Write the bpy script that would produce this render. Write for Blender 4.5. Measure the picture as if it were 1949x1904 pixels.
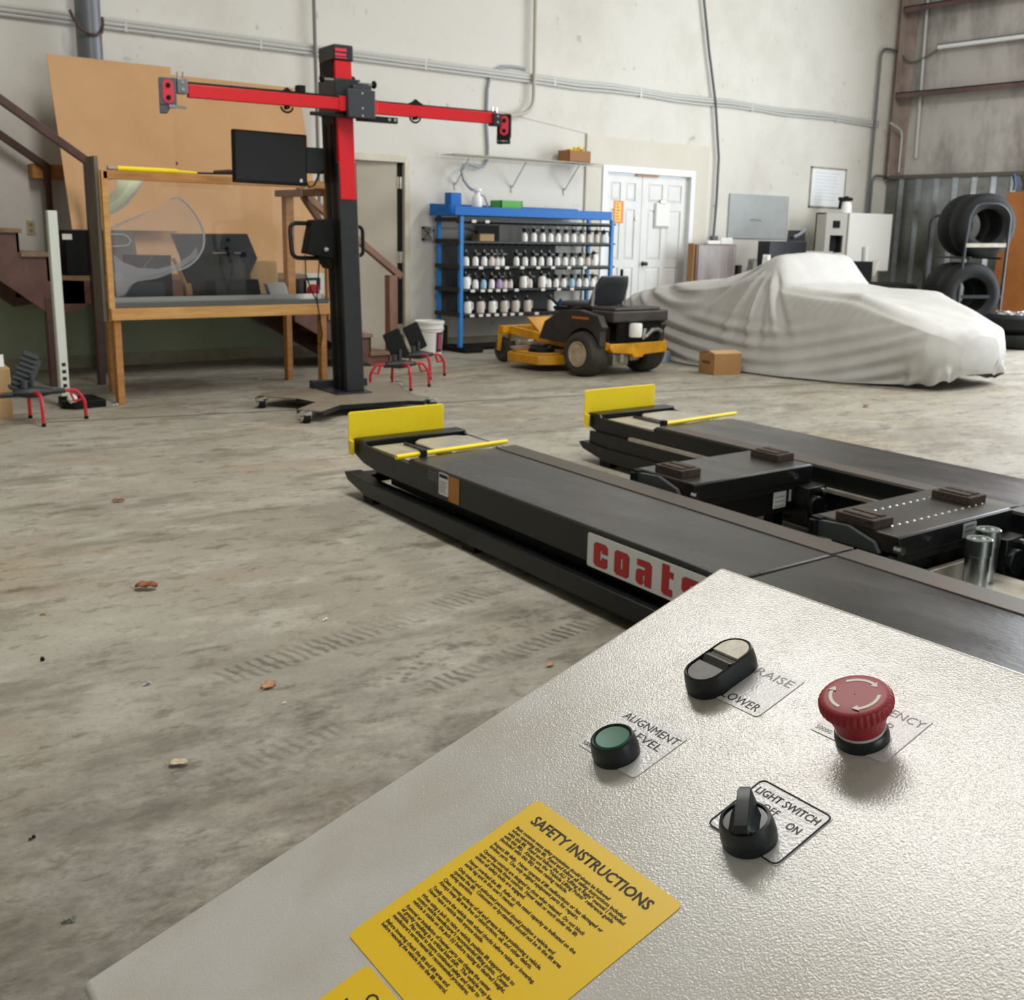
import bpy, bmesh, math, random
from mathutils import Vector, Matrix

for _o in list(bpy.data.objects):
    bpy.data.objects.remove(_o)
SC = bpy.context.scene
COL = SC.collection
PI = math.pi
random.seed(7)

# ------------------------------------------------------------------ camera
FPX = 2132.98                                   # focal length in pixels of the 1949 x 1904 frame
PITCH, ROLL, YAW = 0.2315996, -0.01898819, 0.67562228
EYE = Vector((0.0, 0.0, 1.25))
_f = Vector((math.sin(YAW) * math.cos(PITCH), math.cos(YAW) * math.cos(PITCH), -math.sin(PITCH)))
_r = Vector((math.cos(YAW), -math.sin(YAW), 0))
_d = _f.cross(_r)
RIGHT = _r * math.cos(ROLL) + _d * math.sin(ROLL)
DOWN = -_r * math.sin(ROLL) + _d * math.cos(ROLL)
FWD = _f
cam_data = bpy.data.cameras.new('camera')
cam = bpy.data.objects.new('camera', cam_data)
COL.objects.link(cam)
cam.matrix_world = Matrix(((RIGHT.x, -DOWN.x, -FWD.x, EYE.x), (RIGHT.y, -DOWN.y, -FWD.y, EYE.y),
                           (RIGHT.z, -DOWN.z, -FWD.z, EYE.z), (0, 0, 0, 1)))
cam_data.sensor_fit = 'HORIZONTAL'
cam_data.sensor_width = 36.0
cam_data.lens = 36.0 * FPX / 1949.0
cam_data.clip_start = 0.02
cam_data.clip_end = 200
cam_data.dof.use_dof = True
cam_data.dof.focus_distance = 0.80
cam_data.dof.aperture_fstop = 26.0
SC.camera = cam

# ------------------------------------------------------------------ light and exposure
SC.view_settings.view_transform = 'Standard'
SC.view_settings.look = 'None'
SC.view_settings.gamma = 1.0
SC.view_settings.use_curve_mapping = False
SC.view_settings.exposure = 0.16
SC.cycles.use_denoising = True
SC.cycles.max_bounces = 8
SC.cycles.diffuse_bounces = 5
SC.cycles.glossy_bounces = 4
SC.cycles.transparent_max_bounces = 12
SC.cycles.sample_clamp_indirect = 6.0

world = bpy.data.worlds.new('daylight')
SC.world = world
world.use_nodes = True
_bg = world.node_tree.nodes['Background']
_bg.inputs[0].default_value = (0.75, 0.87, 1.0, 1)
_bg.inputs[1].default_value = 1.0


def area(name, loc, direction, sx, sy, power, color=(1, 1, 1), spread=PI):
    l = bpy.data.lights.new(name, 'AREA')
    l.shape = 'RECTANGLE'
    l.size, l.size_y = sx, sy
    l.energy = power
    l.color = color
    l.spread = spread
    o = bpy.data.objects.new(name, l)
    COL.objects.link(o)
    o.location = loc
    o.rotation_euler = Vector(direction).to_track_quat('-Z', 'Y').to_euler()
    return o


# open bay door in the right wall, bay door behind the camera, translucent roof panel, added overhead fill
area('bay_door_daylight', (15.6, 4.5, 2.4), (-1, -0.05, 0.0), 5.2, 4.6, 600, (0.88, 0.94, 1.0))
area('rear_door_daylight', (2.5, -6.9, 1.8), (0.15, 1, 0.0), 4.0, 3.4, 170, (0.9, 0.95, 1.0))
area('roof_or_added_fill', (2.9, 3.9, 6.35), (0, 0, -1), 1.1, 4.2, 270, (1.0, 0.97, 0.92))
area('roof_or_added_fill', (11.0, 2.2, 6.35), (0, 0, -1), 1.2, 7.5, 430, (1.0, 0.98, 0.95))  # unseen overhead fill, added to brighten the top of the covered car

# ------------------------------------------------------------------ geometry helpers
def ray(px, py):
    return RIGHT * ((px - 974.5) / FPX) + DOWN * ((py - 952.0) / FPX) + FWD


def on_z(px, py, z=0.0):
    d = ray(px, py)
    return EYE + d * ((z - EYE.z) / d.z)


def on_y(px, py, y):
    d = ray(px, py)
    return EYE + d * (y / d.y)


def on_x(px, py, x):
    d = ray(px, py)
    return EYE + d * (x / d.x)


class MB:
    """collects shapes, then becomes one mesh object"""

    def __init__(self):
        self.v, self.f = [], []

    def add(self, vs, fs, M=None):
        o = len(self.v)
        for p in vs:
            p = Vector(p)
            self.v.append(M @ p if M is not None else p)
        self.f += [tuple(i + o for i in q) for q in fs]
        return self

    def box(self, a, b, M=None):
        x0, y0, z0 = a
        x1, y1, z1 = b
        vs = [(x0, y0, z0), (x1, y0, z0), (x1, y1, z0), (x0, y1, z0), (x0, y0, z1), (x1, y0, z1), (x1, y1, z1), (x0, y1, z1)]
        return self.add(vs, [(0, 3, 2, 1), (4, 5, 6, 7), (0, 1, 5, 4), (1, 2, 6, 5), (2, 3, 7, 6), (3, 0, 4, 7)], M)

    def cbox(self, c, s, M=None):
        return self.box([c[i] - s[i] / 2 for i in range(3)], [c[i] + s[i] / 2 for i in range(3)], M)

    def bar(self, p, q, w, h, up=(0, 0, 1), M=None):
        p, q, up = Vector(p), Vector(q), Vector(up)
        d = (q - p)
        L = d.length
        d.normalize()
        s = d.cross(up)
        if s.length < 1e-5:
            s = d.cross(Vector((1, 0, 0)))
        s.normalize()
        u = s.cross(d)
        T = Matrix(((d.x, s.x, u.x, p.x), (d.y, s.y, u.y, p.y), (d.z, s.z, u.z, p.z), (0, 0, 0, 1)))
        if M is not None:
            T = M @ T
        return self.box((0, -w / 2, -h / 2), (L, w / 2, h / 2), T)

    def cyl(self, p, q, r, r2=None, n=16, cap=True, M=None):
        r2 = r if r2 is None else r2
        p, q = Vector(p), Vector(q)
        d = (q - p).normalized()
        s = d.orthogonal().normalized()
        u = d.cross(s)
        vs = []
        for c, rr in ((p, r), (q, r2)):
            for i in range(n):
                t = 2 * PI * i / n
                vs.append(c + (s * math.cos(t) + u * math.sin(t)) * rr)
        fs = [(i, (i + 1) % n, n + (i + 1) % n, n + i) for i in range(n)]
        if cap:
            fs += [tuple(range(n - 1, -1, -1)), tuple(range(n, 2 * n))]
        return self.add(vs, fs, M)

    def tube(self, pts, r, n=8, M=None, closed=False):
        pts = [Vector(p) for p in pts]
        m = len(pts)
        vs, fs = [], []
        prev = None
        for i, p in enumerate(pts):
            if closed:
                d = pts[(i + 1) % m] - pts[i - 1]
            else:
                d = pts[min(i + 1, m - 1)] - pts[max(i - 1, 0)]
            d.normalize()
            if prev is None:
                s = d.orthogonal().normalized()
            else:
                s = prev - d * prev.dot(d)
                s = s.normalized() if s.length > 1e-6 else d.orthogonal().normalized()
            prev = s
            u = d.cross(s)
            rr = r[i] if isinstance(r, (list, tuple)) else r
            for k in range(n):
                t = 2 * PI * k / n
                vs.append(p + (s * math.cos(t) + u * math.sin(t)) * rr)
        for i in range(m if closed else m - 1):
            a, b = i * n, ((i + 1) % m) * n
            fs += [(a + k, a + (k + 1) % n, b + (k + 1) % n, b + k) for k in range(n)]
        if not closed:
            fs += [tuple(range(n - 1, -1, -1)), tuple(range((m - 1) * n, m * n))]
        return self.add(vs, fs, M)

    def lathe(self, prof, c=(0, 0, 0), ax=(0, 0, 1), n=24, M=None, closed=False):
        """prof: list of (radius, height along ax)"""
        c, ax = Vector(c), Vector(ax).normalized()
        s = ax.orthogonal().normalized()
        u = ax.cross(s)
        vs, fs = [], []
        for r, h in prof:
            for k in range(n):
                t = 2 * PI * k / n
                vs.append(c + ax * h + (s * math.cos(t) + u * math.sin(t)) * r)
        m = len(prof)
        for i in range(m if closed else m - 1):
            a, b = i * n, ((i + 1) % m) * n
            fs += [(a + k, a + (k + 1) % n, b + (k + 1) % n, b + k) for k in range(n)]
        if not closed:
            if prof[0][0] > 1e-6:
                fs.append(tuple(range(n - 1, -1, -1)))
            if prof[-1][0] > 1e-6:
                fs.append(tuple(range((m - 1) * n, m * n)))
        return self.add(vs, fs, M)

    def prism(self, poly, a, b, M=None):
        """poly in local xy, extruded from z=a to z=b"""
        n = len(poly)
        vs = [(x, y, a) for x, y in poly] + [(x, y, b) for x, y in poly]
        fs = [(i, (i + 1) % n, n + (i + 1) % n, n + i) for i in range(n)]
        fs += [tuple(range(n - 1, -1, -1)), tuple(range(n, 2 * n))]
        return self.add(vs, fs, M)

    def grid(self, rows, M=None, wrap=False):
        m, n = len(rows), len(rows[0])
        vs = [p for r in rows for p in r]
        fs = []
        for i in range(m - 1):
            for j in range(n if wrap else n - 1):
                k = (j + 1) % n
                fs.append((i * n + j, i * n + k, (i + 1) * n + k, (i + 1) * n + j))
        return self.add(vs, fs, M)

    def build(self, name, m, parent=None, bevel=0.0, smooth=False, seg=2, solid=0.0, angle=35):
        me = bpy.data.meshes.new(name)
        me.from_pydata([tuple(p) for p in self.v], [], self.f)
        me.validate()
        bm = bmesh.new()
        bm.from_mesh(me)
        bmesh.ops.remove_doubles(bm, verts=bm.verts, dist=1e-6)
        bmesh.ops.recalc_face_normals(bm, faces=bm.faces)
        bm.to_mesh(me)
        bm.free()
        for q in (m if isinstance(m, (list, tuple)) else [m]):
            me.materials.append(q)
        o = bpy.data.objects.new(name, me)
        COL.objects.link(o)
        if parent is not None:
            o.parent = parent
        if solid:
            s = o.modifiers.new('solid', 'SOLIDIFY')
            s.thickness = solid
        if bevel:
            b = o.modifiers.new('bevel', 'BEVEL')
            b.width = bevel
            b.segments = seg
            b.limit_method = 'ANGLE'
            b.angle_limit = math.radians(40)
        if smooth or bevel:
            for p in me.polygons:
                p.use_smooth = True
            if hasattr(me, 'set_sharp_from_angle'):
                me.set_sharp_from_angle(angle=math.radians(angle))
        return o


def frame(loc=(0, 0, 0), rz=0.0):
    return Matrix.Translation(Vector(loc)) @ Matrix.Rotation(rz, 4, 'Z')


def tag(o, label=None, cat=None, group=None, kind=None):
    if label:
        o['label'] = label
    if cat:
        o['category'] = cat
    if group:
        o['group'] = group
    if kind:
        o['kind'] = kind
    return o


def thing(name, label, cat, M=None, group=None):
    o = bpy.data.objects.new(name, None)
    o.empty_display_size = 0.1
    COL.objects.link(o)
    if M is not None:
        o.matrix_world = M
    return tag(o, label, cat, group)


def dup(root, M, label, group=None):
    r = root.copy()
    COL.objects.link(r)
    r.matrix_world = M
    r['label'] = label
    if group:
        r['group'] = group
    for ch in list(root.children):
        c = ch.copy()
        COL.objects.link(c)
        c.parent = r
        for g in list(ch.children):
            d = g.copy()
            COL.objects.link(d)
            d.parent = c
    return r


def struct(o):
    o['kind'] = 'structure'
    return o


def lin(h):
    h = h.lstrip('#')
    c = [int(h[i:i + 2], 16) / 255 for i in (0, 2, 4)]
    return tuple((x / 12.92 if x <= 0.04045 else ((x + 0.055) / 1.055) ** 2.4) for x in c) + (1.0,)


def mat(name, col, rough=0.5, metal=0.0, col2=None, scale=6.0, lo=0.35, hi=0.7, detail=4, stretch=None,
        bump=0.0, bscale=60.0, spec=0.5, coat=0.0, rough2=None):
    """principled material; a second colour mixed in by object-space noise"""
    m = bpy.data.materials.new(name)
    m.use_nodes = True
    nt = m.node_tree
    b = nt.nodes['Principled BSDF']
    b.inputs['Roughness'].default_value = rough
    b.inputs['Metallic'].default_value = metal
    b.inputs['Specular IOR Level'].default_value = spec
    if coat:
        b.inputs['Coat Weight'].default_value = coat
        b.inputs['Coat Roughness'].default_value = 0.1
    c1 = lin(col) if isinstance(col, str) else col
    b.inputs['Base Color'].default_value = c1
    tc = nt.nodes.new('ShaderNodeTexCoord')
    mp = nt.nodes.new('ShaderNodeMapping')
    nt.links.new(tc.outputs['Object'], mp.inputs[0])
    if stretch:
        mp.inputs['Scale'].default_value = stretch
    if col2 is not None:
        c2 = lin(col2) if isinstance(col2, str) else col2
        n = nt.nodes.new('ShaderNodeTexNoise')
        n.inputs['Scale'].default_value = scale
        n.inputs['Detail'].default_value = detail
        n.inputs['Roughness'].default_value = 0.6
        nt.links.new(mp.outputs[0], n.inputs['Vector'])
        r = nt.nodes.new('ShaderNodeValToRGB')
        r.color_ramp.elements[0].position = lo
        r.color_ramp.elements[1].position = hi
        r.color_ramp.elements[0].color = c1
        r.color_ramp.elements[1].color = c2
        nt.links.new(n.outputs['Fac'], r.inputs[0])
        nt.links.new(r.outputs[0], b.inputs['Base Color'])
        if rough2 is not None:
            mr = nt.nodes.new('ShaderNodeMapRange')
            mr.inputs['From Min'].default_value = lo
            mr.inputs['From Max'].default_value = hi
            mr.inputs['To Min'].default_value = rough
            mr.inputs['To Max'].default_value = rough2
            nt.links.new(n.outputs['Fac'], mr.inputs['Value'])
            nt.links.new(mr.outputs[0], b.inputs['Roughness'])
    if bump:
        n2 = nt.nodes.new('ShaderNodeTexNoise')
        n2.inputs['Scale'].default_value = bscale
        n2.inputs['Detail'].default_value = 3
        nt.links.new(mp.outputs[0], n2.inputs['Vector'])
        bp = nt.nodes.new('ShaderNodeBump')
        bp.inputs['Strength'].default_value = bump
        bp.inputs['Distance'].default_value = 0.01
        nt.links.new(n2.outputs['Fac'], bp.inputs['Height'])
        nt.links.new(bp.outputs[0], b.inputs['Normal'])
    return m


def rrect(x0, y0, x1, y1, r, n=5):
    pts = []
    for cx, cy, a in ((x1 - r, y1 - r, 0), (x0 + r, y1 - r, 90), (x0 + r, y0 + r, 180), (x1 - r, y0 + r, 270)):
        for i in range(n + 1):
            t = math.radians(a + 90 * i / n)
            pts.append((cx + r * math.cos(t), cy + r * math.sin(t)))
    return pts


def text(lines, m, parent, name='lettering', T=None):
    """lines: (string, x, y, size, align, bold, width or None); one flat mesh in the frame T"""
    bm = bmesh.new()
    for s, x, y, size, align, bold, width in lines:
        cu = bpy.data.curves.new('t', 'FONT')
        cu.body = s
        cu.size = size
        cu.align_x = align
        cu.offset = bold
        cu.resolution_u = 2
        ob = bpy.data.objects.new('t', cu)
        COL.objects.link(ob)
        dg = bpy.context.evaluated_depsgraph_get()
        dg.update()
        me = bpy.data.meshes.new_from_object(ob.evaluated_get(dg))
        sx = 1.0
        if width and len(me.vertices):
            xs = [v.co.x for v in me.vertices]
            sx = width / max(1e-6, max(xs) - min(xs))
        me.transform(Matrix.Translation((x, y, 0)) @ Matrix.Diagonal((sx, 1, 1, 1)))
        bm.from_mesh(me)
        bpy.data.objects.remove(ob)
        bpy.data.curves.remove(cu)
        bpy.data.meshes.remove(me)
    if T is not None:
        bmesh.ops.transform(bm, matrix=T, verts=bm.verts)
    me = bpy.data.meshes.new(name)
    bm.to_mesh(me)
    bm.free()
    me.materials.append(m)
    o = bpy.data.objects.new(name, me)
    COL.objects.link(o)
    o.parent = parent
    return o

# ------------------------------------------------------------------ materials
def wall_material():
    m = bpy.data.materials.new('painted_drywall')
    m.use_nodes = True
    nt = m.node_tree
    b = nt.nodes['Principled BSDF']
    b.inputs['Roughness'].default_value = 0.62
    b.inputs['Specular IOR Level'].default_value = 0.35
    tc = nt.nodes.new('ShaderNodeTexCoord')
    n = nt.nodes.new('ShaderNodeTexNoise')
    n.inputs['Scale'].default_value = 0.9
    n.inputs['Detail'].default_value = 7
    n.inputs['Roughness'].default_value = 0.62
    nt.links.new(tc.outputs['Object'], n.inputs['Vector'])
    r = nt.nodes.new('ShaderNodeValToRGB')
    r.color_ramp.elements[0].position = 0.30
    r.color_ramp.elements[0].color = lin('#c9c5ba')
    r.color_ramp.elements[1].position = 0.55
    r.color_ramp.elements[1].color = lin('#d7d4cb')
    nt.links.new(n.outputs['Fac'], r.inputs[0])
    # green dado: the low part of the wall left of the door was painted green once
    sx = nt.nodes.new('ShaderNodeSeparateXYZ')
    nt.links.new(tc.outputs['Object'], sx.inputs[0])
    n2 = nt.nodes.new('ShaderNodeTexNoise')
    n2.inputs['Scale'].default_value = 1.6
    nt.links.new(tc.outputs['Object'], n2.inputs['Vector'])
    wob = nt.nodes.new('ShaderNodeMath')
    wob.operation = 'MULTIPLY_ADD'
    wob.inputs[1].default_value = 0.5
    nt.links.new(n2.outputs['Fac'], wob.inputs[0])
    nt.links.new(sx.outputs['Z'], wob.inputs[2])
    zl = nt.nodes.new('ShaderNodeMapRange')
    zl.inputs['From Min'].default_value = 0.86
    zl.inputs['From Max'].default_value = 1.02
    zl.inputs['To Min'].default_value = 1.0
    zl.inputs['To Max'].default_value = 0.0
    nt.links.new(wob.outputs[0], zl.inputs['Value'])
    xl = nt.nodes.new('ShaderNodeMapRange')
    xl.inputs['From Min'].default_value = 5.6
    xl.inputs['From Max'].default_value = 5.75
    xl.inputs['To Min'].default_value = 1.0
    xl.inputs['To Max'].default_value = 0.0
    nt.links.new(sx.outputs['X'], xl.inputs['Value'])
    ml = nt.nodes.new('ShaderNodeMath')
    ml.operation = 'MULTIPLY'
    nt.links.new(zl.outputs[0], ml.inputs[0])
    nt.links.new(xl.outputs[0], ml.inputs[1])
    mx = nt.nodes.new('ShaderNodeMix')
    mx.data_type = 'RGBA'
    nt.links.new(ml.outputs[0], mx.inputs['Factor'])
    nt.links.new(r.outputs[0], mx.inputs['A'])
    mx.inputs['B'].default_value = lin('#9aa386')
    # small dark scuffs
    n3 = nt.nodes.new('ShaderNodeTexNoise')
    n3.inputs['Scale'].default_value = 7
    n3.inputs['Detail'].default_value = 5
    nt.links.new(tc.outputs['Object'], n3.inputs['Vector'])
    r3 = nt.nodes.new('ShaderNodeMapRange')
    r3.inputs['From Min'].default_value = 0.68
    r3.inputs['From Max'].default_value = 0.82
    nt.links.new(n3.outputs['Fac'], r3.inputs['Value'])
    mx2 = nt.nodes.new('ShaderNodeMix')
    mx2.data_type = 'RGBA'
    nt.links.new(r3.outputs[0], mx2.inputs['Factor'])
    nt.links.new(mx.outputs['Result'], mx2.inputs['A'])
    mx2.inputs['B'].default_value = lin('#8b8674')
    nt.links.new(mx2.outputs['Result'], b.inputs['Base Color'])
    return m


def floor_material():
    m = bpy.data.materials.new('stained_concrete')
    m.use_nodes = True
    nt = m.node_tree
    L = nt.links.new
    b = nt.nodes['Principled BSDF']
    b.inputs['Specular IOR Level'].default_value = 0.4
    tc = nt.nodes.new('ShaderNodeTexCoord')

    def noise(scale, detail=5, rough=0.6, stretch=(1, 1, 1), rz=0.0, loc=(0, 0, 0)):
        mp = nt.nodes.new('ShaderNodeMapping')
        mp.inputs['Rotation'].default_value = (0, 0, rz)
        mp.inputs['Scale'].default_value = stretch
        mp.inputs['Location'].default_value = loc
        L(tc.outputs['Object'], mp.inputs[0])
        n = nt.nodes.new('ShaderNodeTexNoise')
        n.inputs['Scale'].default_value = scale
        n.inputs['Detail'].default_value = detail
        n.inputs['Roughness'].default_value = rough
        L(mp.outputs[0], n.inputs['Vector'])
        return n.outputs['Fac'], mp

    def rng(sock, a, c, lo=0.0, hi=1.0):
        r = nt.nodes.new('ShaderNodeMapRange')
        r.inputs['From Min'].default_value = a
        r.inputs['From Max'].default_value = c
        r.inputs['To Min'].default_value = lo
        r.inputs['To Max'].default_value = hi
        L(sock, r.inputs['Value'])
        return r.outputs[0]

    def mul(a, c):
        k = nt.nodes.new('ShaderNodeMath')
        k.operation = 'MULTIPLY'
        if isinstance(c, float):
            k.inputs[1].default_value = c
        else:
            L(c, k.inputs[1])
        L(a, k.inputs[0])
        return k.outputs[0]

    def mix(fac, a, colr):
        k = nt.nodes.new('ShaderNodeMix')
        k.data_type = 'RGBA'
        L(fac, k.inputs['Factor'])
        if isinstance(a, str):
            k.inputs['A'].default_value = lin(a)
        else:
            L(a, k.inputs['A'])
        k.inputs['B'].default_value = lin(colr)
        return k.outputs['Result']
    big, _ = noise(0.7, 6, 0.62)
    c = mix(rng(big, 0.38, 0.62), '#a9a598', '#928c7f')
    tan, _ = noise(0.9, 6, 0.65, loc=(7, 3, 0))
    c = mix(mul(rng(tan, 0.52, 0.70), 0.65), c, '#9c886a')
    dust, _ = noise(2.6, 8, 0.7, (0.7, 1.2, 1), 0.5, (9, 4, 0))
    c = mix(mul(rng(dust, 0.50, 0.62), 0.50), c, '#bfbbb0')
    # older grime along the drive lane
    streak, _ = noise(2.2, 8, 0.72, (0.55, 1.4, 1), 0.55)
    c = mix(mul(rng(streak, 0.52, 0.62), 0.55), c, '#6a6254')
    blot, _ = noise(11.0, 8, 0.72, (0.75, 1.3, 1), 0.5, (2, 1, 0))
    c = mix(mul(rng(blot, 0.55, 0.62), 0.60), c, '#6f6654')
    spots, _ = noise(5.0, 9, 0.7, (0.7, 1.3, 1), 0.5, (12, 7, 0))
    c = mix(mul(rng(spots, 0.57, 0.64), 0.65), c, '#625949')
    fine, _ = noise(55.0, 5, 0.75)
    c = mix(mul(rng(fine, 0.50, 0.72), 0.35), c, '#5d574c')
    # dark worn patch near the operator (x 0.2-1.9, y 0.6-2.8) and its tyre prints
    sx = nt.nodes.new('ShaderNodeSeparateXYZ')
    L(tc.outputs['Object'], sx.inputs[0])
    wob, _ = noise(1.3, 6, 0.65, loc=(1, 5, 0))
    ds = nt.nodes.new('ShaderNodeMath')
    ds.operation = 'MULTIPLY_ADD'
    ds.inputs[1].default_value = 1.5
    L(wob, ds.inputs[0])
    L(sx.outputs['Y'], ds.inputs[2])
    near = rng(ds.outputs[0], 2.3, 4.1, 1.0, 0.0)
    grime, _ = noise(6.5, 10, 0.78, (0.8, 1.2, 1), 0.55, (3, 3, 0))
    c = mix(mul(mul(near, rng(grime, 0.36, 0.62, 0.12, 1.0)), 0.95), c, '#4b463e')
    mp = nt.nodes.new('ShaderNodeMapping')
    mp.inputs['Rotation'].default_value = (0, 0, -0.2)
    L(tc.outputs['Object'], mp.inputs[0])
    s2 = nt.nodes.new('ShaderNodeSeparateXYZ')
    L(mp.outputs[0], s2.inputs[0])

    def band(y0, w, strength):
        a = nt.nodes.new('ShaderNodeMath')
        a.operation = 'SUBTRACT'
        a.inputs[1].default_value = y0
        L(s2.outputs['Y'], a.inputs[0])
        ab = nt.nodes.new('ShaderNodeMath')
        ab.operation = 'ABSOLUTE'
        L(a.outputs[0], ab.inputs[0])
        return mul(rng(ab.outputs[0], w * 0.75, w, 1.0, 0.0), strength)
    vo = nt.nodes.new('ShaderNodeTexVoronoi')
    vo.inputs['Scale'].default_value = 30
    L(mp.outputs[0], vo.inputs['Vector'])
    lug = rng(vo.outputs['Distance'], 0.22, 0.5, 1.0, 0.0)
    wv = nt.nodes.new('ShaderNodeTexWave')
    wv.inputs['Scale'].default_value = 8.5
    wv.inputs['Distortion'].default_value = 3.5
    wv.inputs['Detail Scale'].default_value = 2.0
    L(mp.outputs[0], wv.inputs['Vector'])
    lug2 = rng(wv.outputs['Fac'], 0.5, 0.75)
    patchy, _ = noise(1.8, 5, 0.6, loc=(4, 8, 0))
    xm = nt.nodes.new('ShaderNodeMath')
    xm.operation = 'SUBTRACT'
    xm.inputs[1].default_value = 1.75
    L(sx.outputs['X'], xm.inputs[0])
    xa = nt.nodes.new('ShaderNodeMath')
    xa.operation = 'ABSOLUTE'
    L(xm.outputs[0], xa.inputs[0])
    pm = mul(rng(patchy, 0.40, 0.60), rng(xa.outputs[0], 0.45, 0.85, 1.0, 0.0))
    for y0, w, s, k in TRACKS:
        c = mix(mul(mul(band(y0, w, s), lug if k else lug2), pm), c, '#453f37')
    # the saw cut that runs across the bay
    a = nt.nodes.new('ShaderNodeVectorMath')
    a.operation = 'DOT_PRODUCT'
    a.inputs[1].default_value = (0.2204, 0.9754, 0)
    L(tc.outputs['Object'], a.inputs[0])
    q = nt.nodes.new('ShaderNodeMath')
    q.operation = 'SUBTRACT'
    q.inputs[1].default_value = 0.2204 * 5.01 + 0.9754 * 6.948
    L(a.outputs['Value'], q.inputs[0])
    qa = nt.nodes.new('ShaderNodeMath')
    qa.operation = 'ABSOLUTE'
    L(q.outputs[0], qa.inputs[0])
    c = mix(mul(rng(qa.outputs[0], 0.012, 0.03, 1.0, 0.0), 0.75), c, '#4c463b')
    L(c, b.inputs['Base Color'])
    L(rng(big, 0.35, 0.7, 0.48, 0.72), b.inputs['Roughness'])
    bp = nt.nodes.new('ShaderNodeBump')
    bp.inputs['Strength'].default_value = 0.15
    bp.inputs['Distance'].default_value = 0.01
    L(blot, bp.inputs['Height'])
    L(bp.outputs[0], b.inputs['Normal'])
    return m


TRACKS = ((2.07, 0.05, 0.95, 0), (1.80, 0.12, 0.95, 1), (2.22, 0.09, 0.6, 1), (2.55, 0.07, 0.6, 0))
M_WALL = wall_material()
M_FLOOR = floor_material()
M_CEIL = mat('roof_liner', '#c9c7c0', 0.8)
M_SIDE = mat('sooty_wall_board', '#bdb8b3', 0.75, col2='#625e5b', scale=1.1, lo=0.44, hi=0.74, detail=9, stretch=(1, 1.6, 0.75))
M_STEEL_RED = mat('red_oxide_steel', '#6d5350', 0.6, col2='#4d3b3a', scale=3)
M_CORR = mat('galvanised_cladding', '#8e9090', 0.24, 1.0, col2='#747573', scale=5)
M_WHITE_TRIM = mat('white_trim_paint', '#e6e7e6', 0.4)
M_DOOR = mat('white_door_paint', '#dddedc', 0.42, col2='#cfceca', scale=2)
M_SLAB = mat('beige_door_paint', '#b7afa0', 0.5, col2='#a79e8c', scale=1.2)
M_JAMB = mat('cream_jamb_paint', '#d5cfbd', 0.5, col2='#bdb49d', scale=3)
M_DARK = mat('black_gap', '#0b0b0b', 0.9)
M_BLACK = mat('black_powder_coat', '#0a0c0d', 0.38, col2='#101214', scale=20, spec=0.4)
M_FLANGE = mat('dusty_rusty_flange', '#4d483f', 0.5, 0.25, col2='#5d4531', scale=5, lo=0.5, hi=0.75, detail=8, stretch=(2, 0.8, 1))
M_BLACK_MATT = mat('black_plastic', '#08090a', 0.6, spec=0.25)
M_CHAR = mat('charcoal_paint', '#25292d', 0.42, col2='#1d2124', scale=12)
M_RED = mat('signal_red_paint', '#d11522', 0.38)
M_RED2 = mat('red_tube_paint', '#c4202c', 0.4)
M_PINK = mat('pink_red_plastic', '#d9384c', 0.4)
M_CHROME = mat('chrome', '#d7dadb', 0.16, 1.0)
M_ZINC = mat('zinc_plate', '#c3cbca', 0.25, 1.0, col2='#aab3b2', scale=25)
M_ALU = mat('worn_aluminium', '#c2bdb2', 0.42, 0.55, col2='#a39b8c', scale=9)
M_YELLOW = mat('safety_yellow_paint', '#ffe314', 0.42, col2='#f5d20e', scale=8, lo=0.5, hi=0.9)
M_MOWY = mat('mower_yellow_paint', '#e0a016', 0.4, col2='#b57d15', scale=6)
M_WOOD = mat('pine_lumber', '#c08a4c', 0.6, col2='#9a6631', scale=5, stretch=(1, 6, 6), lo=0.3, hi=0.8)
M_WOODY = mat('new_pine_board', '#d6a562', 0.55, col2='#b98243', scale=4, stretch=(1, 7, 9), lo=0.35, hi=0.8)
M_STAIR = mat('brown_stair_paint', '#6b4a41', 0.5, col2='#543830', scale=6)
M_STAIRT = mat('tan_tread_board', '#8d7358', 0.6, col2='#70573f', scale=5)
M_RAIL = mat('brown_rail_paint', '#553b33', 0.42, col2='#452f29', scale=8)
M_NEWEL = mat('stained_rail_wood', '#8a6653', 0.5, col2='#6f4f3f', scale=7, stretch=(1, 1, 0.3))
M_MDF = mat('brown_hardboard', '#c59a6b', 0.62, col2='#bb8f60', scale=1.5)
M_PLYGREY = mat('grey_weathered_plywood', '#74695c', 0.7, col2='#5f564a', scale=4, stretch=(4, 4, 0.6))
M_PIPE = mat('grey_steel_pipe', '#6c7074', 0.4, 0.4)
M_EMT = mat('galvanised_conduit', '#c6c6c1', 0.42, 0.15)
M_EMTW = mat('cream_conduit', '#b9b5a8', 0.5)
M_HOSE = mat('blue_grey_hose', '#9a9fa8', 0.5)
M_BLUE = mat('rack_blue_paint', '#0667b8', 0.45, spec=0.3)
M_BLUE2 = mat('rack_blue_tube', '#2a80cc', 0.45, spec=0.3)
M_GREEN = mat('green_tray', '#4aa838', 0.5)
M_SHELF = mat('dark_green_shelf', '#141d19', 0.5)
M_BOTTLE = mat('white_bottle_plastic', '#f3f2ee', 0.4)
M_BOTTLE_P = mat('pinkish_bottle_plastic', '#d9cfc6', 0.45)
M_BOTTLE_B = mat('blue_label_plastic', '#9ecbe0', 0.45)
M_BOTTLE_V = mat('violet_label_plastic', '#b99bd0', 0.45)
M_TAGW = mat('white_shelf_tag', '#e3ddd5', 0.6)
M_CARD = mat('cardboard', '#a97f4f', 0.75, col2='#9c7345', scale=3)
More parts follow.
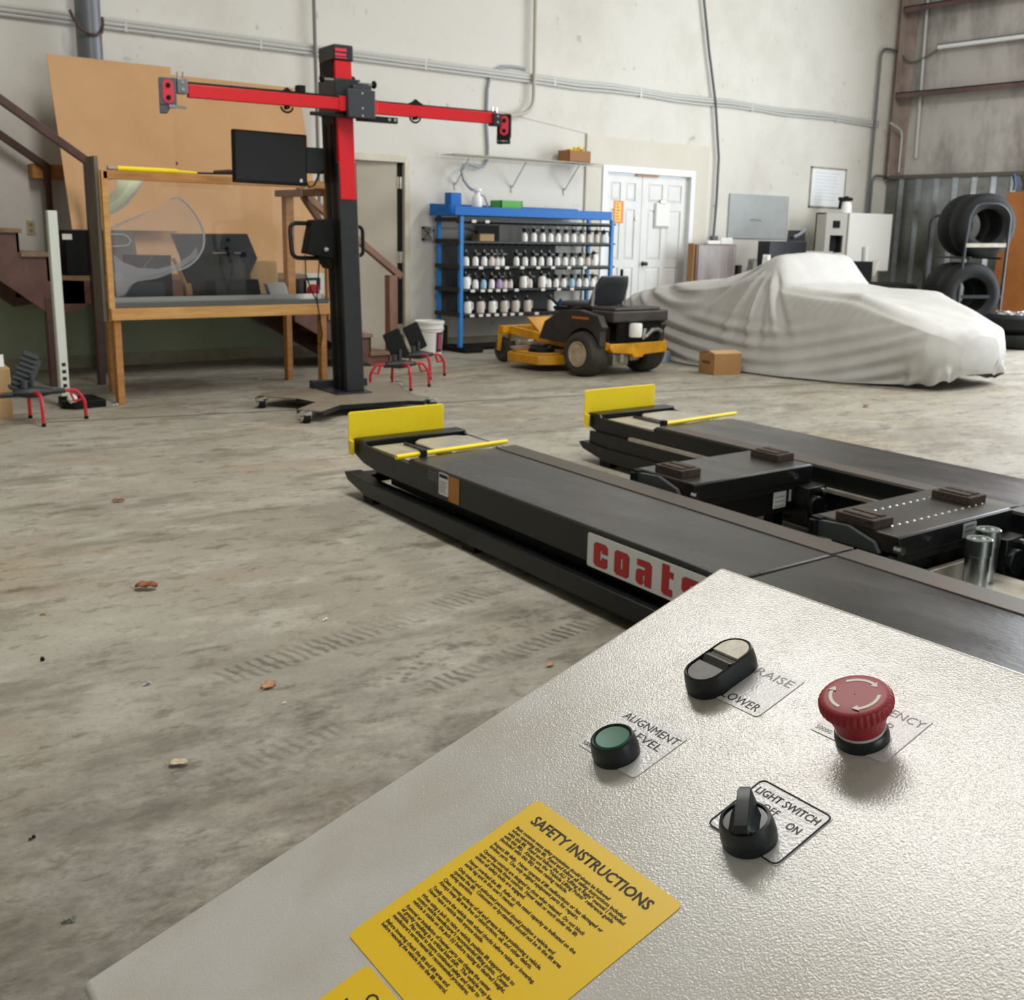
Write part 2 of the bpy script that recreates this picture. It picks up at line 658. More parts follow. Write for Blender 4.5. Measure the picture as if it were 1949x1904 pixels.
M_CARD2 = mat('pale_cardboard', '#c3a274', 0.75, col2='#b49365', scale=3)
M_PAPER = mat('white_paper', '#e9e9e6', 0.6)
M_GREYB = mat('grey_board', '#adb1b1', 0.5, col2='#9fa3a2', scale=2)
M_RUBBER = mat('tyre_rubber', '#0d0e0f', 0.65, col2='#141516', scale=8, spec=0.3)
M_RUBBERG = mat('dusty_tyre_rubber', '#3b382f', 0.75, col2='#2b2924', scale=10)
M_RIM = mat('cream_wheel_rim', '#b9a98c', 0.5, col2='#8f8068', scale=12)
M_COVER = mat('grey_car_cover_cloth', '#c3c2be', 0.62, col2='#b9b8b3', scale=5, spec=0.3)
M_LEAF = mat('dry_leaf', '#9a5f37', 0.7, col2='#7a4524', scale=40)
M_LEAF2 = mat('pale_dry_leaf', '#b98b64', 0.7, col2='#9c6f4c', scale=40)
M_DECK = mat('worn_runway_steel', '#45413c', 0.42, 0.45, col2='#252425', scale=2.6, lo=0.32, hi=0.68, detail=10,
             stretch=(1.6, 0.5, 1), rough2=0.24, bump=0.10, bscale=70)
M_GLASSY = mat('monitor_glass', '#1b1e22', 0.22)
M_PLYOR = mat('orange_plywood', '#b06f35', 0.6, col2='#9b5e29', scale=2)
M_BROWNCH = mat('brown_cabinet', '#74584c', 0.45, col2='#624a40', scale=3)
M_OFFW = mat('off_white_enamel', '#dcdad2', 0.4)
M_GREYEN = mat('light_grey_enamel', '#b9b6ae', 0.45)


def plexi():
    m = bpy.data.materials.new('clear_acrylic')
    m.use_nodes = True
    nt = m.node_tree
    out = nt.nodes['Material Output']
    nt.nodes.remove(nt.nodes['Principled BSDF'])
    tr = nt.nodes.new('ShaderNodeBsdfTransparent')
    gl = nt.nodes.new('ShaderNodeBsdfGlossy')
    gl.inputs['Roughness'].default_value = 0.05
    fr = nt.nodes.new('ShaderNodeFresnel')
    fr.inputs[0].default_value = 1.45
    mx = nt.nodes.new('ShaderNodeMixShader')
    nt.links.new(fr.outputs[0], mx.inputs[0])
    nt.links.new(tr.outputs[0], mx.inputs[1])
    nt.links.new(gl.outputs[0], mx.inputs[2])
    nt.links.new(mx.outputs[0], out.inputs[0])
    return m


def film(name, col, opacity, rough=0.3):
    m = bpy.data.materials.new(name)
    m.use_nodes = True
    b = m.node_tree.nodes['Principled BSDF']
    b.inputs['Base Color'].default_value = lin(col)
    b.inputs['Alpha'].default_value = opacity
    b.inputs['Roughness'].default_value = rough
    return m


M_PLEXI = plexi()
M_FILM = film('reflection_film', '#f4f4fb', 0.26)  # pale colour standing in for the reflection on the acrylic
M_FILM2 = film('reflection_band_film', '#f2f5ff', 0.62)
M_FILMW = film('white_film_and_reflection_edge', '#fbfbff', 0.92)
M_FILMG = film('pale_green_film', '#eefadb', 0.92)
M_WRAP = film('clear_stretch_wrap', '#e6e2e4', 0.25, 0.15)

# ------------------------------------------------------------------ the room
YB, XR = 10.5, 15.7
m = MB()
m.box((-6.2, -7.0, -0.2), (XR + 0.3, YB + 0.3, 0.0))
struct(m.build('floor', M_FLOOR))
m = MB()
D1A, D1B, D1T = 5.93, 6.86, 2.00                 # opening of the single door
D2A, D2B, D2T = 9.80, 11.30, 2.04                # opening of the double door
for a, b, z0, z1 in ((-6.2, D1A, 0, 6.6), (D1A, D1B, D1T, 6.6), (D1B, D2A, 0, 6.6), (D2A, D2B, D2T, 6.6), (D2B, XR + 0.3, 0, 6.6)):
    m.box((a, YB, z0), (b, YB + 0.15, z1))
struct(m.build('wall_back', M_WALL))
m = MB()
m.box((XR, 7.2, 0), (XR + 0.2, YB, 6.6))
m.box((XR, -7, 0), (XR + 0.2, 1.8, 6.6))
m.box((XR, 1.8, 4.8), (XR + 0.2, 7.2, 6.6))
struct(m.build('wall_right', M_SIDE))
m = MB()
m.box((-6.2, -7, 0), (-6.0, YB, 6.6))
struct(m.build('wall_left', M_WALL))
m = MB()
m.box((-6.2, -7.2, 0), (0.4, -7.0, 6.6))
m.box((4.6, -7.2, 0), (XR + 0.2, -7.0, 6.6))
m.box((0.4, -7.2, 3.6), (4.6, -7.0, 6.6))
struct(m.build('wall_front', M_WALL))
m = MB()
m.box((-6.2, -7.2, 6.5), (XR + 0.2, YB + 0.2, 6.6))
struct(m.build('ceiling', M_CEIL))
m = MB()
m.box((-6.0, YB - 0.018, 0), (D1A - 0.08, YB, 0.11))
m.box((D1B + 0.08, YB - 0.018, 0), (D2A - 0.08, YB, 0.11))
m.box((D2B + 0.08, YB - 0.018, 0), (XR, YB, 0.11))
struct(m.build('baseboard_back', mat('scuffed_baseboard', '#a39c82', 0.6, col2='#837b62', scale=3)))

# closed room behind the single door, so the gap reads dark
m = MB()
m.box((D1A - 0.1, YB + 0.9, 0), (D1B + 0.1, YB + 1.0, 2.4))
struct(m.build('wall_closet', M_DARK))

# wall seams: the patched-in bay around the double door, drywall joints
m = MB()
m.box((9.40, YB - 0.012, 0), (11.66, YB + 0.01, 2.44))
for a in (D2A, D2B):
    pass
mm = MB()
for a, b, z0, z1 in ((9.46, D2A, 0, 2.44), (D2B, 11.64, 0, 2.44), (D2A, D2B, D2T, 2.44)):
    mm.box((a, YB - 0.014, z0), (b, YB + 0.01, z1))
struct(mm.build('trim_1', mat('patched_wall_board', '#d7d2c5', 0.62, col2='#cdc8b8', scale=0.9, lo=0.3, hi=0.6)))
m = MB()
m.bar((8.0, YB - 0.002, 2.62), (9.46, YB - 0.002, 2.46), 0.006, 0.006)
m.box((9.445, YB - 0.018, 0.0), (9.462, YB, 2.46))
struct(m.build('trim_2', mat('drywall_joint', '#b5af9f', 0.7)))

# --- single door: beige slab, slightly ajar, cream jambs
d1 = tag(thing('door_1', None, None, frame((D1B, YB + 0.02, 0))), kind='structure')
m = MB()
W1 = D1B - D1A - 0.05
R1 = Matrix.Rotation(math.radians(-5), 4, 'Z')
m.box((-W1, 0.0, 0.01), (-0.085, 0.042, D1T - 0.015), R1)
m.build('slab', M_SLAB, d1, bevel=0.002)
m = MB()
for z in (0.22, 1.0, 1.78):
    m.box((-0.085, 0.0, z - 0.06), (-0.012, 0.01, z + 0.06))
    m.cyl((-0.05, -0.004, z - 0.06), (-0.05, -0.004, z + 0.06), 0.012, n=10)
m.build('hinge', M_ALU, d1)
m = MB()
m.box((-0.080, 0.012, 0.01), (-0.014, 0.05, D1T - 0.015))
m.build('dark_gap_strip', M_DARK, d1)  # black strip painted in for the shaded gap beside the slab
m = MB()
m.box((D1B - 0.012, YB - 0.015, 0), (D1B + 0.06, YB + 0.1, D1T + 0.06))
m.box((D1A - 0.06, YB - 0.015, 0), (D1A + 0.012, YB + 0.1, D1T + 0.06))
m.box((D1A + 0.012, YB - 0.015, D1T - 0.012), (D1B - 0.012, YB + 0.1, D1T + 0.06))
struct(m.build('trim_3', M_JAMB, bevel=0.004))

# --- double door
m = MB()
T = 0.075
m.box((D2A - T, YB - 0.03, 0), (D2A + 0.003, YB + 0.12, D2T + T))
m.box((D2B - 0.003, YB - 0.03, 0), (D2B + T, YB + 0.12, D2T + T))
m.box((D2A + 0.003, YB - 0.03, D2T - 0.003), (D2B - 0.003, YB + 0.12, D2T + T))
struct(m.build('trim_4', M_WHITE_TRIM, bevel=0.004))
MID = 10.46


def panel_door(name, x0, x1):
    root = tag(thing(name, None, None, frame((x0, YB + 0.03, 0))), kind='structure')
    w = x1 - x0
    m = MB()
    zs = [0.01, 0.20, 0.88, 0.98, 1.60, 1.70, 1.92, D2T - 0.015]
    xs = [0, 0.11, w / 2 - 0.045, w / 2 + 0.045, w - 0.11, w]
    for i in range(5):
        for k in range(7):
            hole = i in (1, 3) and k in (1, 3, 5)
            m.box((xs[i], 0.012 if hole else 0.0, zs[k]), (xs[i + 1], 0.04, zs[k + 1]))
            if hole:
                a, b, c, d = xs[i] + 0.035, xs[i + 1] - 0.035, zs[k] + 0.035, zs[k + 1] - 0.035
                m.add([(xs[i], .012, zs[k]), (xs[i + 1], .012, zs[k]), (xs[i + 1], .012, zs[k + 1]), (xs[i], .012, zs[k + 1]),
                       (a, .003, c), (b, .003, c), (b, .003, d), (a, .003, d)],
                      [(0, 1, 5, 4), (1, 2, 6, 5), (2, 3, 7, 6), (3, 0, 4, 7), (4, 5, 6, 7)])
    m.build('slab', M_DOOR, root)
    return root


d2 = panel_door('door_2', D2A + 0.006, MID - 0.004)
d3 = panel_door('door_3', MID + 0.004, D2B - 0.006)
m = MB()
m.lathe([(0.032, 0), (0.032, 0.006), (0.012, 0.012), (0.012, 0.04), (0.026, 0.052), (0.028, 0.066), (0.016, 0.076), (0, 0.078)],
        (0.065, 0.0, 0.93), (0, -1, 0), 16)
m.build('door_knob', mat('dark_bronze_knob', '#4a4541', 0.3, 0.8), d3, smooth=True)
m = MB()
m.lathe([(0.022, 0), (0.022, 0.012), (0.0, 0.013)], (0.56, 0.0, 1.49), (0, -1, 0), 14)
m.build('deadbolt', M_ALU, d2, smooth=True)
m = MB()
m.box((10.33, YB - 0.005, D2T - 0.028), (10.72, YB + 0.028, D2T - 0.002))
tag(m.build('door_header_block', mat('tan_wood_block', '#b58a5c', 0.6)), 'short tan wood strip over the meeting edge of the white double doors', 'wood strip')

M_POST = mat('dusty_red_post', '#a8998f', 0.65, col2='#8a7873', scale=3)
# --- right wall steel: corner column, girts, lower corrugated cladding
m = MB()
m.box((XR - 0.16, YB - 0.13, 2.24), (XR, YB - 0.115, 6.5))
m.box((XR - 0.02, YB - 0.30, 2.24), (XR, YB - 0.115, 6.5))
m.box((XR - 0.05, YB - 0.115, 2.24), (XR, YB, 6.5))
struct(m.build('wall_corner_post', M_POST))
for i, z in enumerate((3.36, 4.56, 5.76)):
    m = MB()
    m.box((XR - 0.17, 7.2, z + 0.07), (XR, YB - 0.14, z + 0.085))
    m.box((XR - 0.17, 7.2, z), (XR - 0.155, YB - 0.14, z + 0.085))
    struct(m.build('wall_girt', M_STEEL_RED))
m = MB()
m.box((XR - 0.10, 7.2, 2.20), (XR, YB - 0.02, 2.255))
struct(m.build('trim_5', mat('brown_flashing', '#5d574e', 0.6)))
m = MB()
y, prof = YB - 0.03, []
while y > 7.5:
    prof += [(XR - 0.012, y), (XR - 0.012, y - 0.185), (XR - 0.055, y - 0.215), (XR - 0.055, y - 0.240), (XR - 0.012, y - 0.295)]
    y -= 0.297
m.grid([[(x, yy, z) for x, yy in prof] for z in (0.0, 2.2)])
struct(m.build('wall_cladding', M_CORR))


# --- things fixed to the walls
def pipe(name, pts, r, mt, label, cat, group=None, n=10):
    m = MB()
    m.tube(pts, r, n)
    return tag(m.build(name, mt, smooth=True), label, cat, group)


def bend(pts, r=0.12, k=5):
    """round the corners of a polyline"""
    out = [Vector(pts[0])]
    for i in range(1, len(pts) - 1):
        a, b, c = Vector(pts[i - 1]), Vector(pts[i]), Vector(pts[i + 1])
        u, v = (a - b), (c - b)
        q = min(r, u.length * 0.45, v.length * 0.45)
        p0, p1 = b + u.normalized() * q, b + v.normalized() * q
        for j in range(k + 1):
            t = j / k
            out.append(p0 * (1 - t) ** 2 + b * 2 * t * (1 - t) + p1 * t ** 2)
    out.append(Vector(pts[-1]))
    return out


YW = YB - 0.03
m = MB()
for z, r, dy in ((3.030, 0.018, 0.0), (2.998, 0.018, 0.0), (2.962, 0.015, 0.0)):
    pts = [(-6, YW, z)]
    for i in range(1, 40):
        x = -6 + i * 0.545
        pts.append((x, YW, z + (0.012 * math.sin(i * 1.7 + z * 9) if x > 8.8 and r != 0.020 else 0)))
    m.tube(pts + [(15.33, YW, z)], r, 8)
cd = m.build('conduit_run', M_EMT, smooth=True)
tag(cd, 'bundle of galvanised conduits running level across the back wall', 'conduit')
for x in (3.9, 5.2, 7.1, 8.9, 10.3, 12.4, 14.3):
    m = MB()
    m.box((x - 0.010, YB - 0.045, 2.945), (x + 0.010, YB - 0.008, 3.05))
    m.build('clamp', M_EMT, cd)
pipe('wall_conduit', [(5.765, YW - 0.035, 6.4), (5.768, YW - 0.035, 3.5), (5.79, YW - 0.035, 1.0)], 0.017, mat('dark_conduit', '#77756f', 0.5),
     'dark thin vertical conduit behind the red topped tower', 'conduit')
pipe('wall_conduit', bend([(8.55, YW - 0.035, 6.4), (8.57, YW - 0.035, 2.64), (8.20, YW - 0.035, 2.56)], 0.25), 0.022, M_EMTW,
     'cream vertical conduit that curves left behind the end of the red beam', 'conduit')
m = MB()
m.tube([on_y(px, py, YW - 0.02) for px, py in ((1333, -200), (1340, 0), (1350, 100), (1362, 195), (1368, 300), (1364, 380), (1358, 450))], 0.017, 10)
o = m.build('wall_conduit', M_PIPE, smooth=True)
tag(o, 'grey vertical conduit right of the white double doors', 'conduit')
m = MB()
m.box((11.74, YB - 0.07, 1.14), (11.84, YB - 0.012, 1.30))
m.build('junction_box', M_PIPE, o, bevel=0.006)
pipe('wall_conduit', bend([(15.66, YW - 0.03, 4.05), (15.19, YW - 0.03, 4.05), (15.19, YW - 0.03, 0.9)], 0.16), 0.019, M_PIPE,
     'tall grey conduit bending over towards the corner post', 'conduit')
pipe('wall_conduit', bend([(15.66, YW - 0.03, 2.24), (15.255, YW - 0.03, 2.24), (15.255, YW - 0.03, 0.9)], 0.12), 0.017, M_PIPE,
     'short grey conduit bending under the brown flashing at the corner', 'conduit')
pipe('wall_conduit', [(XR - 0.035, 10.09, 6.3), (XR - 0.035, 10.0, 2.5)], 0.022, M_EMT,
     'vertical conduit on the sooty right wall beside the corner post', 'conduit')
pipe('wall_conduit', bend([(XR - 0.32, YB - 0.20, 3.0), (XR - 0.05, YB - 0.24, 2.9), (XR - 0.05, YB - 0.24, 2.3)], 0.1), 0.016, M_EMT,
     'small conduit dropping down the face of the corner post', 'conduit')
pipe('hanging_cable', [on_x(px, py, XR - 0.05) for px, py in ((1718, 105), (1724, 115), (1733, 119), (1745, 117), (1757, 111), (1768, 105), (1783, 96))],
     0.012, M_PIPE, 'loose cable drooping from the corner post to the strip light', 'cable')
# strip light on the right wall
sl = thing('strip_light', 'long off strip light mounted on the sooty right wall', 'light fixture', frame((XR - 0.03, 9.8, 4.03)))
m = MB()
m.box((-0.05, -1.9, 0.02), (0.03, 0.0, 0.05))
m.build('housing', M_PIPE, sl, bevel=0.004)
m = MB()
m.cyl((-0.06, -1.87, 0.0), (-0.06, -0.03, 0.0), 0.030, n=14)
m.build('tube', mat('white_glass_tube', '#eceeef', 0.2), sl, smooth=True)
# steel pipe column with a cable looped round it
pp = on_y(169, 60, 10.25)
m = MB()
m.cyl((pp.x, 10.25, 0), (pp.x, 10.25, 6.4), 0.105, n=28)
tag(m.build('steel_column', M_PIPE, smooth=True), 'round grey steel column rising behind the brown board', 'column')
m = MB()
m.tube([on_y(px, py, 10.25 - dy) for px, py, dy in ((133, 20, 0.0), (137, 30, .06), (146, 46, .115), (158, 58, .125), (172, 65, .125), (186, 67, .12), (194, 62, .1), (196, 46, .02), (195, 34, -.04))],
       0.012, 8)
tag(m.build('hanging_cable', M_RAIL, smooth=True), 'brown cable slung around the grey steel column', 'cable')
# outlet
oc = on_y(59, 433, YB - 0.01)
o1 = thing('wall_outlet', 'cream duplex outlet on the wall above the left stairs', 'outlet', frame((oc.x, YB, oc.z)))
m = MB()
m.prism(rrect(-0.036, -0.06, 0.036, 0.06, 0.006), 0, 0.008, Matrix.Rotation(PI / 2, 4, 'X'))
m.build('cover_plate', mat('cream_plate', '#b9ae8c', 0.45), o1)
m = MB()
for z in (-0.024, 0.024):
    m.prism(rrect(-0.017, z - 0.014, 0.017, z + 0.014, 0.008), 0.008, 0.012, Matrix.Rotation(PI / 2, 4, 'X'))
m.build('receptacle', mat('brownish_receptacle', '#8f8465', 0.5), o1)

# wire shelf with brackets
ws = thing('wire_shelf', 'empty white wire shelf on the wall above the blue rack', 'shelf', frame((7.3, YB, 2.095)))
m = MB()
LW = 2.14
for d in (0.045, 0.29):
    m.tube([(0, -d, 0), (LW, -d, 0.0)], 0.006, 6)
m.tube([(0, -0.29, -0.03), (LW, -0.29, -0.03)], 0.005, 6)
for i in range(72):
    x = 0.01 + i * (LW - 0.02) / 71
    m.tube([(x, -0.045, 0), (x, -0.29, 0), (x, -0.29, -0.03)], 0.0028, 4)
m.build('deck', mat('dull_white_wire', '#b9b5a9', 0.5), ws)
for x in (0.22, 1.02, 1.82):
    m = MB()
    m.tube([(x, -0.28, -0.01), (x, -0.015, -0.30)], 0.008, 6)
    m.box((x - 0.012, -0.012, -0.36), (x + 0.012, 0, -0.28))
    m.build('bracket', mat('white_bracket', '#c9c6bc', 0.5), ws)
bk = thing('cardboard_bin', 'brown cardboard bin full of yellow straps on the wire shelf', 'box', frame((9.13, YB - 0.16, 2.104)))
m = MB()
w, d, h = 0.165, 0.10, 0.13
for a, b in (((-w, -d, 0), (w, -d + .006, h)), ((-w, d - .006, 0), (w, d, h)), ((-w, -d, 0), (-w + .006, d, h)), ((w - .006, -d, 0), (w, d, h)), ((-w, -d, 0), (w, d, .006))):
    m.box(a, b)
m.build('carton', mat('brown_carton', '#9c6a3c', 0.7), bk)
m = MB()
for i in range(16):
    x = random.uniform(-0.12, 0.12)
    h0 = 0.12 + (x + 0.2) * 0.14 + random.uniform(0, 0.025)
    m.tube([(x - .03, random.uniform(-.08, 0), 0.08), (x - .01, random.uniform(-.07, .05), h0), (x + .02, random.uniform(-.07, .05), h0 - .01), (x + .04, random.uniform(0, .08), 0.08)], 0.009, 5)
m.build('straps', M_YELLOW, bk)
# grey tool bracket left of the rack
lb = thing('wall_rack', 'grey steel ladder bracket on the wall behind the blue rack', 'wall rack', frame((7.07, YB, 1.18)))
m = MB()
m.box((0, -0.035, 0.0), (0.70, -0.01, 0.025))
m.box((0, -0.035, 0.125), (0.62, -0.01, 0.15))
m.bar((0.70, -0.022, 0.012), (0.80, -0.022, 0.075), 0.025, 0.022)
m.bar((0.62, -0.022, 0.137), (0.80, -0.022, 0.075), 0.025, 0.022)
m.box((0, -0.035, 0), (0.022, -0.01, 0.15))
m.box((0.16, -0.03, 0.02), (0.185, 0, 0.13))
m.bar((0.02, -0.022, 0.02), (0.13, -0.022, 0.14), 0.02, 0.02)
m.bar((0.02, -0.022, 0.14), (0.13, -0.022, 0.02), 0.02, 0.02)
m.build('rails', mat('dull_grey_steel', '#85827a', 0.5, 0.3), lb)
# hose running down to the jug on the rack
hp = [(1000, 131), (975, 127), (957, 127), (942, 134), (933, 147), (928, 170), (926, 230), (929, 280), (928, 305), (921, 316), (908, 318), (893, 312), (883, 314), (878, 324), (882, 342), (892, 356), (900, 362)]
pipe('air_hose', [on_y(px, py, YB - 0.02 - (0.0 if i < 10 else 0.03 * (i - 9))) for i, (px, py) in enumerate(hp)], 0.016, M_HOSE,
     'blue grey hose looping down the wall to the jug on the rack', 'hose')
# whiteboards, grey board, notices
wb = thing('framed_notice', 'framed white notice with faint writing above the grey cabinet', 'notice', frame((14.235, YB, 2.02)))
A, Bz = 0.42, 0.285
m = MB()
for a, b in (((-A, -0.02, -Bz), (A, 0, -Bz + .022)), ((-A, -0.02, Bz - .022), (A, 0, Bz)), ((-A, -0.02, -Bz), (-A + .022, 0, Bz)), ((A - .022, -0.02, -Bz), (A, 0, Bz))):
    m.box(a, b)
m.build('frame', M_ALU, wb)
m = MB()
m.box((-A + .02, -0.01, -Bz + .02), (A - .02, 0, Bz - .02))
m.build('sheet', mat('notice_sheet', '#eef1f2', 0.35), wb)
m = MB()
for k in range(9):
    z = 0.2 - k * 0.047
    x = -0.30
    while x < 0.24 - 0.05 * (k % 3):
        q = random.uniform(0.02, 0.07)
        m.box((x, -0.0115, z), (x + q, -0.0105, z + 0.008))
        x += q + 0.02
m.build('writing', mat('faint_grey_ink', '#b9bfc2', 0.6), wb)
gb = thing('blank_board', 'large blank grey board fixed to the wall right of the doors', 'board', frame((12.715, YB - 0.003, 1.575)))
m = MB()
m.prism(rrect(-0.63, -0.30, 0.63, 0.29, 0.01), 0, 0.02, Matrix.Rotation(PI / 2, 4, 'X'))
m.build('sheet', M_GREYB, gb)
m = MB()
for k in range(4):
    m.tube([(-0.2 + k * .06, -0.021, -0.06 + .02 * math.sin(k)), (-0.16 + k * .06, -0.021, -0.04), (-0.14 + k * .06, -0.021, -0.07)], 0.006, 4)
m.build('scribble', mat('faded_marker', '#7d8284', 0.7), gb)
ps = thing('door_sign', 'orange and yellow paper sign taped to the left white door', 'sign', frame((10.06, YB + 0.027, 1.565)))
m = MB()
m.box((-0.085, 0.0, -0.135), (0.085, 0.003, 0.135))
m.build('sheet', mat('orange_sheet', '#e58a4e', 0.6), ps)
m = MB()
m.box((-0.06, -0.002, -0.115), (0.04, 0.0, 0.115))
m.build('printed_panel', mat('yellow_print', '#efcf63', 0.6), ps)
m = MB()
for k in range(6):
    m.box((-0.045, -0.003, 0.085 - k * 0.036), (0.0 + 0.01 * (k % 3), -0.002, 0.1 - k * 0.036))
m.build('print_lines', mat('orange_ink', '#d26a37', 0.6), ps)
pn = thing('door_notice', 'white paper in a clip holder on the right white door', 'notice', frame((10.84, YB + 0.028, 1.55)))
m = MB()
m.box((-0.15, -0.006, -0.17), (0.12, 0.0, 0.14))
m.build('backing', mat('grey_clip_backing', '#a5a5a4', 0.5), pn)
m = MB()
m.box((-0.115, -0.010, -0.14), (0.13, -0.006, 0.15))
m.build('sheet', M_PAPER, pn)
m = MB()
m.box((-0.06, -0.02, 0.14), (0.06, -0.004, 0.185))
m.build('clip', M_ALU, pn, bevel=0.004)

# ------------------------------------------------------------------ alignment lift
YL = 0.10826296
LM = Matrix(((1, math.sin(YL), 0, 0), (0, math.cos(YL), 0, 0), (0, 0, 1, 0), (0, 0, 0, 1)))    # x across, y along the runways


def lf(root):
    return root.matrix_world.inverted() @ LM


ZT = 0.28


def runway(name, x0, x1, label, inner):
    """inner = +1 when the gap between the runways lies at x1, -1 when at x0"""
    M0 = Matrix.Translation(LM @ Vector(((x0 + x1) / 2, 4.7, 0)))
    root = thing(name, label, 'vehicle lift runway', M0, 'runways of the alignment lift')
    T = lf(root)
    U0, US, UD, UE = -1.2, 2.05, 4.12, 4.70
    m = MB()
    m.box((x0, US + 0.006, ZT - 0.10), (x1, UD, ZT), T)
    m.build('deck_plate', M_DECK, root, bevel=0.008, seg=3)
    m = MB()
    m.box((x0, U0, ZT - 0.10), (x1, US - 0.006, ZT), T)
    m.build('rear_deck_plate', M_DECK, root, bevel=0.008, seg=3)
    fx0, fx1 = (x1 - 0.125, x1 - 0.006) if inner > 0 else (x0 + 0.006, x0 + 0.11)
    for ua, ub in ((U0, US - 0.008), (US + 0.008, UD - 0.01)):
        m = MB()
        m.box((fx0, ua, ZT), (fx1, ub, ZT + 0.004), T)
        m.build('inner_flange', M_FLANGE, root, bevel=0.002)
    # side skirts: one continuous folded plate each side, cut low beside the turnplate bay
    for sx, nm in ((x0, 'side_skirt'), (x1, 'side_skirt')):
        s = 1 if sx == x0 else -1
        m = MB()
        a, b = (sx - 0.004 * s, sx + 0.010 * s)
        poly = [(U0, 0.155), (4.44, 0.158), (4.60, 0.175), (UE, 0.205), (UE, 0.277), (4.60, 0.277), (4.585, 0.262), (UD, 0.256), (UD, ZT - 0.006), (U0, ZT - 0.006)]
        P = T @ Matrix(((0, 0, 1, 0), (1, 0, 0, 0), (0, 1, 0, 0), (0, 0, 0, 1)))
        m.prism(poly, min(a, b), max(a, b), P)
        m.build(nm, M_BLACK, root)
    # turnplate bay
    m = MB()
    m.box((x0 + 0.012, UD + 0.002, 0.16), (x1 - 0.012, UE - 0.10, 0.236), T)
    m.build('turnplate_tray', M_CHAR, root, bevel=0.003)
    for fa, fb in ((x0 + 0.02, x0 + 0.21), (x1 - 0.03, x1 - 0.012)):
        m = MB()
        m.box((fa, UD + 0.02, 0.236), (fb, UE - 0.15, 0.260), T)
        m.build('filler_plate', M_ALU, root, bevel=0.002)
    cx, cy = (x0 + x1) / 2 + 0.09, (UD + UE - 0.12) / 2
    m = MB()
    ring = []
    for i in range(48):
        t = 2 * PI * i / 48
        c, s = math.cos(t), math.sin(t)
        ring.append((cx + max(-0.165, min(0.165, 0.20 * c)), cy + max(-0.185, min(0.185, 0.215 * s))))
    m.prism(ring, 0.240, 0.272, T)
    m.build('turnplate', M_ALU, root, bevel=0.003)
    m = MB()
    m.tube([T @ Vector((cx - 0.19 + 0.02 * math.sin(k), cy - 0.15 + k * 0.06, 0.262 + 0.004 * (k % 2))) for k in range(6)], 0.009, 6)
    m.box((cx - 0.215, cy - 0.1, 0.24), (cx - 0.195, cy + 0.12, 0.270), T)
    m.build('pointer_scale', M_CHAR, root)
    # end block and upright yellow stop
    m = MB()
    m.box((x0, UE - 0.10, 0.20), (x1 + 0.01, UE, ZT), T)
    m.build('end_block', M_BLACK, root, bevel=0.006)
    m = MB()
    P = T @ Matrix(((1, 0, 0, 0), (0, 0, 1, 0), (0, 1, 0, 0), (0, 0, 0, 1)))
    m.prism(rrect(x0 - 0.03, 0.215, x1 - 0.07, 0.405, 0.015), UE + 0.006, UE + 0.016, P)
    m.box((x0 - 0.03, UE - 0.03, 0.20), (x0 - 0.018, UE + 0.014, 0.27), T)
    m.build('stop_plate', M_YELLOW, root, bevel=0.002)
    # yellow drop-in bar across the head of the deck
    m = MB()
    m.cyl(T @ Vector((x0 - 0.07 if inner > 0 else x0 + 0.085, UD - 0.0, ZT + 0.012)), T @ Vector((x1 - 0.005 if inner > 0 else x1 + 0.12, UD + 0.07, ZT + 0.006)), 0.011, n=12)
    yb = m.build('chock_bar', M_YELLOW, root, smooth=True)
    m = MB()
    m.box((x0 + 0.06, UD - 0.012, 0.22), (x0 + 0.09, UD + 0.022, ZT + 0.03), T)
    m.build('bar_hook', M_BLACK_MATT, yb, bevel=0.003)
    # lower frame with chamfered nose
    m = MB()
    for sx in (x0 - 0.045, x1 - 0.035):
        Q = T @ Matrix(((0, 0, 1, 0), (1, 0, 0, 0), (0, 1, 0, 0), (0, 0, 0, 1)))
        m.prism([(U0, 0.035), (4.50, 0.035), (4.70, 0.075), (4.74, 0.11), (4.70, 0.118), (4.5, 0.105), (U0, 0.105)], sx, sx + 0.08, Q)
    m.box((x0 - 0.03, 4.60, 0.07), (x1 + 0.03, 4.70, 0.11), T)
    lo = m.build('base_frame', M_BLACK, root, bevel=0.004)
    for uu in (0.2, 2.4, 3.55, 4.5):
        for sx in (x0 - 0.03, x1 - 0.02):
            m = MB()
            m.box((sx, uu - 0.05, 0.0), (sx + 0.05, uu + 0.05, 0.036), T)
            m.cyl(T @ Vector((sx - 0.005, uu, 0.03)), T @ Vector((sx - 0.005, uu, 0.07)), 0.010, n=8)
            m.build('foot', M_BLACK_MATT, lo)
    m = MB()
    m.box((x0 + 0.05, U0, 0.10), (x1 - 0.05, 4.4, 0.19), T)
    m.box((x0 + 0.10, 3.9, 0.10), (x1 - 0.10, 4.66, 0.20), T)
    m.build('scissor_pack', M_BLACK_MATT, root)
    return root, T


rl, TL = runway('lift_runway', 2.25, 2.85, 'near black lift runway with the red and white logo plate on its side', 1)
rr_, TR = runway('lift_runway', 3.79, 4.39, 'far black lift runway beyond the two rolling jacks', -1)
# rail seen along the inner side of the far runway
m = MB()
m.box((3.758, 0.4, 0.182), (3.783, 4.30, 0.198), TR)
m.build('jack_rail', M_ALU, rr_)
m = MB()
m.box((3.765, 0.4, 0.07), (3.785, 4.66, 0.182), TR)
m.build('rail_web', M_BLACK, rr_)
m = MB()
m.box((2.852, 0.4, 0.07), (2.90, 4.3, 0.19), TL)
m.build('jack_rail', M_BLACK, rl)

# stickers and logo on the outer skirt: local frame x = -u (towards the viewer), y = up
SX = 2.25 - 0.0052


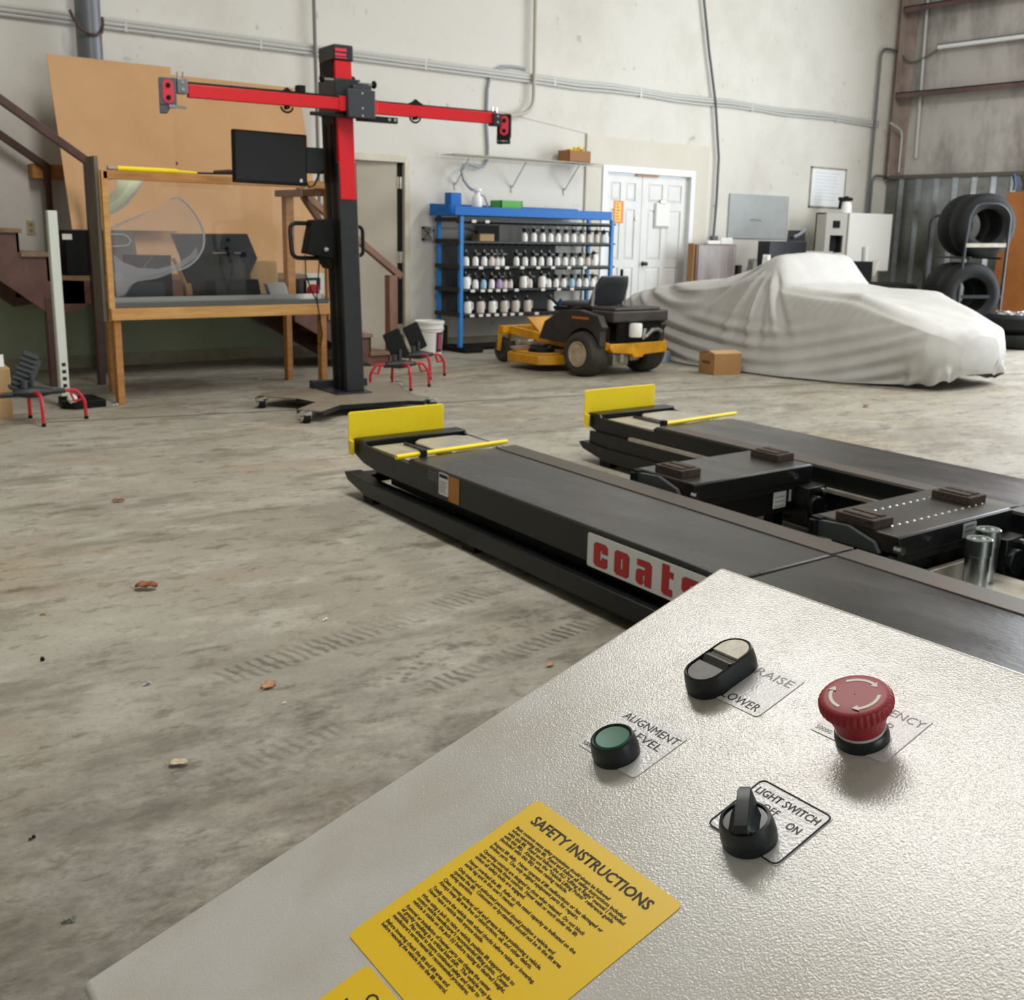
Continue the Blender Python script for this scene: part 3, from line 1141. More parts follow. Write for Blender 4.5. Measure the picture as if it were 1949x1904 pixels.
def skirt(root, u, z):
    return root.matrix_world.inverted() @ LM @ Matrix(((0, 0, -1, SX), (-1, 0, 0, u), (0, 1, 0, z), (0, 0, 0, 1)))


M_INK = mat('black_ink', '#141414', 0.6)
M_WSTK = mat('white_vinyl', '#e9eaec', 0.35)
M_LRED = mat('logo_red', '#c4121c', 0.4)


def sticker(root, u, z, w, h, mt, name, nlines, ink, head=0.0, headm=None):
    T = skirt(root, u, z)
    m = MB()
    m.prism(rrect(0, 0, w, h, 0.003), 0, 0.0012, T)
    o = m.build(name, mt, root)
    if nlines:
        m = MB()
        y = h * (0.90 - head)
        for k in range(nlines):
            yy = y - (k + 1) * (y - 0.006) / (nlines + 0.5)
            m.box((w * 0.1, yy, 0.0012), (w * random.uniform(0.7, 0.92), yy + 0.35 * y / nlines, 0.0016), T)
        m.build('print_lines', ink, o)
    if head:
        m = MB()
        m.box((w * .06, h * (1 - head), 0.0012), (w * .94, h * 0.95, 0.0017), T)
        m.build('header', headm, o)
    return o


sticker(rl, 3.940, 0.215, 0.098, 0.062, M_CHAR, 'warning_sticker', 3, mat('grey_ink', '#5c6165', 0.6))
sticker(rl, 3.838, 0.178, 0.082, 0.094, M_WSTK, 'info_sticker', 7, mat('grey_print', '#8b8d90', 0.6), 0.22, M_INK)
sticker(rl, 3.752, 0.163, 0.088, 0.108, mat('ochre_vinyl', '#b5761c', 0.45), 'caution_sticker', 0, None)
T = skirt(rl, 2.765, 0.143)
PW, PH = 0.70, 0.118
m = MB()
m.prism(rrect(0, 0, PW, PH, 0.008), 0, 0.002, T)
lg = m.build('logo_plate', M_WSTK, rl)
# block letters c o a t s in a 10 high cell
c_ = [(1, 0), (0, 1), (0, 9), (1, 10), (5, 10), (6, 9), (6, 6.2), (3.6, 6.2), (3.6, 7.2), (2.8, 7.2), (2.8, 2.8), (3.6, 2.8), (3.6, 4.2), (6, 4.2), (6, 1), (5, 0)]
oL = [(1, 0), (0, 1), (0, 9), (1, 10), (3, 10), (3, 7.4), (2.6, 7.4), (2.6, 2.6), (3, 2.6), (3, 0)]
oR = [(6 - x, y) for x, y in reversed(oL)]
a_ = [(1, 0), (0, 1), (0, 5), (1, 6), (3.4, 6), (3.4, 7.6), (0.3, 7.6), (0.3, 10), (5, 10), (6, 9), (6, 0), (3.6, 0), (3.3, 1.6), (3.4, 1.8), (3.4, 4.2), (2.6, 4.2), (2.6, 1.6), (2.9, 1.2), (2.4, 0)]
t_ = [(2, 0), (1, 1), (1, 12), (3.6, 12), (3.6, 9.6), (5.2, 9.6), (5.2, 7.4), (3.6, 7.4), (3.6, 2.6), (5, 2.6), (5, 0)]
s_ = [(0.2, 0), (0.2, 2.4), (3.2, 2.4), (3.2, 4), (1, 4), (0, 5), (0, 9), (1, 10), (5.8, 10), (5.8, 7.6), (2.8, 7.6), (2.8, 6.2), (5, 6.2), (6, 5.2), (6, 1), (5, 0)]
for mt_, z0, z1, gr in ((M_INK, 0.002, 0.0026, 0.35), (M_LRED, 0.0026, 0.0036, 0.0)):
    m = MB()
    x = 0.038
    sc_x, sc_y = 0.0128, 0.0092
    for polys, w in (((c_,), 6), ((oL, oR), 6), ((a_,), 6), ((t_,), 5.4), ((s_,), 6)):
        m = MB()
        for p in polys:
            pts = [(x + px * sc_x, 0.012 + py * sc_y * 0.88) for px, py in p]
            if gr:
                g = 0.0022
                n = len(pts)
                out = []
                for i in range(n):
                    ax, ay = pts[i - 1]
                    bx, by = pts[i]
                    qx, qy = pts[(i + 1) % n]
                    e1 = Vector((bx - ax, by - ay)).normalized()
                    e2 = Vector((qx - bx, qy - by)).normalized()
                    sg = 1 if sum(pts[k - 1][0] * pts[k][1] - pts[k][0] * pts[k - 1][1] for k in range(n)) > 0 else -1
                    n1, n2 = Vector((e1.y, -e1.x)) * sg, Vector((e2.y, -e2.x)) * sg
                    b = (n1 + n2)
                    b = b.normalized() if b.length > 1e-4 else n1
                    out.append((bx + b.x * g, by + b.y * g))
                pts = out
            m.prism(pts, z0, z1, T)
        x += (w + 3.1) * sc_x * 1.0
        m.build('logo_letter' if not gr else 'logo_outline', mt_, lg)

# --- rolling jacks between the runways
def rolling_jack(x0, x1, u0, u1, label, welds):
    M0 = Matrix.Translation(LM @ Vector(((x0 + x1) / 2, (u0 + u1) / 2, 0)))
    root = thing('rolling_jack', label, 'lift jack', M0, 'rolling jacks between the runways')
    T = lf(root)
    z = 0.305
    m = MB()
    m.box((x0, u0, z - 0.065), (x1, u1, z), T)
    bm_ = m.build('beam', M_DECK if not welds else mat('jack_black_steel', '#47423d', 0.36, 0.3, col2='#2b2825', scale=4, detail=8), root, bevel=0.006)
    m = MB()
    m.box((x0 - 0.004, u0 - 0.006, z - 0.07), (x1 + 0.004, u0 + 0.004, z - 0.004), T)
    m.build('front_channel', M_BLACK, root, bevel=0.002)
    # sliding arm end with slanted grey cheek
    m = MB()
    P = T @ Matrix(((0, 0, 1, 0), (1, 0, 0, 0), (0, 1, 0, 0), (0, 0, 0, 1)))
    m.prism([(u0 + 0.06, z - 0.068), (u1 - 0.03, z - 0.068), (u1 - 0.03, z - 0.012), (u0 + 0.20, z - 0.004), (u0 + 0.085, z - 0.035)], x0 - 0.024, x0 - 0.006, P)
    m.build('cheek_plate', mat('cheek_grey', '#4b5152', 0.5), root)
    m = MB()
    m.box((x0 - 0.02, u1 - 0.04, z - 0.07), (x0 + 0.03, u1 + 0.006, z - 0.004), T)
    m.cyl(T @ Vector((x0 - 0.03, u1 - 0.015, z - 0.06)), T @ Vector((x0 - 0.03, u1 - 0.015, z - 0.012)), 0.016, n=12)
    m.build('end_stop', M_BLACK_MATT, root)
    m = MB()
    m.cyl(T @ Vector((x0 + 0.005, u0 - 0.02, z - 0.045)), T @ Vector((x0 + 0.005, u0 + 0.01, z - 0.045)), 0.014, n=8)
    m.build('bolt', M_CHROME, root)
    m = MB()
    m.cyl(T @ Vector((x0 + (0.62 if not welds else 0.17), u0 - 0.022, z - 0.034)), T @ Vector((x0 + (0.62 if not welds else 0.17), u0, z - 0.034)), 0.015, 0.010, n=8)
    m.build('bolt', M_CHROME, root)
    if welds:
        m = MB()
        for r in (0.10, 0.27):
            for k in range(14):
                xx = x0 + 0.10 + k * 0.045
                m.add([T @ Vector((xx + 0.010 * math.cos(t * PI / 3), u0 + r + 0.006 * math.sin(t * PI / 3), z)) for t in range(6)] + [T @ Vector((xx, u0 + r, z + 0.004))],
                      [(t, (t + 1) % 6, 6) for t in range(6)])
        m.build('weld_beads', M_ZINC, bm_)
    # lower carriage
    m = MB()
    m.box((x0 + 0.05, u0 + 0.03, 0.10), (x1 - 0.04, u1 - 0.04, z - 0.075), T)
    m.box((x0 - 0.01, u0 + 0.00, z - 0.10), (x1 + 0.01, u0 + 0.03, z - 0.072), T)
    m.build('carriage', M_BLACK_MATT, root, bevel=0.003)
    m = MB()
    for xx in (x0 + 0.10, x1 - 0.12):
        m.cyl(T @ Vector((xx, u0 + 0.12, 0.035)), T @ Vector((xx + 0.05, u0 + 0.12, 0.035)), 0.035, n=16)
        m.box((xx - 0.005, u0 + 0.09, 0.03), (xx + 0.055, u0 + 0.15, 0.11), T)
    m.build('roller', M_BLACK_MATT, root)
    # two rubber pads
    pm = mat('rusty_rubber_pad', '#4a3a2c', 0.85, col2='#2b2723', scale=30, bump=0.4, bscale=80)
    for xx in (x0 + (0.02 if not welds else -0.005), x1 - (0.115 if not welds else 0.125)):
        m = MB()
        m.box((xx, u0 + 0.10, z), (xx + 0.115, u0 + 0.27, z + 0.032), T)
        m.box((xx + 0.015, u0 + 0.12, z + 0.032), (xx + 0.05, u0 + 0.25, z + 0.038), T)
        m.box((xx + 0.065, u0 + 0.12, z + 0.032), (xx + 0.10, u0 + 0.25, z + 0.038), T)
        m.build('pad', pm, root, bevel=0.005)
    return root, T


j1, T1 = rolling_jack(2.957, 3.70, 2.95, 3.315, 'rolling jack with the orange topped label, the one farther from the grey console', False)
j2, T2 = rolling_jack(3.02, 3.745, 2.005, 2.365, 'rolling jack with weld beads on top, nearer the grey console', True)


def front_label(root, T, x, u, z, w, h, lines, bar=None, dark=False):
    F = T @ Matrix(((1, 0, 0, x), (0, 0, -1, u), (0, 1, 0, z), (0, 0, 0, 1)))
    m = MB()
    m.prism(rrect(0, 0, w, h, 0.003), 0, 0.0015, F)
    o = m.build('label', M_WSTK if not dark else M_GREYB, root)
    m = MB()
    for k in range(lines):
        y = h * 0.8 - k * h * 0.7 / lines - (0.2 * h if bar else 0)
        m.box((w * .12, y - h * 0.06, 0.0015), (w * .88, y, 0.002), F)
    m.build('print_lines', M_INK if dark else M_GREYB, o)
    if bar:
        m = MB()
        m.box((0, h * 0.84, 0.0015), (w, h, 0.0021), F)
        m.build('orange_bar', mat('orange_print', '#d5502a', 0.5), o)


front_label(j1, T1, 3.49, 2.9785, 0.125, 0.085, 0.085, 3, True)
front_label(j1, T1, 3.595, 2.9785, 0.145, 0.06, 0.062, 3)
front_label(j2, T2, 3.41, 1.998, 0.242, 0.085, 0.052, 2, False, True)
# hose, valve and wheel hardware on the carriages
for T, jj, x0, u0 in ((T1, j1, 3.60, 2.88), (T2, j2, 3.60, 1.93)):
    m = MB()
    m.cyl(T @ Vector((x0 + 0.05, u0, 0.14)), T @ Vector((x0 + 0.05, u0 - 0.03, 0.14)), 0.045, n=18)
    m.box((x0 + 0.01, u0, 0.06), (x0 + 0.14, u0 + 0.10, 0.22), T)
    m.build('valve_block', M_BLACK, jj, bevel=0.004)
    for dx, dz in ((0.11, 0.13), (0.10, 0.20)):
        m = MB()
        m.cyl(T @ Vector((x0 + dx, u0 - 0.02, dz)), T @ Vector((x0 + dx, u0 + 0.01, dz)), 0.014, n=8)
        m.build('fitting', M_CHROME, jj, smooth=True)
# plate the adapters stand on
m = MB()
m.box((3.06, 1.70, 0.08), (3.58, 2.03, 0.10), T2)
m.box((3.05, 1.975, 0.10), (3.56, 2.0, 0.165), T2)
m.build('adapter_shelf', M_ALU, j2, bevel=0.003)
for i, (px, lab) in enumerate(((3.305, 'zinc plated jack adapter cylinder standing nearer on the shelf of the front jack'),
                               (3.375, 'zinc plated jack adapter cylinder standing behind its twin on the front jack shelf'))):
    c = LM @ Vector((px + 0.02 * i, 1.87 + 0.02 * i, 0.1005))
    ad = thing('jack_adapter', lab, 'jack adapter', Matrix.Translation(c + (Vector((0.055, 0.03, 0)) if i else Vector((0, 0, 0)))), 'zinc jack adapters')
    m = MB()
    m.lathe([(0.034, 0), (0.034, 0.008), (0.040, 0.010), (0.040, 0.13), (0.043, 0.132), (0.043, 0.186), (0.040, 0.19), (0.030, 0.19), (0.026, 0.182), (0, 0.182)], n=28)
    m.build('sleeve', M_ZINC, ad, smooth=True)
    m = MB()
    for t in range(3):
        a = t * 2.1
        m.lathe([(0.008, 0.181), (0.008, 0.187), (0, 0.188)], (0.018 * math.cos(a), 0.018 * math.sin(a), 0), n=8)
    m.build('detent', M_ZINC, ad)

# ------------------------------------------------------------------ control console
CON = Matrix(((-0.081, 0.938, -0.336, 0.643), (-0.9967, -0.076, 0.028, 0.544), (0.001, 0.337, 0.9414, 1.007), (0, 0, 0, 1)))
_x = Vector((-0.081, -0.9967, 0.001)).normalized()
_y = Vector((0.938, -0.076, 0.337))
_y = (_y - _x * _y.dot(_x)).normalized()
_z = _x.cross(_y)
CON = Matrix(((_x.x, _y.x, _z.x, 0.643), (_x.y, _y.y, _z.y, 0.544), (_x.z, _y.z, _z.z, 1.007), (0, 0, 0, 1)))
cbase = CON @ Vector((0.21, -0.26, 0))
con = thing('control_console', 'pale textured lift control console with buttons and yellow instruction stickers', 'control console', Matrix.Translation((cbase.x, cbase.y, 0)))
TC = con.matrix_world.inverted() @ CON


def console_paint():
    m = bpy.data.materials.new('textured_console_paint')
    m.use_nodes = True
    nt = m.node_tree
    b = nt.nodes['Principled BSDF']
    b.inputs['Roughness'].default_value = 0.22
    b.inputs['Specular IOR Level'].default_value = 0.6
    tc = nt.nodes.new('ShaderNodeTexCoord')
    n = nt.nodes.new('ShaderNodeTexNoise')
    n.inputs['Scale'].default_value = 14
    n.inputs['Detail'].default_value = 5
    nt.links.new(tc.outputs['Object'], n.inputs['Vector'])
    r = nt.nodes.new('ShaderNodeValToRGB')
    r.color_ramp.elements[0].position = 0.40
    r.color_ramp.elements[0].color = lin('#d3d1cb')
    r.color_ramp.elements[1].position = 0.62
    r.color_ramp.elements[1].color = lin('#cac6bc')
    nt.links.new(n.outputs['Fac'], r.inputs[0])
    # finger grime round the operators
    g = nt.nodes.new('ShaderNodeTexNoise')
    g.inputs['Scale'].default_value = 30
    g.inputs['Detail'].default_value = 8
    g.inputs['Roughness'].default_value = 0.7
    nt.links.new(tc.outputs['Object'], g.inputs['Vector'])
    dist = nt.nodes.new('ShaderNodeVectorMath')
    dist.operation = 'DISTANCE'
    p0 = TC @ Vector((0.155, -0.100, 0))
    dist.inputs[1].default_value = p0
    nt.links.new(tc.outputs['Object'], dist.inputs[0])
    fall = nt.nodes.new('ShaderNodeMapRange')
    fall.inputs['From Min'].default_value = 0.03
    fall.inputs['From Max'].default_value = 0.13
    fall.inputs['To Min'].default_value = 0.75
    fall.inputs['To Max'].default_value = 0.0
    nt.links.new(dist.outputs['Value'], fall.inputs['Value'])
    gr = nt.nodes.new('ShaderNodeMapRange')
    gr.inputs['From Min'].default_value = 0.46
    gr.inputs['From Max'].default_value = 0.66
    nt.links.new(g.outputs['Fac'], gr.inputs['Value'])
    gm = nt.nodes.new('ShaderNodeMath')
    gm.operation = 'MULTIPLY'
    nt.links.new(fall.outputs[0], gm.inputs[0])
    nt.links.new(gr.outputs[0], gm.inputs[1])
    mx = nt.nodes.new('ShaderNodeMix')
    mx.data_type = 'RGBA'
    nt.links.new(gm.outputs[0], mx.inputs['Factor'])
    nt.links.new(r.outputs[0], mx.inputs['A'])
    mx.inputs['B'].default_value = lin('#8d8168')
    nt.links.new(mx.outputs['Result'], b.inputs['Base Color'])
    v = nt.nodes.new('ShaderNodeTexNoise')
    v.inputs['Scale'].default_value = 780
    v.inputs['Detail'].default_value = 1.5
    v.inputs['Distortion'].default_value = 0.4
    nt.links.new(tc.outputs['Object'], v.inputs['Vector'])
    bp = nt.nodes.new('ShaderNodeBump')
    bp.inputs['Strength'].default_value = 0.30
    bp.inputs['Distance'].default_value = 0.0007
    nt.links.new(v.outputs['Fac'], bp.inputs['Height'])
    nt.links.new(bp.outputs[0], b.inputs['Normal'])
    return m


M_CONS = console_paint()
m = MB()
m.box((0, -0.515, -0.20), (0.42, 0, 0), TC)
m.build('enclosure', M_CONS, con, bevel=0.005, seg=4)
m = MB()
b0 = con.matrix_world.inverted() @ Vector((cbase.x, cbase.y, 0))
m.box((-0.11, -0.11, 0.012), (0.11, 0.11, cbase.z - 0.14))
m.build('pedestal', M_CONS, con, bevel=0.006)
m = MB()
m.box((-0.17, -0.17, 0), (0.17, 0.17, 0.012))
m.build('foot_plate', M_CONS, con, bevel=0.002)

M_VWHITE = mat('white_label_vinyl', '#e4e4e3', 0.22, bump=0.10, bscale=500)
M_VYEL = mat('yellow_label_vinyl', '#ffd321', 0.35)
M_INKY = mat('brown_black_ink', '#2a2108', 0.6)
M_INKG = mat('worn_grey_ink', '#8f8f8c', 0.5)


def label(name, x0, y0, x1, y1, mt, lines, ink=M_INK, r=0.003):
    m = MB()
    m.prism(rrect(x0, y0, x1, y1, r), 0.0001, 0.0005, TC)
    o = m.build(name, mt, con)
    if lines:
        for grp in ([[l] for l in lines] if len(lines) < 5 else [lines]):
            text(grp, ink, o, T=TC @ Matrix.Translation((0, 0, 0.00065)))
    return o


# alignment level
label('alignment_sticker', 0.0765, -0.2055, 0.132, -0.1595, M_VWHITE,
      [('ALIGNMENT', 0.1055, -0.1705, 0.0088, 'CENTER', 0.0, 0.050), ('LEVEL', 0.1115, -0.1805, 0.0088, 'CENTER', 0.0, 0.028), ('50000', 0.0785, -0.2035, 0.0048, 'LEFT', 0.0, 0.011)])
# raise / lower (worn print)
o = label('raise_sticker', 0.0965, -0.1215, 0.1525, -0.0768, M_VWHITE, [('LOWER', 0.1175, -0.1185, 0.0098, 'LEFT', 0.0, 0.030)])
text([('RAISE', 0.118, -0.0890, 0.0098, 'LEFT', 0.0, 0.030)], M_INKG, o, 'worn_lettering', TC @ Matrix.Translation((0, 0, 0.00065)))
# emergency stop (worn print)
label('emergency_sticker', 0.1845, -0.1115, 0.2385, -0.0662, M_VWHITE,
      [('EMERGENCY', 0.2115, -0.0765, 0.0088, 'CENTER', 0.0, 0.050), ('STOP', 0.2115, -0.0880, 0.0088, 'CENTER', 0.0, 0.024), ('50000', 0.187, -0.1090, 0.0048, 'LEFT', 0.0, 0.011)], M_INKG)
# light switch with printed border
lo = label('light_sticker', 0.1935, -0.2055, 0.2450, -0.1600, M_VWHITE,
           [('LIGHT SWITCH', 0.2192, -0.1708, 0.0074, 'CENTER', 0.00012, 0.044), ('OFF', 0.2085, -0.1790, 0.0074, 'LEFT', 0.0, 0.0115), ('ON', 0.2290, -0.1820, 0.0074, 'LEFT', 0.00012, 0.009)])
m = MB()
pts = rrect(0.1942, -0.2048, 0.2443, -0.1607, 0.0035)
m.tube([TC @ Vector((x, y, 0.0006)) for x, y in pts], 0.0005, 6, closed=True)
m.build('border', M_INK, lo)

# safety instructions
body = ['Basic common sense safety precautions should always be followed', 'when operating this lift.  Read and follow all safety instructions included',
        'with this lift.  Read and follow the ALI "Lifting it Right" manual ( included', 'with this lift).  Always use the "Vehicle Lifting Points" reference guide',
        '(included with this lift) when raising vehicle.', None,
        'Inspect lift daily.  Never operate if lift malfunctions or has damaged or', 'broken parts.  Use only original equipment parts for repairs.', None,
        'Operating controls are designed to close when released.  Do not block', 'open or override these controls.  Never walk or work under the lift', 'unless all safety locks are engaged.', None,
        'Never overload the lift.  Refer to the rated capacity as indicated on the', "serial tag and in the user's manual.", None,
        'Only trained and authorized personnel should position a vehicle and', 'operate the lift.  Customers or by-standers should not be in the lift area', 'during operation.', None,
        'Clean runway surfaces of oil and grease before positioning a vehicle.', 'Always keep lift area free of obstructions, oil, and other debris.', None,
        'Totally secure the vehicle with wheel chocks before raising or lowering.', 'Never raise a vehicle with anyone inside.', None,
        'When using a jack to raise a vehicle, position lift support pads to', "contact vehicle manufacturer's recommended lifting points.  Center", 'vehicle is stable on the jack (s) before raising to desired height.', None,
        'Removal or installation of heavier parts can change the center', 'of gravity resulting in a critical load shift.  The vehicle may be', 'unstable.  Plan ahead to insure continued safety and refer to', "manufacturer's service manual for recommended procedures.", None,
        'Before lowering check the lift and lift area and', 'before removing the vehicle from the lift control.']
L_ = [('SAFETY INSTRUCTIONS', 0.1625, -0.2685, 0.0094, 'CENTER', 0.00022, 0.104)]
yy = -0.2770
for s in body:
    if s is None:
        yy -= 0.0016
        continue
    L_.append((s, 0.1075, yy, 0.00315, 'LEFT', 0.00009, 0.104 * len(s) / 76.0))
    yy -= 0.00292
label('safety_sticker', 0.0985, -0.3870, 0.2265, -0.2535, M_VYEL, L_, M_INKY, 0.004)
# operating instructions, mostly outside the picture
label('operating_sticker', 0.1265, -0.50, 0.2265, -0.3890, M_VYEL,
      [('OPERATING', 0.1765, -0.4020, 0.0094, 'CENTER', 0.00012, 0.062), ('INSTRUCTIONS', 0.1765, -0.4140, 0.0094, 'CENTER', 0.00012, 0.078),
       ('There', 0.1310, -0.4235, 0.0034, 'LEFT', 0.0, None), ('A.', 0.1310, -0.4275, 0.0034, 'LEFT', 0.0, None)], M_INKY, 0.004)

# --- the operators: round green button
M_BEZ = mat('black_bezel_plastic', '#161d21', 0.36)


def at_con(x, y):
    return TC @ Matrix.Translation((x, y, 0))


P = at_con(0.1055, -0.1965)
m = MB()
m.lathe([(0.0148, 0), (0.0150, 0.003), (0.0145, 0.009), (0.0135, 0.0128), (0.0125, 0.0135), (0.0115, 0.0128), (0.0112, 0.010), (0, 0.010)], n=48, M=P)
gb_ = m.build('green_button', M_BEZ, con, smooth=True)
m = MB()
m.lathe([(0.0110, 0.010), (0.0110, 0.0126), (0.0100, 0.0132), (0, 0.0125)], n=48, M=P)
m.build('button_cap', mat('green_cap_plastic', '#0d6a4a', 0.42), gb_, smooth=True)
# double raise / lower button
P = at_con(0.1040, -0.1030)


def stadium(w, h, n=16):
    pts = []
    for i in range(n + 1):
        t = PI * i / n
        pts.append((w * math.cos(t), h + w * math.sin(t)))
    for i in range(n + 1):
        t = PI + PI * i / n
        pts.append((w * math.cos(t), -h + w * math.sin(t)))
    return pts


rows = []
for w, z in ((0.0146, 0), (0.0147, 0.004), (0.0142, 0.010), (0.0135, 0.0138), (0.0126, 0.0145), (0.0120, 0.0140), (0.0118, 0.0105)):
    rows.append([Vector((x, y, z)) for x, y in stadium(w, 0.0122)])
m = MB()
m.grid(rows, P, wrap=True)
n_ = len(rows[0])
m.f.append(tuple((len(rows) - 1) * n_ + i for i in range(n_)))
db = m.build('raise_lower_button', M_BEZ, con, smooth=True)
M_CAPW = mat('worn_white_cap', '#cfc8b4', 0.4, col2='#b3a98f', scale=120)
M_CAPB = mat('worn_black_cap', '#3d3c3a', 0.45, col2='#57534c', scale=90, lo=0.45, hi=0.75)
arc = [(0.0114 * math.cos(PI * i / 20), 0.0125 + 0.0114 * math.sin(PI * i / 20)) for i in range(21)]
m = MB()
m.prism([(0.0114, 0.0062)] + arc + [(-0.0114, 0.0062)], 0.0105, 0.0143, P)
m.build('raise_cap', M_CAPW, db, bevel=0.0006)
m = MB()
m.prism([(-x, -y) for x, y in [(0.0114, 0.0062)] + arc + [(-0.0114, 0.0062)]], 0.0105, 0.0136, P)
m.build('lower_cap', M_CAPB, db, bevel=0.0006)
m = MB()
rows = []
for i in range(13):
    y = -0.0058 + i * 0.0116 / 12
    z = 0.0134 - 0.0018 * math.cos(i / 12 * 2 * PI) * (1 if i < 6 else 0.4)
    rows.append([P @ Vector((x, y, z)) for x in (-0.0113, 0.0113)])
m.grid(rows)
m.box((-0.0113, -0.0058, 0.0105), (0.0113, 0.0058, 0.0112), P)
m.build('middle_bar', mat('worn_dark_bar', '#4b4843', 0.4), db, smooth=True)
# emergency stop mushroom
P = at_con(0.2155, -0.1010)
m = MB()
m.lathe([(0.0152, 0), (0.0155, 0.003), (0.0150, 0.0060), (0.0142, 0.0072), (0.0130, 0.0072)], n=48, M=P)
es = m.build('emergency_stop', M_BEZ, con, smooth=True)
m = MB()
m.lathe([(0.0136, 0.0072), (0.0138, 0.0090), (0.0128, 0.0092)], n=48, M=P)
m.build('white_ring', mat('white_ring_plastic', '#d9d4cb', 0.45), es, smooth=True)
M_MUSH = mat('mushroom_red_plastic', '#a02630', 0.48)
m = MB()
rows = []
NL = 36
for r, z, k in ((0.0136, 0.0091, 0), (0.0148, 0.0130, 0), (0.0162, 0.0172, 0), (0.0180, 0.0208, 0.2), (0.0196, 0.0232, 1.5), (0.0201, 0.0242, 1.7), (0.0203, 0.0262, 1.7), (0.0202, 0.0284, 1.5), (0.0198, 0.0298, 0.5), (0.0190, 0.0306, 0), (0.0165, 0.0311, 0), (0.0100, 0.0314, 0), (0.0004, 0.0315, 0)):
    rows.append([P @ Vector(((r + 0.00035 * k * (1 if (i // 2) % 2 else -1)) * math.cos(2 * PI * i / 144), (r + 0.00035 * k * (1 if (i // 2) % 2 else -1)) * math.sin(2 * PI * i / 144), z)) for i in range(144)])
m.grid(rows, wrap=True)
mu = m.build('mushroom_head', M_MUSH, es, smooth=True, angle=60)
m = MB()
for k in range(3):
    a0 = math.radians(150 - k * 120)
    a1 = a0 - math.radians(72)
    R = 0.0133
    def zz(r):
        return 0.0387
    seg = 14
    inner, outer = [], []
    for i in range(seg + 1):
        t = a0 + (a1 - a0) * i / seg
        inner.append((0.0124 * math.cos(t), 0.0124 * math.sin(t)))
        outer.append((0.0143 * math.cos(t), 0.0143 * math.sin(t)))
    vs = [P @ Vector((x, y, 0.03155)) for x, y in inner + outer]
    m.add(vs, [(i, i + 1, seg + 2 + i, seg + 1 + i) for i in range(seg)])
    tip = a1 - math.radians(16)
    tri = [(0.0109 * math.cos(a1), 0.0109 * math.sin(a1)), (0.0158 * math.cos(a1), 0.0158 * math.sin(a1)), (0.0132 * math.cos(tip), 0.0132 * math.sin(tip))]
    m.add([P @ Vector((x, y, 0.03155)) for x, y in tri], [(0, 1, 2)])
m.build('arrow_marks', mat('white_arrow_print', '#eae3d6', 0.5), mu, solid=0.0004)
# selector knob
P = at_con(0.2205, -0.1990)
m = MB()
m.lathe([(0.0148, 0), (0.0152, 0.004), (0.0148, 0.010), (0.0136, 0.0145), (0.0120, 0.0150), (0.0118, 0.0138), (0.0, 0.0142)], n=48, M=P)
kn = m.build('light_switch_knob', M_BEZ, con, smooth=True)
P2 = P @ Matrix.Rotation(math.radians(38), 4, 'Z')
m = MB()
rows = []
for y, w, h in ((-0.0132, 0.0040, 0.0165), (-0.0118, 0.0044, 0.0205), (-0.005, 0.0046, 0.0220), (0.004, 0.0046, 0.0230), (0.0125, 0.0044, 0.0240), (0.0148, 0.0036, 0.0230)):
    fl = 0.0085 if -0.012 < y < 0.010 else 0.0055
    rows.append([P2 @ Vector(p) for p in ((-fl, y * 0.82, 0.0135), (-w * 1.1, y * 0.95, 0.017), (-w * .85, y, h - 0.001), (-w * .7, y, h), (w * .7, y, h), (w * .85, y, h - 0.001), (w * 1.1, y * 0.95, 0.017), (fl, y * 0.82, 0.0135))])
m.grid(rows)
n_ = 8
m.f.append(tuple(range(n_)))
m.f.append(tuple(range(len(rows) * n_ - 1, (len(rows) - 1) * n_ - 1, -1)))
m.build('grip', mat('black_grip_plastic', '#20262a', 0.42), kn, smooth=True, angle=50)

# ------------------------------------------------------------------ wheel aligner tower
TW = frame((4.275, 7.40, 0), math.radians(-5))
tw = thing('wheel_aligner', 'tall black and red aligner tower with a long red beam and a monitor', 'wheel aligner', TW)
TI = TW.inverted()
LEAN = Matrix(((1, 0, -0.0267, 0.0596), (0, 1, 0, 0), (0, 0, 1, 0), (0, 0, 0, 1)))
PLATE = [(3.62, 7.50), (3.80, 7.24), (3.82, 7.0), (3.56, 6.78), (3.66, 6.62), (3.90, 6.80), (4.42, 6.73), (4.50, 6.66), (4.66, 6.80), (4.62, 6.98), (4.74, 7.3), (4.9, 7.6), (4.78, 7.72), (4.10, 7.74), (3.72, 7.62)]
m = MB()
m.prism(PLATE, 0.070, 0.082, TI)
m.build('base_plate', mat('base_plate_paint', '#8a7f70', 0.5, col2='#766c5f', scale=6), tw, bevel=0.002)
m = MB()
for i in (1, 2, 4, 5, 6, 7, 9, 10):
    a, b = PLATE[i], PLATE[(i + 1) % len(PLATE)]
    m.bar(TI @ Vector((a[0], a[1], 0.066)), TI @ Vector((b[0], b[1], 0.066)), 0.012, 0.03)
m.build('base_edge', M_BLACK, tw)
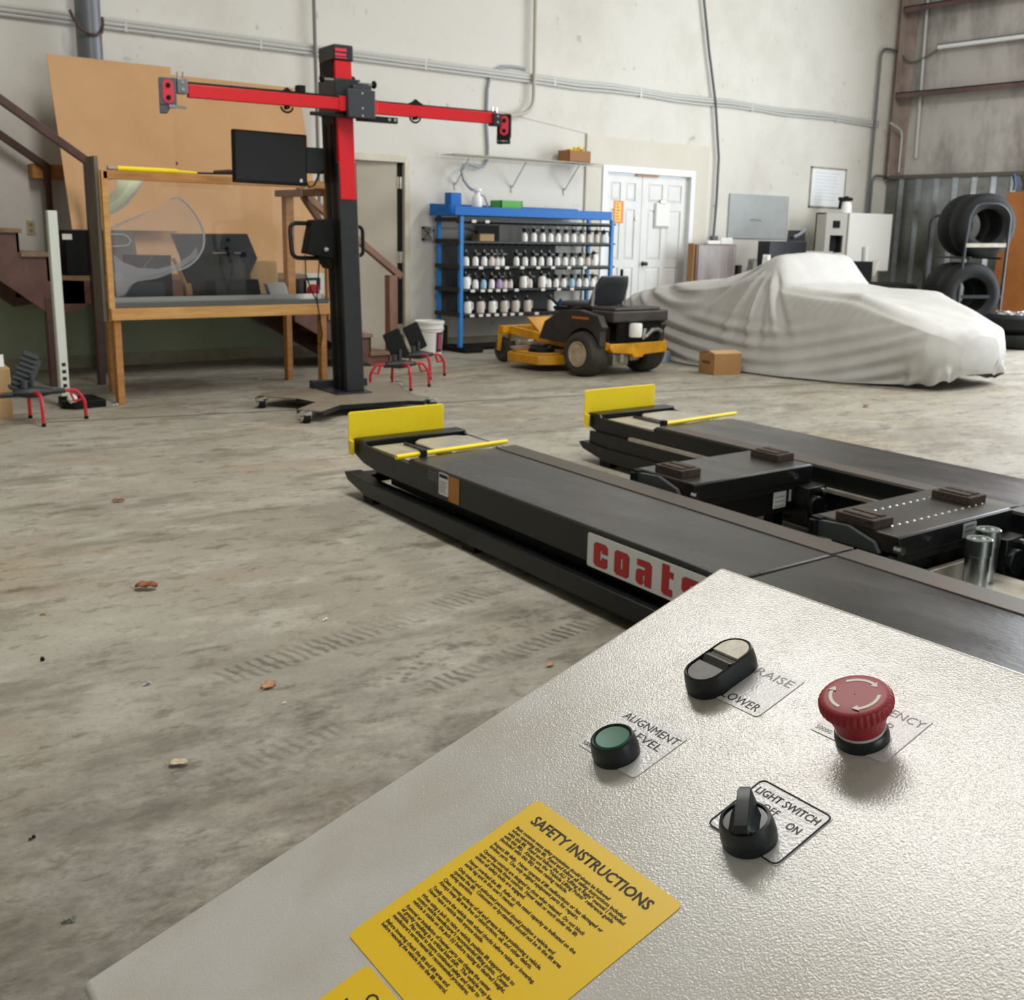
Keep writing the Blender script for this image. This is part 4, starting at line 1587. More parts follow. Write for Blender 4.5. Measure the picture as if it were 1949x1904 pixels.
for x, y in ((3.565, 6.675), (3.61, 7.43), (4.635, 6.745), (4.90, 7.62)):
    p = TI @ Vector((x, y, 0))
    m = MB()
    m.cyl(p + Vector((-0.02, 0, 0.042)), p + Vector((0.02, 0, 0.042)), 0.042, n=22)
    w = m.build('caster', M_RUBBER, tw, smooth=True)
    m = MB()
    m.lathe([(0.046, 0.058), (0.046, 0.074), (0.030, 0.086), (0.0, 0.09)], (p.x, p.y, 0), n=20)
    for s_ in (-1, 1):
        m.cyl((p.x + s_ * 0.022, p.y, 0.042), (p.x + s_ * 0.030, p.y, 0.042), 0.026, n=16)
        m.box((p.x + s_ * 0.026 - 0.004, p.y - 0.02, 0.042), (p.x + s_ * 0.026 + 0.004, p.y + 0.02, 0.07))
    m.build('caster_fork', M_CHROME, w, smooth=True)
m = MB()
m.box((-0.16, 0.20, 0.082), (0.30, 0.27, 0.14))
m.box((-0.14, -0.19, 0.082), (0.15, 0.19, 0.092))
m.build('column_foot', M_CHAR, tw, bevel=0.003)
m = MB()
m.prism([(-0.086, -0.125), (0.058, -0.125), (0.058, 0.125), (-0.086, 0.125)], 0.092, 1.74, LEAN)
m.build('column', M_CHAR, tw, bevel=0.006)
m = MB()
m.box((-0.090, -0.08, 0.1), (-0.080, -0.02, 2.0), LEAN)
m.box((-0.090, 0.02, 0.1), (-0.080, 0.08, 2.0), LEAN)
m.build('side_track', M_BLACK_MATT, tw)
m = MB()
m.box((-0.078, -0.131, 1.48), (0.046, 0.118, 2.42), LEAN)
m.build('red_mast', M_RED, tw, bevel=0.005)
m = MB()
m.box((-0.090, -0.09, 1.6), (-0.079, 0.115, 2.42), LEAN)
m.build('mast_side', M_BLACK_MATT, tw)
m = MB()
m.box((-0.092, -0.140, 2.42), (0.060, 0.125, 2.525), LEAN)
cap = m.build('top_cap', M_CHAR, tw, bevel=0.012, seg=3)
XF = Matrix(((1, 0, 0, 0), (0, 0, -1, 0), (0, 1, 0, 0), (0, 0, 0, 1)))      # draws local xy on a wall that faces -y
m = MB()
for a, b in (((-0.088, 2.478), (0.0, 2.498)), ((-0.088, 2.448), (-0.005, 2.466)), ((-0.088, 2.432), (0.0, 2.440))):
    m.prism([(a[0], a[1]), (b[0], a[1]), (b[0], b[1]), (a[0], b[1])], 0.1405, 0.142, XF)
m.build('red_badge', M_PINK, cap)
# beam
m = MB()
m.box((-1.155, -0.215, 2.082), (-0.05, -0.165, 2.163))
m.box((-0.10, -0.225, 2.075), (-0.05, -0.155, 2.175))
m.build('beam_arm', M_RED, tw, bevel=0.004)
m = MB()
m.box((0.15, -0.215, 2.075), (1.215, -0.165, 2.156))
m.box((0.15, -0.225, 2.068), (0.195, -0.155, 2.170))
m.build('beam_arm', M_RED, tw, bevel=0.004)
m = MB()
m.box((-1.16, -0.207, 2.163), (-0.10, -0.172, 2.178))
m.box((0.195, -0.207, 2.156), (1.21, -0.172, 2.166))
m.build('beam_rail', M_BLACK, tw)
m = MB()
m.box((-0.30, -0.20, 2.035), (0.15, -0.165, 2.060))
m.box((0.05, -0.20, 2.020), (0.37, -0.165, 2.062))
m.build('beam_support', M_BLACK, tw, bevel=0.004)
m = MB()
for x in (0.30, 0.345):
    m.cyl((x, -0.204, 2.045), (x, -0.19, 2.045), 0.012, n=10)
m.build('support_bolt', M_CHROME, tw)
# carriage
m = MB()
m.box((-0.100, -0.16, 2.06), (0.095, 0.135, 2.30))
m.build('carriage', M_CHAR, tw, bevel=0.008)
m = MB()
m.box((-0.048, -0.255, 2.035), (0.163, -0.215, 2.225))
m.box((0.02, -0.20, 2.06), (0.163, -0.13, 2.262))
pl_ = m.build('carriage_plate', mat('carriage_plate_paint', '#363a40', 0.45), tw, bevel=0.006)
m = MB()
for x, z in ((0.062, 2.20), (0.062, 2.10), (0.062, 2.05)):
    m.cyl((x, -0.258, z), (x, -0.250, z), 0.008, n=10)
m.build('screw_head', M_ALU, pl_)
m = MB()
m.prism([(0.04, 2.29), (0.10, 2.29), (0.085, 2.325), (0.05, 2.335)], -0.02, 0.09, Matrix(((1, 0, 0, 0), (0, 0, -1, 0), (0, 1, 0, 0), (0, 0, 0, 1))))
m.build('latch_cover', M_BLACK_MATT, tw, bevel=0.004)
for x0, x1, z in ((-0.215, -0.115, 2.285), (0.215, 0.07, 2.275)):
    m = MB()
    m.cyl((x0 + (0.03 if x0 < 0 else -0.03), -0.16, z), (x1, -0.16, z), 0.009, n=10)
    k = m.build('knob_shaft', M_CHROME, tw, smooth=True)
    m = MB()
    s = 1 if x0 > 0 else -1
    m.lathe([(0.010, 0), (0.026, 0.006), (0.028, 0.018), (0.020, 0.028), (0, 0.03)], (x0 - 0.03 * s, -0.16, z), (s, 0, 0), 16)
    m.build('knob', M_BLACK_MATT, k, smooth=True)
# little sensor and pulleys on the beam
m = MB()
m.box((-0.40, -0.215, 2.178), (-0.345, -0.155, 2.222))
m.build('sensor', M_BLACK_MATT, tw, bevel=0.004)
for x in (-0.475, 0.515):
    m = MB()
    m.tube([(x + 0.042 * math.cos(t * PI / 12), -0.19, 2.075 + 0.035 * math.sin(t * PI / 12)) for t in range(12, 25)], 0.007, 6)
    m.cyl((x, -0.215, 2.072), (x, -0.165, 2.072), 0.014, n=12)
    m.prism([(x - 0.07, 2.16), (x + 0.07, 2.16), (x + 0.02, 2.185), (x + 0.0, 2.20), (x - 0.015, 2.185)], 0.17, 0.21, XF)
    m.build('lock_lever', M_BLACK_MATT, tw, smooth=True)
# camera pods
for sgn, cx, zc in ((-1, -1.285, 2.09), (1, 1.285, 2.05)):
    P = Matrix.Translation((cx, -0.20, zc)) @ Matrix.Rotation(math.radians(-14 if sgn < 0 else -38), 4, 'Z')
    m = MB()
    m.box((-0.055, -0.03, -0.065), (0.05, 0.05, 0.10), P)
    m.prism([(-0.055, -0.115), (-0.01, -0.115), (0.02, -0.066), (0.05, -0.066), (0.05, -0.06), (-0.055, -0.06)], -0.045, 0.025, P @ XF)
    pod = m.build('camera_pod', mat('camera_pod_paint', '#565b62', 0.45) if sgn < 0 else M_BLACK_MATT, tw, bevel=0.004)
    m = MB()
    m.prism(rrect(-0.034, -0.055, 0.034, 0.088, 0.033, 8), 0.030, 0.036, P @ XF)
    fp = m.build('camera_face', M_PINK, pod)
    m = MB()
    for z in (-0.022, 0.052):
        m.cyl(P @ Vector((0, -0.0405, z)), P @ Vector((0, -0.034, z)), 0.015, n=16)
    m.build('lens', M_BLACK_MATT, pod)
    m = MB()
    m.box((cx - sgn * 0.085 - 0.035, -0.235, zc + 0.01), (cx - sgn * 0.085 + 0.035, -0.155, zc + 0.10))
    cl = m.build('beam_clamp', mat('clamp_steel', '#767d80', 0.4, 0.5) if sgn < 0 else M_CHAR, tw, bevel=0.004)
    m = MB()
    for z in (0.035, 0.078):
        m.cyl((cx - sgn * 0.085, -0.240, zc + z), (cx - sgn * 0.085, -0.232, zc + z), 0.011, n=12)
    for dx in (-0.018, 0.018):
        m.cyl((cx - sgn * 0.085 + dx, -0.19, zc + 0.10), (cx - sgn * 0.085 + dx, -0.19, zc + 0.145), 0.005, n=8)
    m.build('clamp_screw', M_CHROME, cl)
    if sgn < 0:
        m = MB()
        m.cyl((cx - 0.01, -0.235, zc - 0.075), (cx + 0.03, -0.235, zc - 0.075), 0.012, n=12)
        m.cyl((cx + 0.03, -0.235, zc - 0.075), (cx + 0.10, -0.235, zc - 0.075), 0.009, n=12)
        m.build('pod_lever', M_CHROME, pod, smooth=True)
    else:
        text([('1 : 440 C', -0.048, -0.104, 0.018, 'LEFT', 0.0, 0.075)], M_TAGW, pod, 'lettering', P @ XF @ Matrix.Translation((0, 0, 0.0465)))
        m = MB()
        m.box((-0.055, -0.045, -0.115), (0.045, 0.03, -0.06), P)
        m.build('pod_base', M_BLACK_MATT, pod, bevel=0.003)
# monitor on a side arm
MT = Matrix.Translation((-0.53, -0.02, 1.745)) @ Matrix.Rotation(math.radians(3), 4, 'Z') @ Matrix.Rotation(math.radians(0.6), 4, 'Y')
m = MB()
m.box((-0.275, 0.0, -0.175), (0.275, 0.045, 0.175), MT)
mo = m.build('monitor', M_BLACK_MATT, tw, bevel=0.006)
m = MB()
m.box((-0.262, -0.002, -0.155), (0.262, 0.001, 0.162), MT)
m.build('screen', M_GLASSY, mo)
m = MB()
m.prism(rrect(0.215, -0.150, 0.235, -0.128, 0.004), 0.0025, 0.0035, MT @ XF)
m.build('status_light', mat('white_badge', '#d9dde0', 0.4), mo)
m = MB()
m.box((-0.28, 0.05, 1.66), (-0.10, 0.09, 1.84))
m.box((-0.45, 0.02, 1.70), (-0.26, 0.07, 1.80))
m.build('monitor_arm', M_CHAR, tw, bevel=0.006)
m = MB()
m.tube([(-0.27, 0.02, 1.62), (-0.24, 0.0, 1.56), (-0.20, 0.0, 1.58), (-0.15, 0.03, 1.66), (-0.11, 0.05, 1.68)], 0.007, 6)
m.build('monitor_cable', M_BLACK_MATT, tw, smooth=True)
# handles and keypad box
m = MB()
m.tube(bend([(-0.09, 0.02, 1.31), (-0.40, 0.0, 1.31), (-0.385, 0.0, 1.065), (-0.09, 0.02, 1.065)], 0.06), 0.016, 10)
m.build('handle', M_BLACK, tw, smooth=True)
m = MB()
m.tube(bend([(0.05, 0.02, 1.295), (0.175, 0.0, 1.295), (0.178, 0.0, 1.085), (0.05, 0.02, 1.085)], 0.04), 0.014, 10)
m.build('handle', M_BLACK, tw, smooth=True)
m = MB()
m.prism([(-0.31, 1.10), (-0.09, 1.06), (-0.09, 1.345), (-0.255, 1.335)], -0.03, 0.075, XF)
m.prism([(-0.19, 1.10), (-0.09, 1.10), (-0.09, 0.985), (-0.12, 0.995)], -0.08, 0.05, XF)
m.build('keypad_box', M_BLACK_MATT, tw, bevel=0.008)
m = MB()
m.lathe([(0.020, 0), (0.020, 0.02), (0.012, 0.03), (0, 0.032)], (-0.16, -0.078, 1.13), (0, -1, 0), 14)
m.build('pendant_knob', M_CHROME, tw, smooth=True)
m = MB()
m.tube([(-0.31, -0.06, 1.09), (-0.31, -0.06, 0.95), (-0.27, -0.07, 0.83), (-0.235, -0.08, 0.76), (-0.22, -0.08, 0.66), (-0.20, -0.08, 0.52), (-0.215, -0.08, 0.44), (-0.24, -0.08, 0.46)], 0.005, 6)
m.tube([(-0.20, -0.06, 1.07), (-0.215, -0.06, 0.92), (-0.232, -0.07, 0.80), (-0.235, -0.08, 0.74)], 0.0045, 6)
m.build('hanging_cord', M_BLACK_MATT, tw, smooth=True)

# ------------------------------------------------------------------ stairs and landing
YN, YF = 9.30, 10.30
st = thing('wooden_staircase', 'brown wooden staircase with a landing behind the workbench', 'staircase', frame((3.9, 9.8, 0)))
SO = Matrix.Translation((-3.9, -9.8, 0))
RIS, LZ = 0.181, 0.875
XL, XRr = 2.95, 5.00                            # landing from XL to XRr
m = MB()
m.box((XL - 0.22, YN, LZ - 0.04), (XRr, YF + 0.12, LZ), SO)
m.build('landing', M_STAIRT, st)
m = MB()
m.box((XL - 0.2, YN, LZ - 0.22), (XRr, YN + 0.04, LZ - 0.04), SO)
m.box((XL - 0.2, YF, LZ - 0.22), (XRr, YF + 0.04, LZ - 0.04), SO)
m.build('landing_joist', M_STAIR, st)
run = 0.212
for k in range(7):
    z = LZ + RIS * (k + 1)
    x = XL - 0.20 - run * k
    m = MB()
    m.box((x - run, YN - 0.02, z - 0.035), (x + 0.022, YF + 0.1, z), SO)
    m.build('tread', M_STAIRT, st, bevel=0.003)
    m = MB()
    m.box((x - 0.02, YN, z - RIS), (x, YF + 0.1, z - 0.035), SO)
    m.build('riser', M_STAIR, st)
for yy in (YN, YF):
    m = MB()
    x0, x1 = XL - 0.2, XL - 0.2 - run * 7
    poly = [(XL + 0.06, LZ - 0.26), (XL + 0.06, LZ - 0.04), (x0, LZ - 0.03)]
    for k in range(7):
        poly += [(x0 - run * k, LZ + RIS * (k + 1) - 0.035), (x0 - run * (k + 1), LZ + RIS * (k + 1) - 0.035)]
    poly += [(x1, LZ + RIS * 7 - 0.45), (x0 - 0.02, LZ - 0.30)]
    m.prism(poly, -(yy + 0.035), -yy, SO @ XF)
    m.build('stringer', M_STAIR, st)
# right flight down to the floor
run2 = 0.225
for k in range(4):
    z = LZ - 0.03 - RIS * 0.98 * (k + 1) + 0.0
    x = XRr + run2 * k
    m = MB()
    m.box((x - 0.01, YN - 0.02, z - 0.035), (x + run2 + 0.02, YF + 0.1, z), SO)
    m.build('tread', M_STAIRT, st, bevel=0.003)
    m = MB()
    m.box((x - 0.012, YN, z), (x + 0.008, YF + 0.1, z + RIS - 0.035), SO)
    m.build('riser', M_STAIR, st)
for yy in (YN, YF):
    m = MB()
    poly = [(XRr - 0.12, LZ - 0.04), (XRr, LZ - 0.04)]
    for k in range(4):
        z = LZ - 0.03 - RIS * 0.98 * (k + 1) - 0.036
        poly += [(XRr + run2 * k, z), (XRr + run2 * (k + 1), z)]
    poly += [(XRr + run2 * 4, 0.0), (XRr + run2 * 3.1, 0.0), (XRr - 0.12, LZ - 0.42)]
    m.prism(poly, -(yy + 0.035), -yy, SO @ XF)
    m.build('stringer', M_STAIR, st)
# newels, rails
for yy, nm in ((YN - 0.045, 0), (YF + 0.05, 1)):
    xx = 3.085 if nm == 0 else 3.095
    m = MB()
    m.box((xx - 0.028, yy - 0.028, 0.0 if nm == 0 else LZ), (xx + 0.028, yy + 0.028, 1.735), SO)
    m.build('newel_post', M_RAIL, st, bevel=0.003)
    m = MB()
    m.bar((xx + 0.03, yy, 1.735), (xx - 1.65, yy, 1.735 + 1.68 * 0.672), 0.055, 0.06, M=SO)
    m.build('handrail', M_RAIL, st, bevel=0.004)
m = MB()
m.box((2.70, YN - 0.01, 0.0), (2.77, YN + 0.05, 0.70), SO)
m.build('support_leg', M_RAIL, st)
m = MB()
xn = 5.93
m.box((xn - 0.045, YN - 0.02, 0.0), (xn + 0.045, YN + 0.07, 0.86), SO)
m.build('newel_post', M_NEWEL, st, bevel=0.003)
m = MB()
m.bar((xn + 0.11, YN + 0.025, 0.845), (4.95, YN + 0.025, 0.845 + (xn + 0.11 - 4.95) * 0.715), 0.07, 0.06, M=SO)
m.build('handrail', M_NEWEL, st, bevel=0.004)
# wall bracket behind the rail, left
wbk = on_y(80, 327, 10.44)
m = MB()
m.box((wbk.x - 0.10, 10.36, wbk.z - 0.06), (wbk.x + 0.20, YB, wbk.z + 0.06))
tag(m.build('wall_block', M_WOOD), 'short wood block on the wall behind the left stair post', 'wood block')

# leaning boards and the black panel they stand on
bl = on_y(137, 437, 9.55)
m = MB()


def leaning(pts, th=0.006):
    vs = [Vector(p) for p in pts]
    n = (vs[1] - vs[0]).cross(vs[3] - vs[0]).normalized() * th
    k = len(vs)
    return MB().add(vs + [v + n for v in vs], [tuple(range(k)), tuple(range(2 * k - 1, k - 1, -1))] + [(i, (i + 1) % k, k + (i + 1) % k, k + i) for i in range(k)])


p = [on_y(137, 437, 9.52), on_y(322, 548, 9.46), on_y(322, 128, 10.0), on_y(88, 104, 10.0)]
b1 = on_y(137, 437, 9.52)
br = Vector((on_y(340, 400, 9.52).x, 9.52, b1.z))
tl_ = on_y(88, 104, 10.02)
tr_ = Vector((on_y(324, 133, 9.98).x, 9.98, tl_.z))
tl_ = Vector((on_y(88, 104, 9.98).x, 9.98, tl_.z))
bo = tag(leaning([b1, br, tr_, tl_]).build('hardboard_sheet', M_MDF), 'left sheet of brown hardboard leaning behind the workbench', 'board', 'leaning brown sheets')
x0, x1 = on_y(140, 140, 9.99).x, on_y(573, 168, 9.99).x
zt = on_y(573, 168, 9.99).z
bo2 = tag(leaning([(x0 + 0.3, 9.56, LZ + 0.002), (x1 + 0.0, 9.56, LZ + 0.002), (x1, 10.03, zt), (x0 + 0.3, 10.03, zt)]).build('hardboard_sheet', M_MDF),
          'right sheet of brown hardboard leaning behind the red tower beam', 'board', 'leaning brown sheets')
m = MB()
for o_, y0, pts_ in ((bo2, 0, ((325, 236), (335, 311), (240, 135 + 2))),):
    for px, py in pts_[:2]:
        # plane of the sheet: between (y=9.48, z=LZ) and (y=9.99, z=zt)
        n = Vector((0, zt - LZ, -(10.03 - 9.56))).normalized()
        d = ray(px, py)
        t = (Vector((0, 9.50, LZ)) - EYE).dot(n) / d.dot(n)
        c = EYE + d * t
        m.cyl(c - n * 0.004, c + n * 0.004, 0.016, n=14)
m.build('drilled_hole', mat('hole_shadow_brown', '#2a1a10', 0.9), bo2)
bx = thing('black_case', 'black case with a white label standing on the stair landing', 'case', frame((b1.x + 0.1, 9.45, LZ + 0.001)))
m = MB()
m.box((-0.22, -0.12, 0), (0.13, 0.10, b1.z - LZ - 0.004))
m.build('body', M_BLACK_MATT, bx, bevel=0.006)
m = MB()
c = on_y(127, 451, 9.33)
m.prism(rrect(c.x - b1.x - 0.1 - 0.035, c.z - LZ - 0.022, c.x - b1.x - 0.1 + 0.04, c.z - LZ + 0.022, 0.004), 0.1205, 0.122, XF)
m.build('label', M_TAGW, bx)

# ------------------------------------------------------------------ workbench with hutch
BY, BD = 8.08, 0.72
BX0, BX1 = 2.79, 4.55
bn = thing('workbench', 'wooden workbench with a plywood side and a clear front panel', 'workbench', frame((3.67, 8.44, 0)))
BO = Matrix.Translation((-3.67, -8.44, 0))
for x, y in ((BX0 + 0.04, BY + 0.0), (BX1 - 0.055, BY + 0.0), (BX0 + 0.22, BY + BD - 0.06), (BX1 - 0.02, BY + BD - 0.06)):
    m = MB()
    m.box((x - 0.022, y + 0.004, 0), (x + 0.028, y + 0.07, 0.61), BO)
    m.build('leg', M_WOOD, bn, bevel=0.002)
m = MB()
m.box((BX0, BY - 0.012, 0.608), (BX1, BY + 0.028, 0.692), BO)
m.build('front_apron', M_WOODY, bn, bevel=0.003)
m = MB()
m.box((BX0 - 0.006, BY + 0.028, 0.60), (BX0 + 0.03, BY + 0.24, 0.69), BO)
m.box((BX1 - 0.035, BY + 0.028, 0.60), (BX1, BY + BD, 0.69), BO)
m.box((BX0 + 0.18, BY + BD - 0.04, 0.60), (BX1, BY + BD, 0.69), BO)
m.build('side_apron', M_WOOD, bn)
m = MB()
m.prism([(BX0 + 0.02, BY), (BX1, BY), (BX1, BY + BD), (BX0 + 0.19, BY + BD), (BX0 + 0.02, BY + 0.24)], 0.692, 0.728, BO)
m.build('worktop', mat('grey_worktop_edge', '#5b5b55', 0.45), bn, bevel=0.003)
m = MB()
m.box((BX0 + 0.03, BY + 0.03, 0.728), (BX1 - 0.03, BY + 0.055, 0.768), BO)
m.build('white_track', mat('white_track_plastic', '#e3e6e2', 0.35), bn, bevel=0.003)
m = MB()
m.box((BX0 - 0.035, BY + 0.05, 0.60), (BX0 - 0.008, BY + 0.23, 1.735), BO)
m.build('side_panel', M_PLYGREY, bn)
m = MB()
m.box((BX0 - 0.012, BY - 0.012, 0.692), (BX0 + 0.028, BY + 0.028, 1.64), BO)
m.build('corner_post', M_WOODY, bn)
m = MB()
m.box((BX0, BY - 0.012, 1.582), (BX1 + 0.02, BY + 0.028, 1.638), BO)
m.build('top_rail', M_WOOD, bn, bevel=0.003)
m = MB()
m.box((BX1 - 0.04, BY + BD - 0.10, 0.728), (BX1 + 0.03, BY + BD - 0.02, 1.56), BO)
m.build('rear_post', M_WOOD, bn)
m = MB()
m.box((BX1 - 0.02, BY - 0.01, 0.728), (BX1 + 0.025, BY + 0.03, 1.59), BO)
m.build('front_post', M_WOOD, bn)
m = MB()
m.box((BX1 - 0.09, BY + 0.03, 1.53), (BX1 + 0.05, BY + BD, 1.582), BO)
m.bar((BX1 - 0.0, BY + 0.40, 1.53), (BX1 - 0.0, BY + 0.05, 1.28), 0.03, 0.05, up=(1, 0, 0), M=BO)
m.build('side_rail', M_NEWEL, bn)
m = MB()
m.box((BX0 + 0.028, BY + 0.006, 0.728), (4.33, BY + 0.010, 1.582), BO)
m.build('clear_panel', M_PLEXI, bn)
# white film modelled as the reflection on the clear panel, plus a green roll
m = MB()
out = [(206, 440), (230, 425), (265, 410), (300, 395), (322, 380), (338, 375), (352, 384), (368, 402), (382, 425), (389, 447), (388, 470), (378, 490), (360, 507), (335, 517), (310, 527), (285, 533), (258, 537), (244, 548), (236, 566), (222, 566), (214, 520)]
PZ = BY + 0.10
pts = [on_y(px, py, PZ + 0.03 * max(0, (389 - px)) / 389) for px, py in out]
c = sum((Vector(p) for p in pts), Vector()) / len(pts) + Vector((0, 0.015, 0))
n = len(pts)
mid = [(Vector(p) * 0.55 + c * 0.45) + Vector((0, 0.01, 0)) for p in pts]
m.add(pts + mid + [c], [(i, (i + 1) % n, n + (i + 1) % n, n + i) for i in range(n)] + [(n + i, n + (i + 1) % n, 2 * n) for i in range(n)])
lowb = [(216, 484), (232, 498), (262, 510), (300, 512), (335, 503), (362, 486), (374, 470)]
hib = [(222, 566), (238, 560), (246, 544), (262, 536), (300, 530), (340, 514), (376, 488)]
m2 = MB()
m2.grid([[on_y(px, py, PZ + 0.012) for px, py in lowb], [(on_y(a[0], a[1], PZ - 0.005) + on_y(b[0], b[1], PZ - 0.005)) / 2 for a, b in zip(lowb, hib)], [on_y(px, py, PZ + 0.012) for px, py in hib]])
fs = m.build('panel_reflection', M_FILM, None, smooth=True)
m2.build('reflection_band', M_FILM2, fs, smooth=True)
tag(fs, 'curved white reflection on the clear bench panel, shaped as film', 'reflection')
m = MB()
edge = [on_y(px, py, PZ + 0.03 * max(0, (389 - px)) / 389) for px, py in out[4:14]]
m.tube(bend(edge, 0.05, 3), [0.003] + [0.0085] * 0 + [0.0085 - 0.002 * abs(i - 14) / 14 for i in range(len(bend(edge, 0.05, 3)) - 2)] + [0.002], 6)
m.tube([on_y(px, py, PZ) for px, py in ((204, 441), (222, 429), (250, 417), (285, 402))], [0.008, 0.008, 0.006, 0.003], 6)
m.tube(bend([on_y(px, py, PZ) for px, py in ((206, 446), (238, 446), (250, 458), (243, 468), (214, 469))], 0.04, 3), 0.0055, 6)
m.build('reflection_edge', M_FILMW, fs, smooth=True)
m = MB()
o1_ = [(196, 333), (278, 330), (268, 350), (255, 370), (238, 390), (218, 404), (200, 408)]
i1_ = [(197, 345), (220, 337), (224, 345), (222, 355), (216, 364), (208, 372), (200, 377)]
rows = [[on_y(px, py, PZ + 0.02) for px, py in i1_], [(on_y(a[0], a[1], PZ + 0.05) + on_y(b[0], b[1], PZ + 0.05)) / 2 for a, b in zip(i1_, o1_)], [on_y(px, py, PZ + 0.02) for px, py in o1_]]
m.grid(rows)
gs = tag(m.build('plastic_roll', M_FILMG, smooth=True), 'pale green rolled plastic in the top left corner of the bench hutch', 'plastic roll')
m = MB()
m.tube([on_y(px, py, PZ + 0.012) for px, py in o1_[1:]], 0.009, 6)
m.build('rolled_edge', M_FILMW, gs, smooth=True)


# things on the bench
def on_bench(name, pts, y0, y1, mt, label, cat, group=None, bevel=0.004, lab=None):
    """an upright thing on the worktop: front outline given in the picture, real depth y0..y1"""
    ps = [on_y(px, py, y0) for px, py in pts]
    zmin = min(p.z for p in ps)
    ps = [Vector((p.x, p.y, p.z + 0.7285 - zmin)) if False else p for p in ps]
    m = MB()
    m.prism([(p.x, max(0.7285, p.z)) for p in ps], -y1, -y0, XF)
    return tag(m.build(name, mt, bevel=bevel), label, cat, group)


on_bench('tool_case', ((238, 566), (242, 545), (250, 538), (312, 536), (316, 566)), 8.30, 8.42, mat('case_blue_grey', '#3f4c55', 0.5), 'rounded blue grey tool case at the left end of the worktop', 'tool case')
tb = on_bench('black_backboard', ((236, 566), (236, 485), (326, 486), (330, 566)), 8.44, 8.47, M_CHAR, 'upright black panel behind the blue grey tool case', 'panel')
pb = MB()
q = [on_y(352, 560, 8.30), on_y(470, 560, 8.30), on_y(472, 494, 8.44), on_y(334, 494, 8.44)]
tp = thing('target_board', 'large black tilted target board with clamp brackets on the bench', 'target board', frame((3.55, 8.40, 0.7285)))
TO = tp.matrix_world.inverted()
a, b = on_y(326, 446, 8.56), on_y(471, 446, 8.56)
c, d = on_y(490, 492, 8.52), on_y(345, 492, 8.52)
e, f_ = on_y(455, 566, 8.42), on_y(352, 566, 8.42)
vs = [TO @ Vector(p) for p in (a, b, c, e, f_, d)]
for v in vs:
    v.z = max(v.z, 0.0)
m = MB()
nn = Vector((0, 0.02, 0.005))
m.add(vs + [v + nn for v in vs], [(0, 1, 2, 5), (5, 2, 3, 4), (6, 11, 8, 7), (11, 10, 9, 8), (0, 6, 7, 1), (1, 7, 8, 2), (2, 8, 9, 3), (3, 9, 10, 4), (4, 10, 11, 5), (5, 11, 6, 0)])
m.build('board', M_CHAR, tp)
m = MB()
for (p, q_) in (((405, 482), (436, 482)), ((446, 482), (458, 482))):
    m.cyl(TO @ on_y(p[0], p[1], 8.47), TO @ on_y(q_[0], q_[1], 8.47), 0.007, n=8)
m.build('clamp_rod', M_ALU, tp)
m = MB()
m.bar(TO @ on_y(432, 470, 8.48), TO @ on_y(440, 500, 8.46), 0.04, 0.03)
m.box(TO @ (on_y(463, 485, 8.47) - Vector((0.02, 0.01, 0.02))), TO @ (on_y(463, 485, 8.47) + Vector((0.02, 0.01, 0.02))))
m.cyl(TO @ on_y(434, 457, 8.52), TO @ on_y(434, 457, 8.49), 0.016, n=12)
m.build('clamp_bracket', M_BLACK_MATT, tp)
m = MB()
m.bar(on_y(330, 492, 8.36), on_y(356, 548, 8.30), 0.035, 0.02)
m.bar(on_y(356, 540, 8.30), on_y(360, 563, 8.28), 0.05, 0.03)
tag(m.build('wooden_stick', M_MDF), 'thin wooden handle leaning against the black target board', 'stick')
on_bench('parts_box', ((412, 565), (410, 536), (424, 532), (492, 532), (498, 565)), 8.20, 8.38, mat('parts_box_slate', '#2d373b', 0.45), 'long dark slate box on the bench in front of the target board', 'box')
on_bench('cardboard_box', ((478, 560), (475, 497), (527, 497), (531, 560)), 8.60, 8.74, M_CARD2, 'pale cardboard box standing at the right of the target board', 'box')
on_bench('paper_bundle', ((516, 563), (508, 540), (543, 538), (548, 552), (550, 563)), 8.14, 8.21, M_PAPER, 'crumpled white paper bundle at the front of the worktop', 'paper', bevel=0.008)
sl_ = MB()
for pq in (((573, 533), (573, 560)), ((573, 532), (608, 531)), ((606, 532), (606, 552))):
    sl_.bar(on_y(pq[0][0], pq[0][1], 8.3), on_y(pq[1][0], pq[1][1], 8.3), 0.03, 0.022)
sl_.box((4.17, 8.27, 0.7285), (4.5, 8.33, 0.745))
tag(sl_.build('metal_stand', M_CHAR), 'small dark metal stand at the right end of the worktop', 'stand')
on_bench('red_rag', ((590, 565), (592, 548), (600, 541), (608, 543), (610, 565)), 8.15, 8.22, mat('red_rag_cloth', '#c2303c', 0.7), 'red rag beside the dark metal stand on the bench', 'rag', bevel=0.01)
# yellow tool lying on the top rail
yt = thing('yellow_level', 'long yellow handled tool lying along the bench top rail', 'tool', frame((3.1, BY + 0.01, 1.638)))
YO = yt.matrix_world.inverted()
m = MB()
m.cyl(YO @ Vector((2.90, BY + 0.01, 1.657)), YO @ Vector((3.33, BY + 0.01, 1.657)), 0.018, n=12)
m.cyl(YO @ Vector((3.33, BY + 0.01, 1.657)), YO @ Vector((3.48, BY + 0.01, 1.652)), 0.010, n=10)
m.build('handle', M_YELLOW, yt, smooth=True)
m = MB()
m.cyl(YO @ Vector((2.83, BY + 0.01, 1.657)), YO @ Vector((2.90, BY + 0.01, 1.657)), 0.015, n=10)
m.build('end_cap', M_ALU, yt, smooth=True)
m = MB()
m.cyl(YO @ Vector((3.48, BY + 0.01, 1.652)), YO @ Vector((4.05, BY + 0.01, 1.668)), 0.007, n=8)
m.build('rod', M_BLACK_MATT, yt)
m = MB()
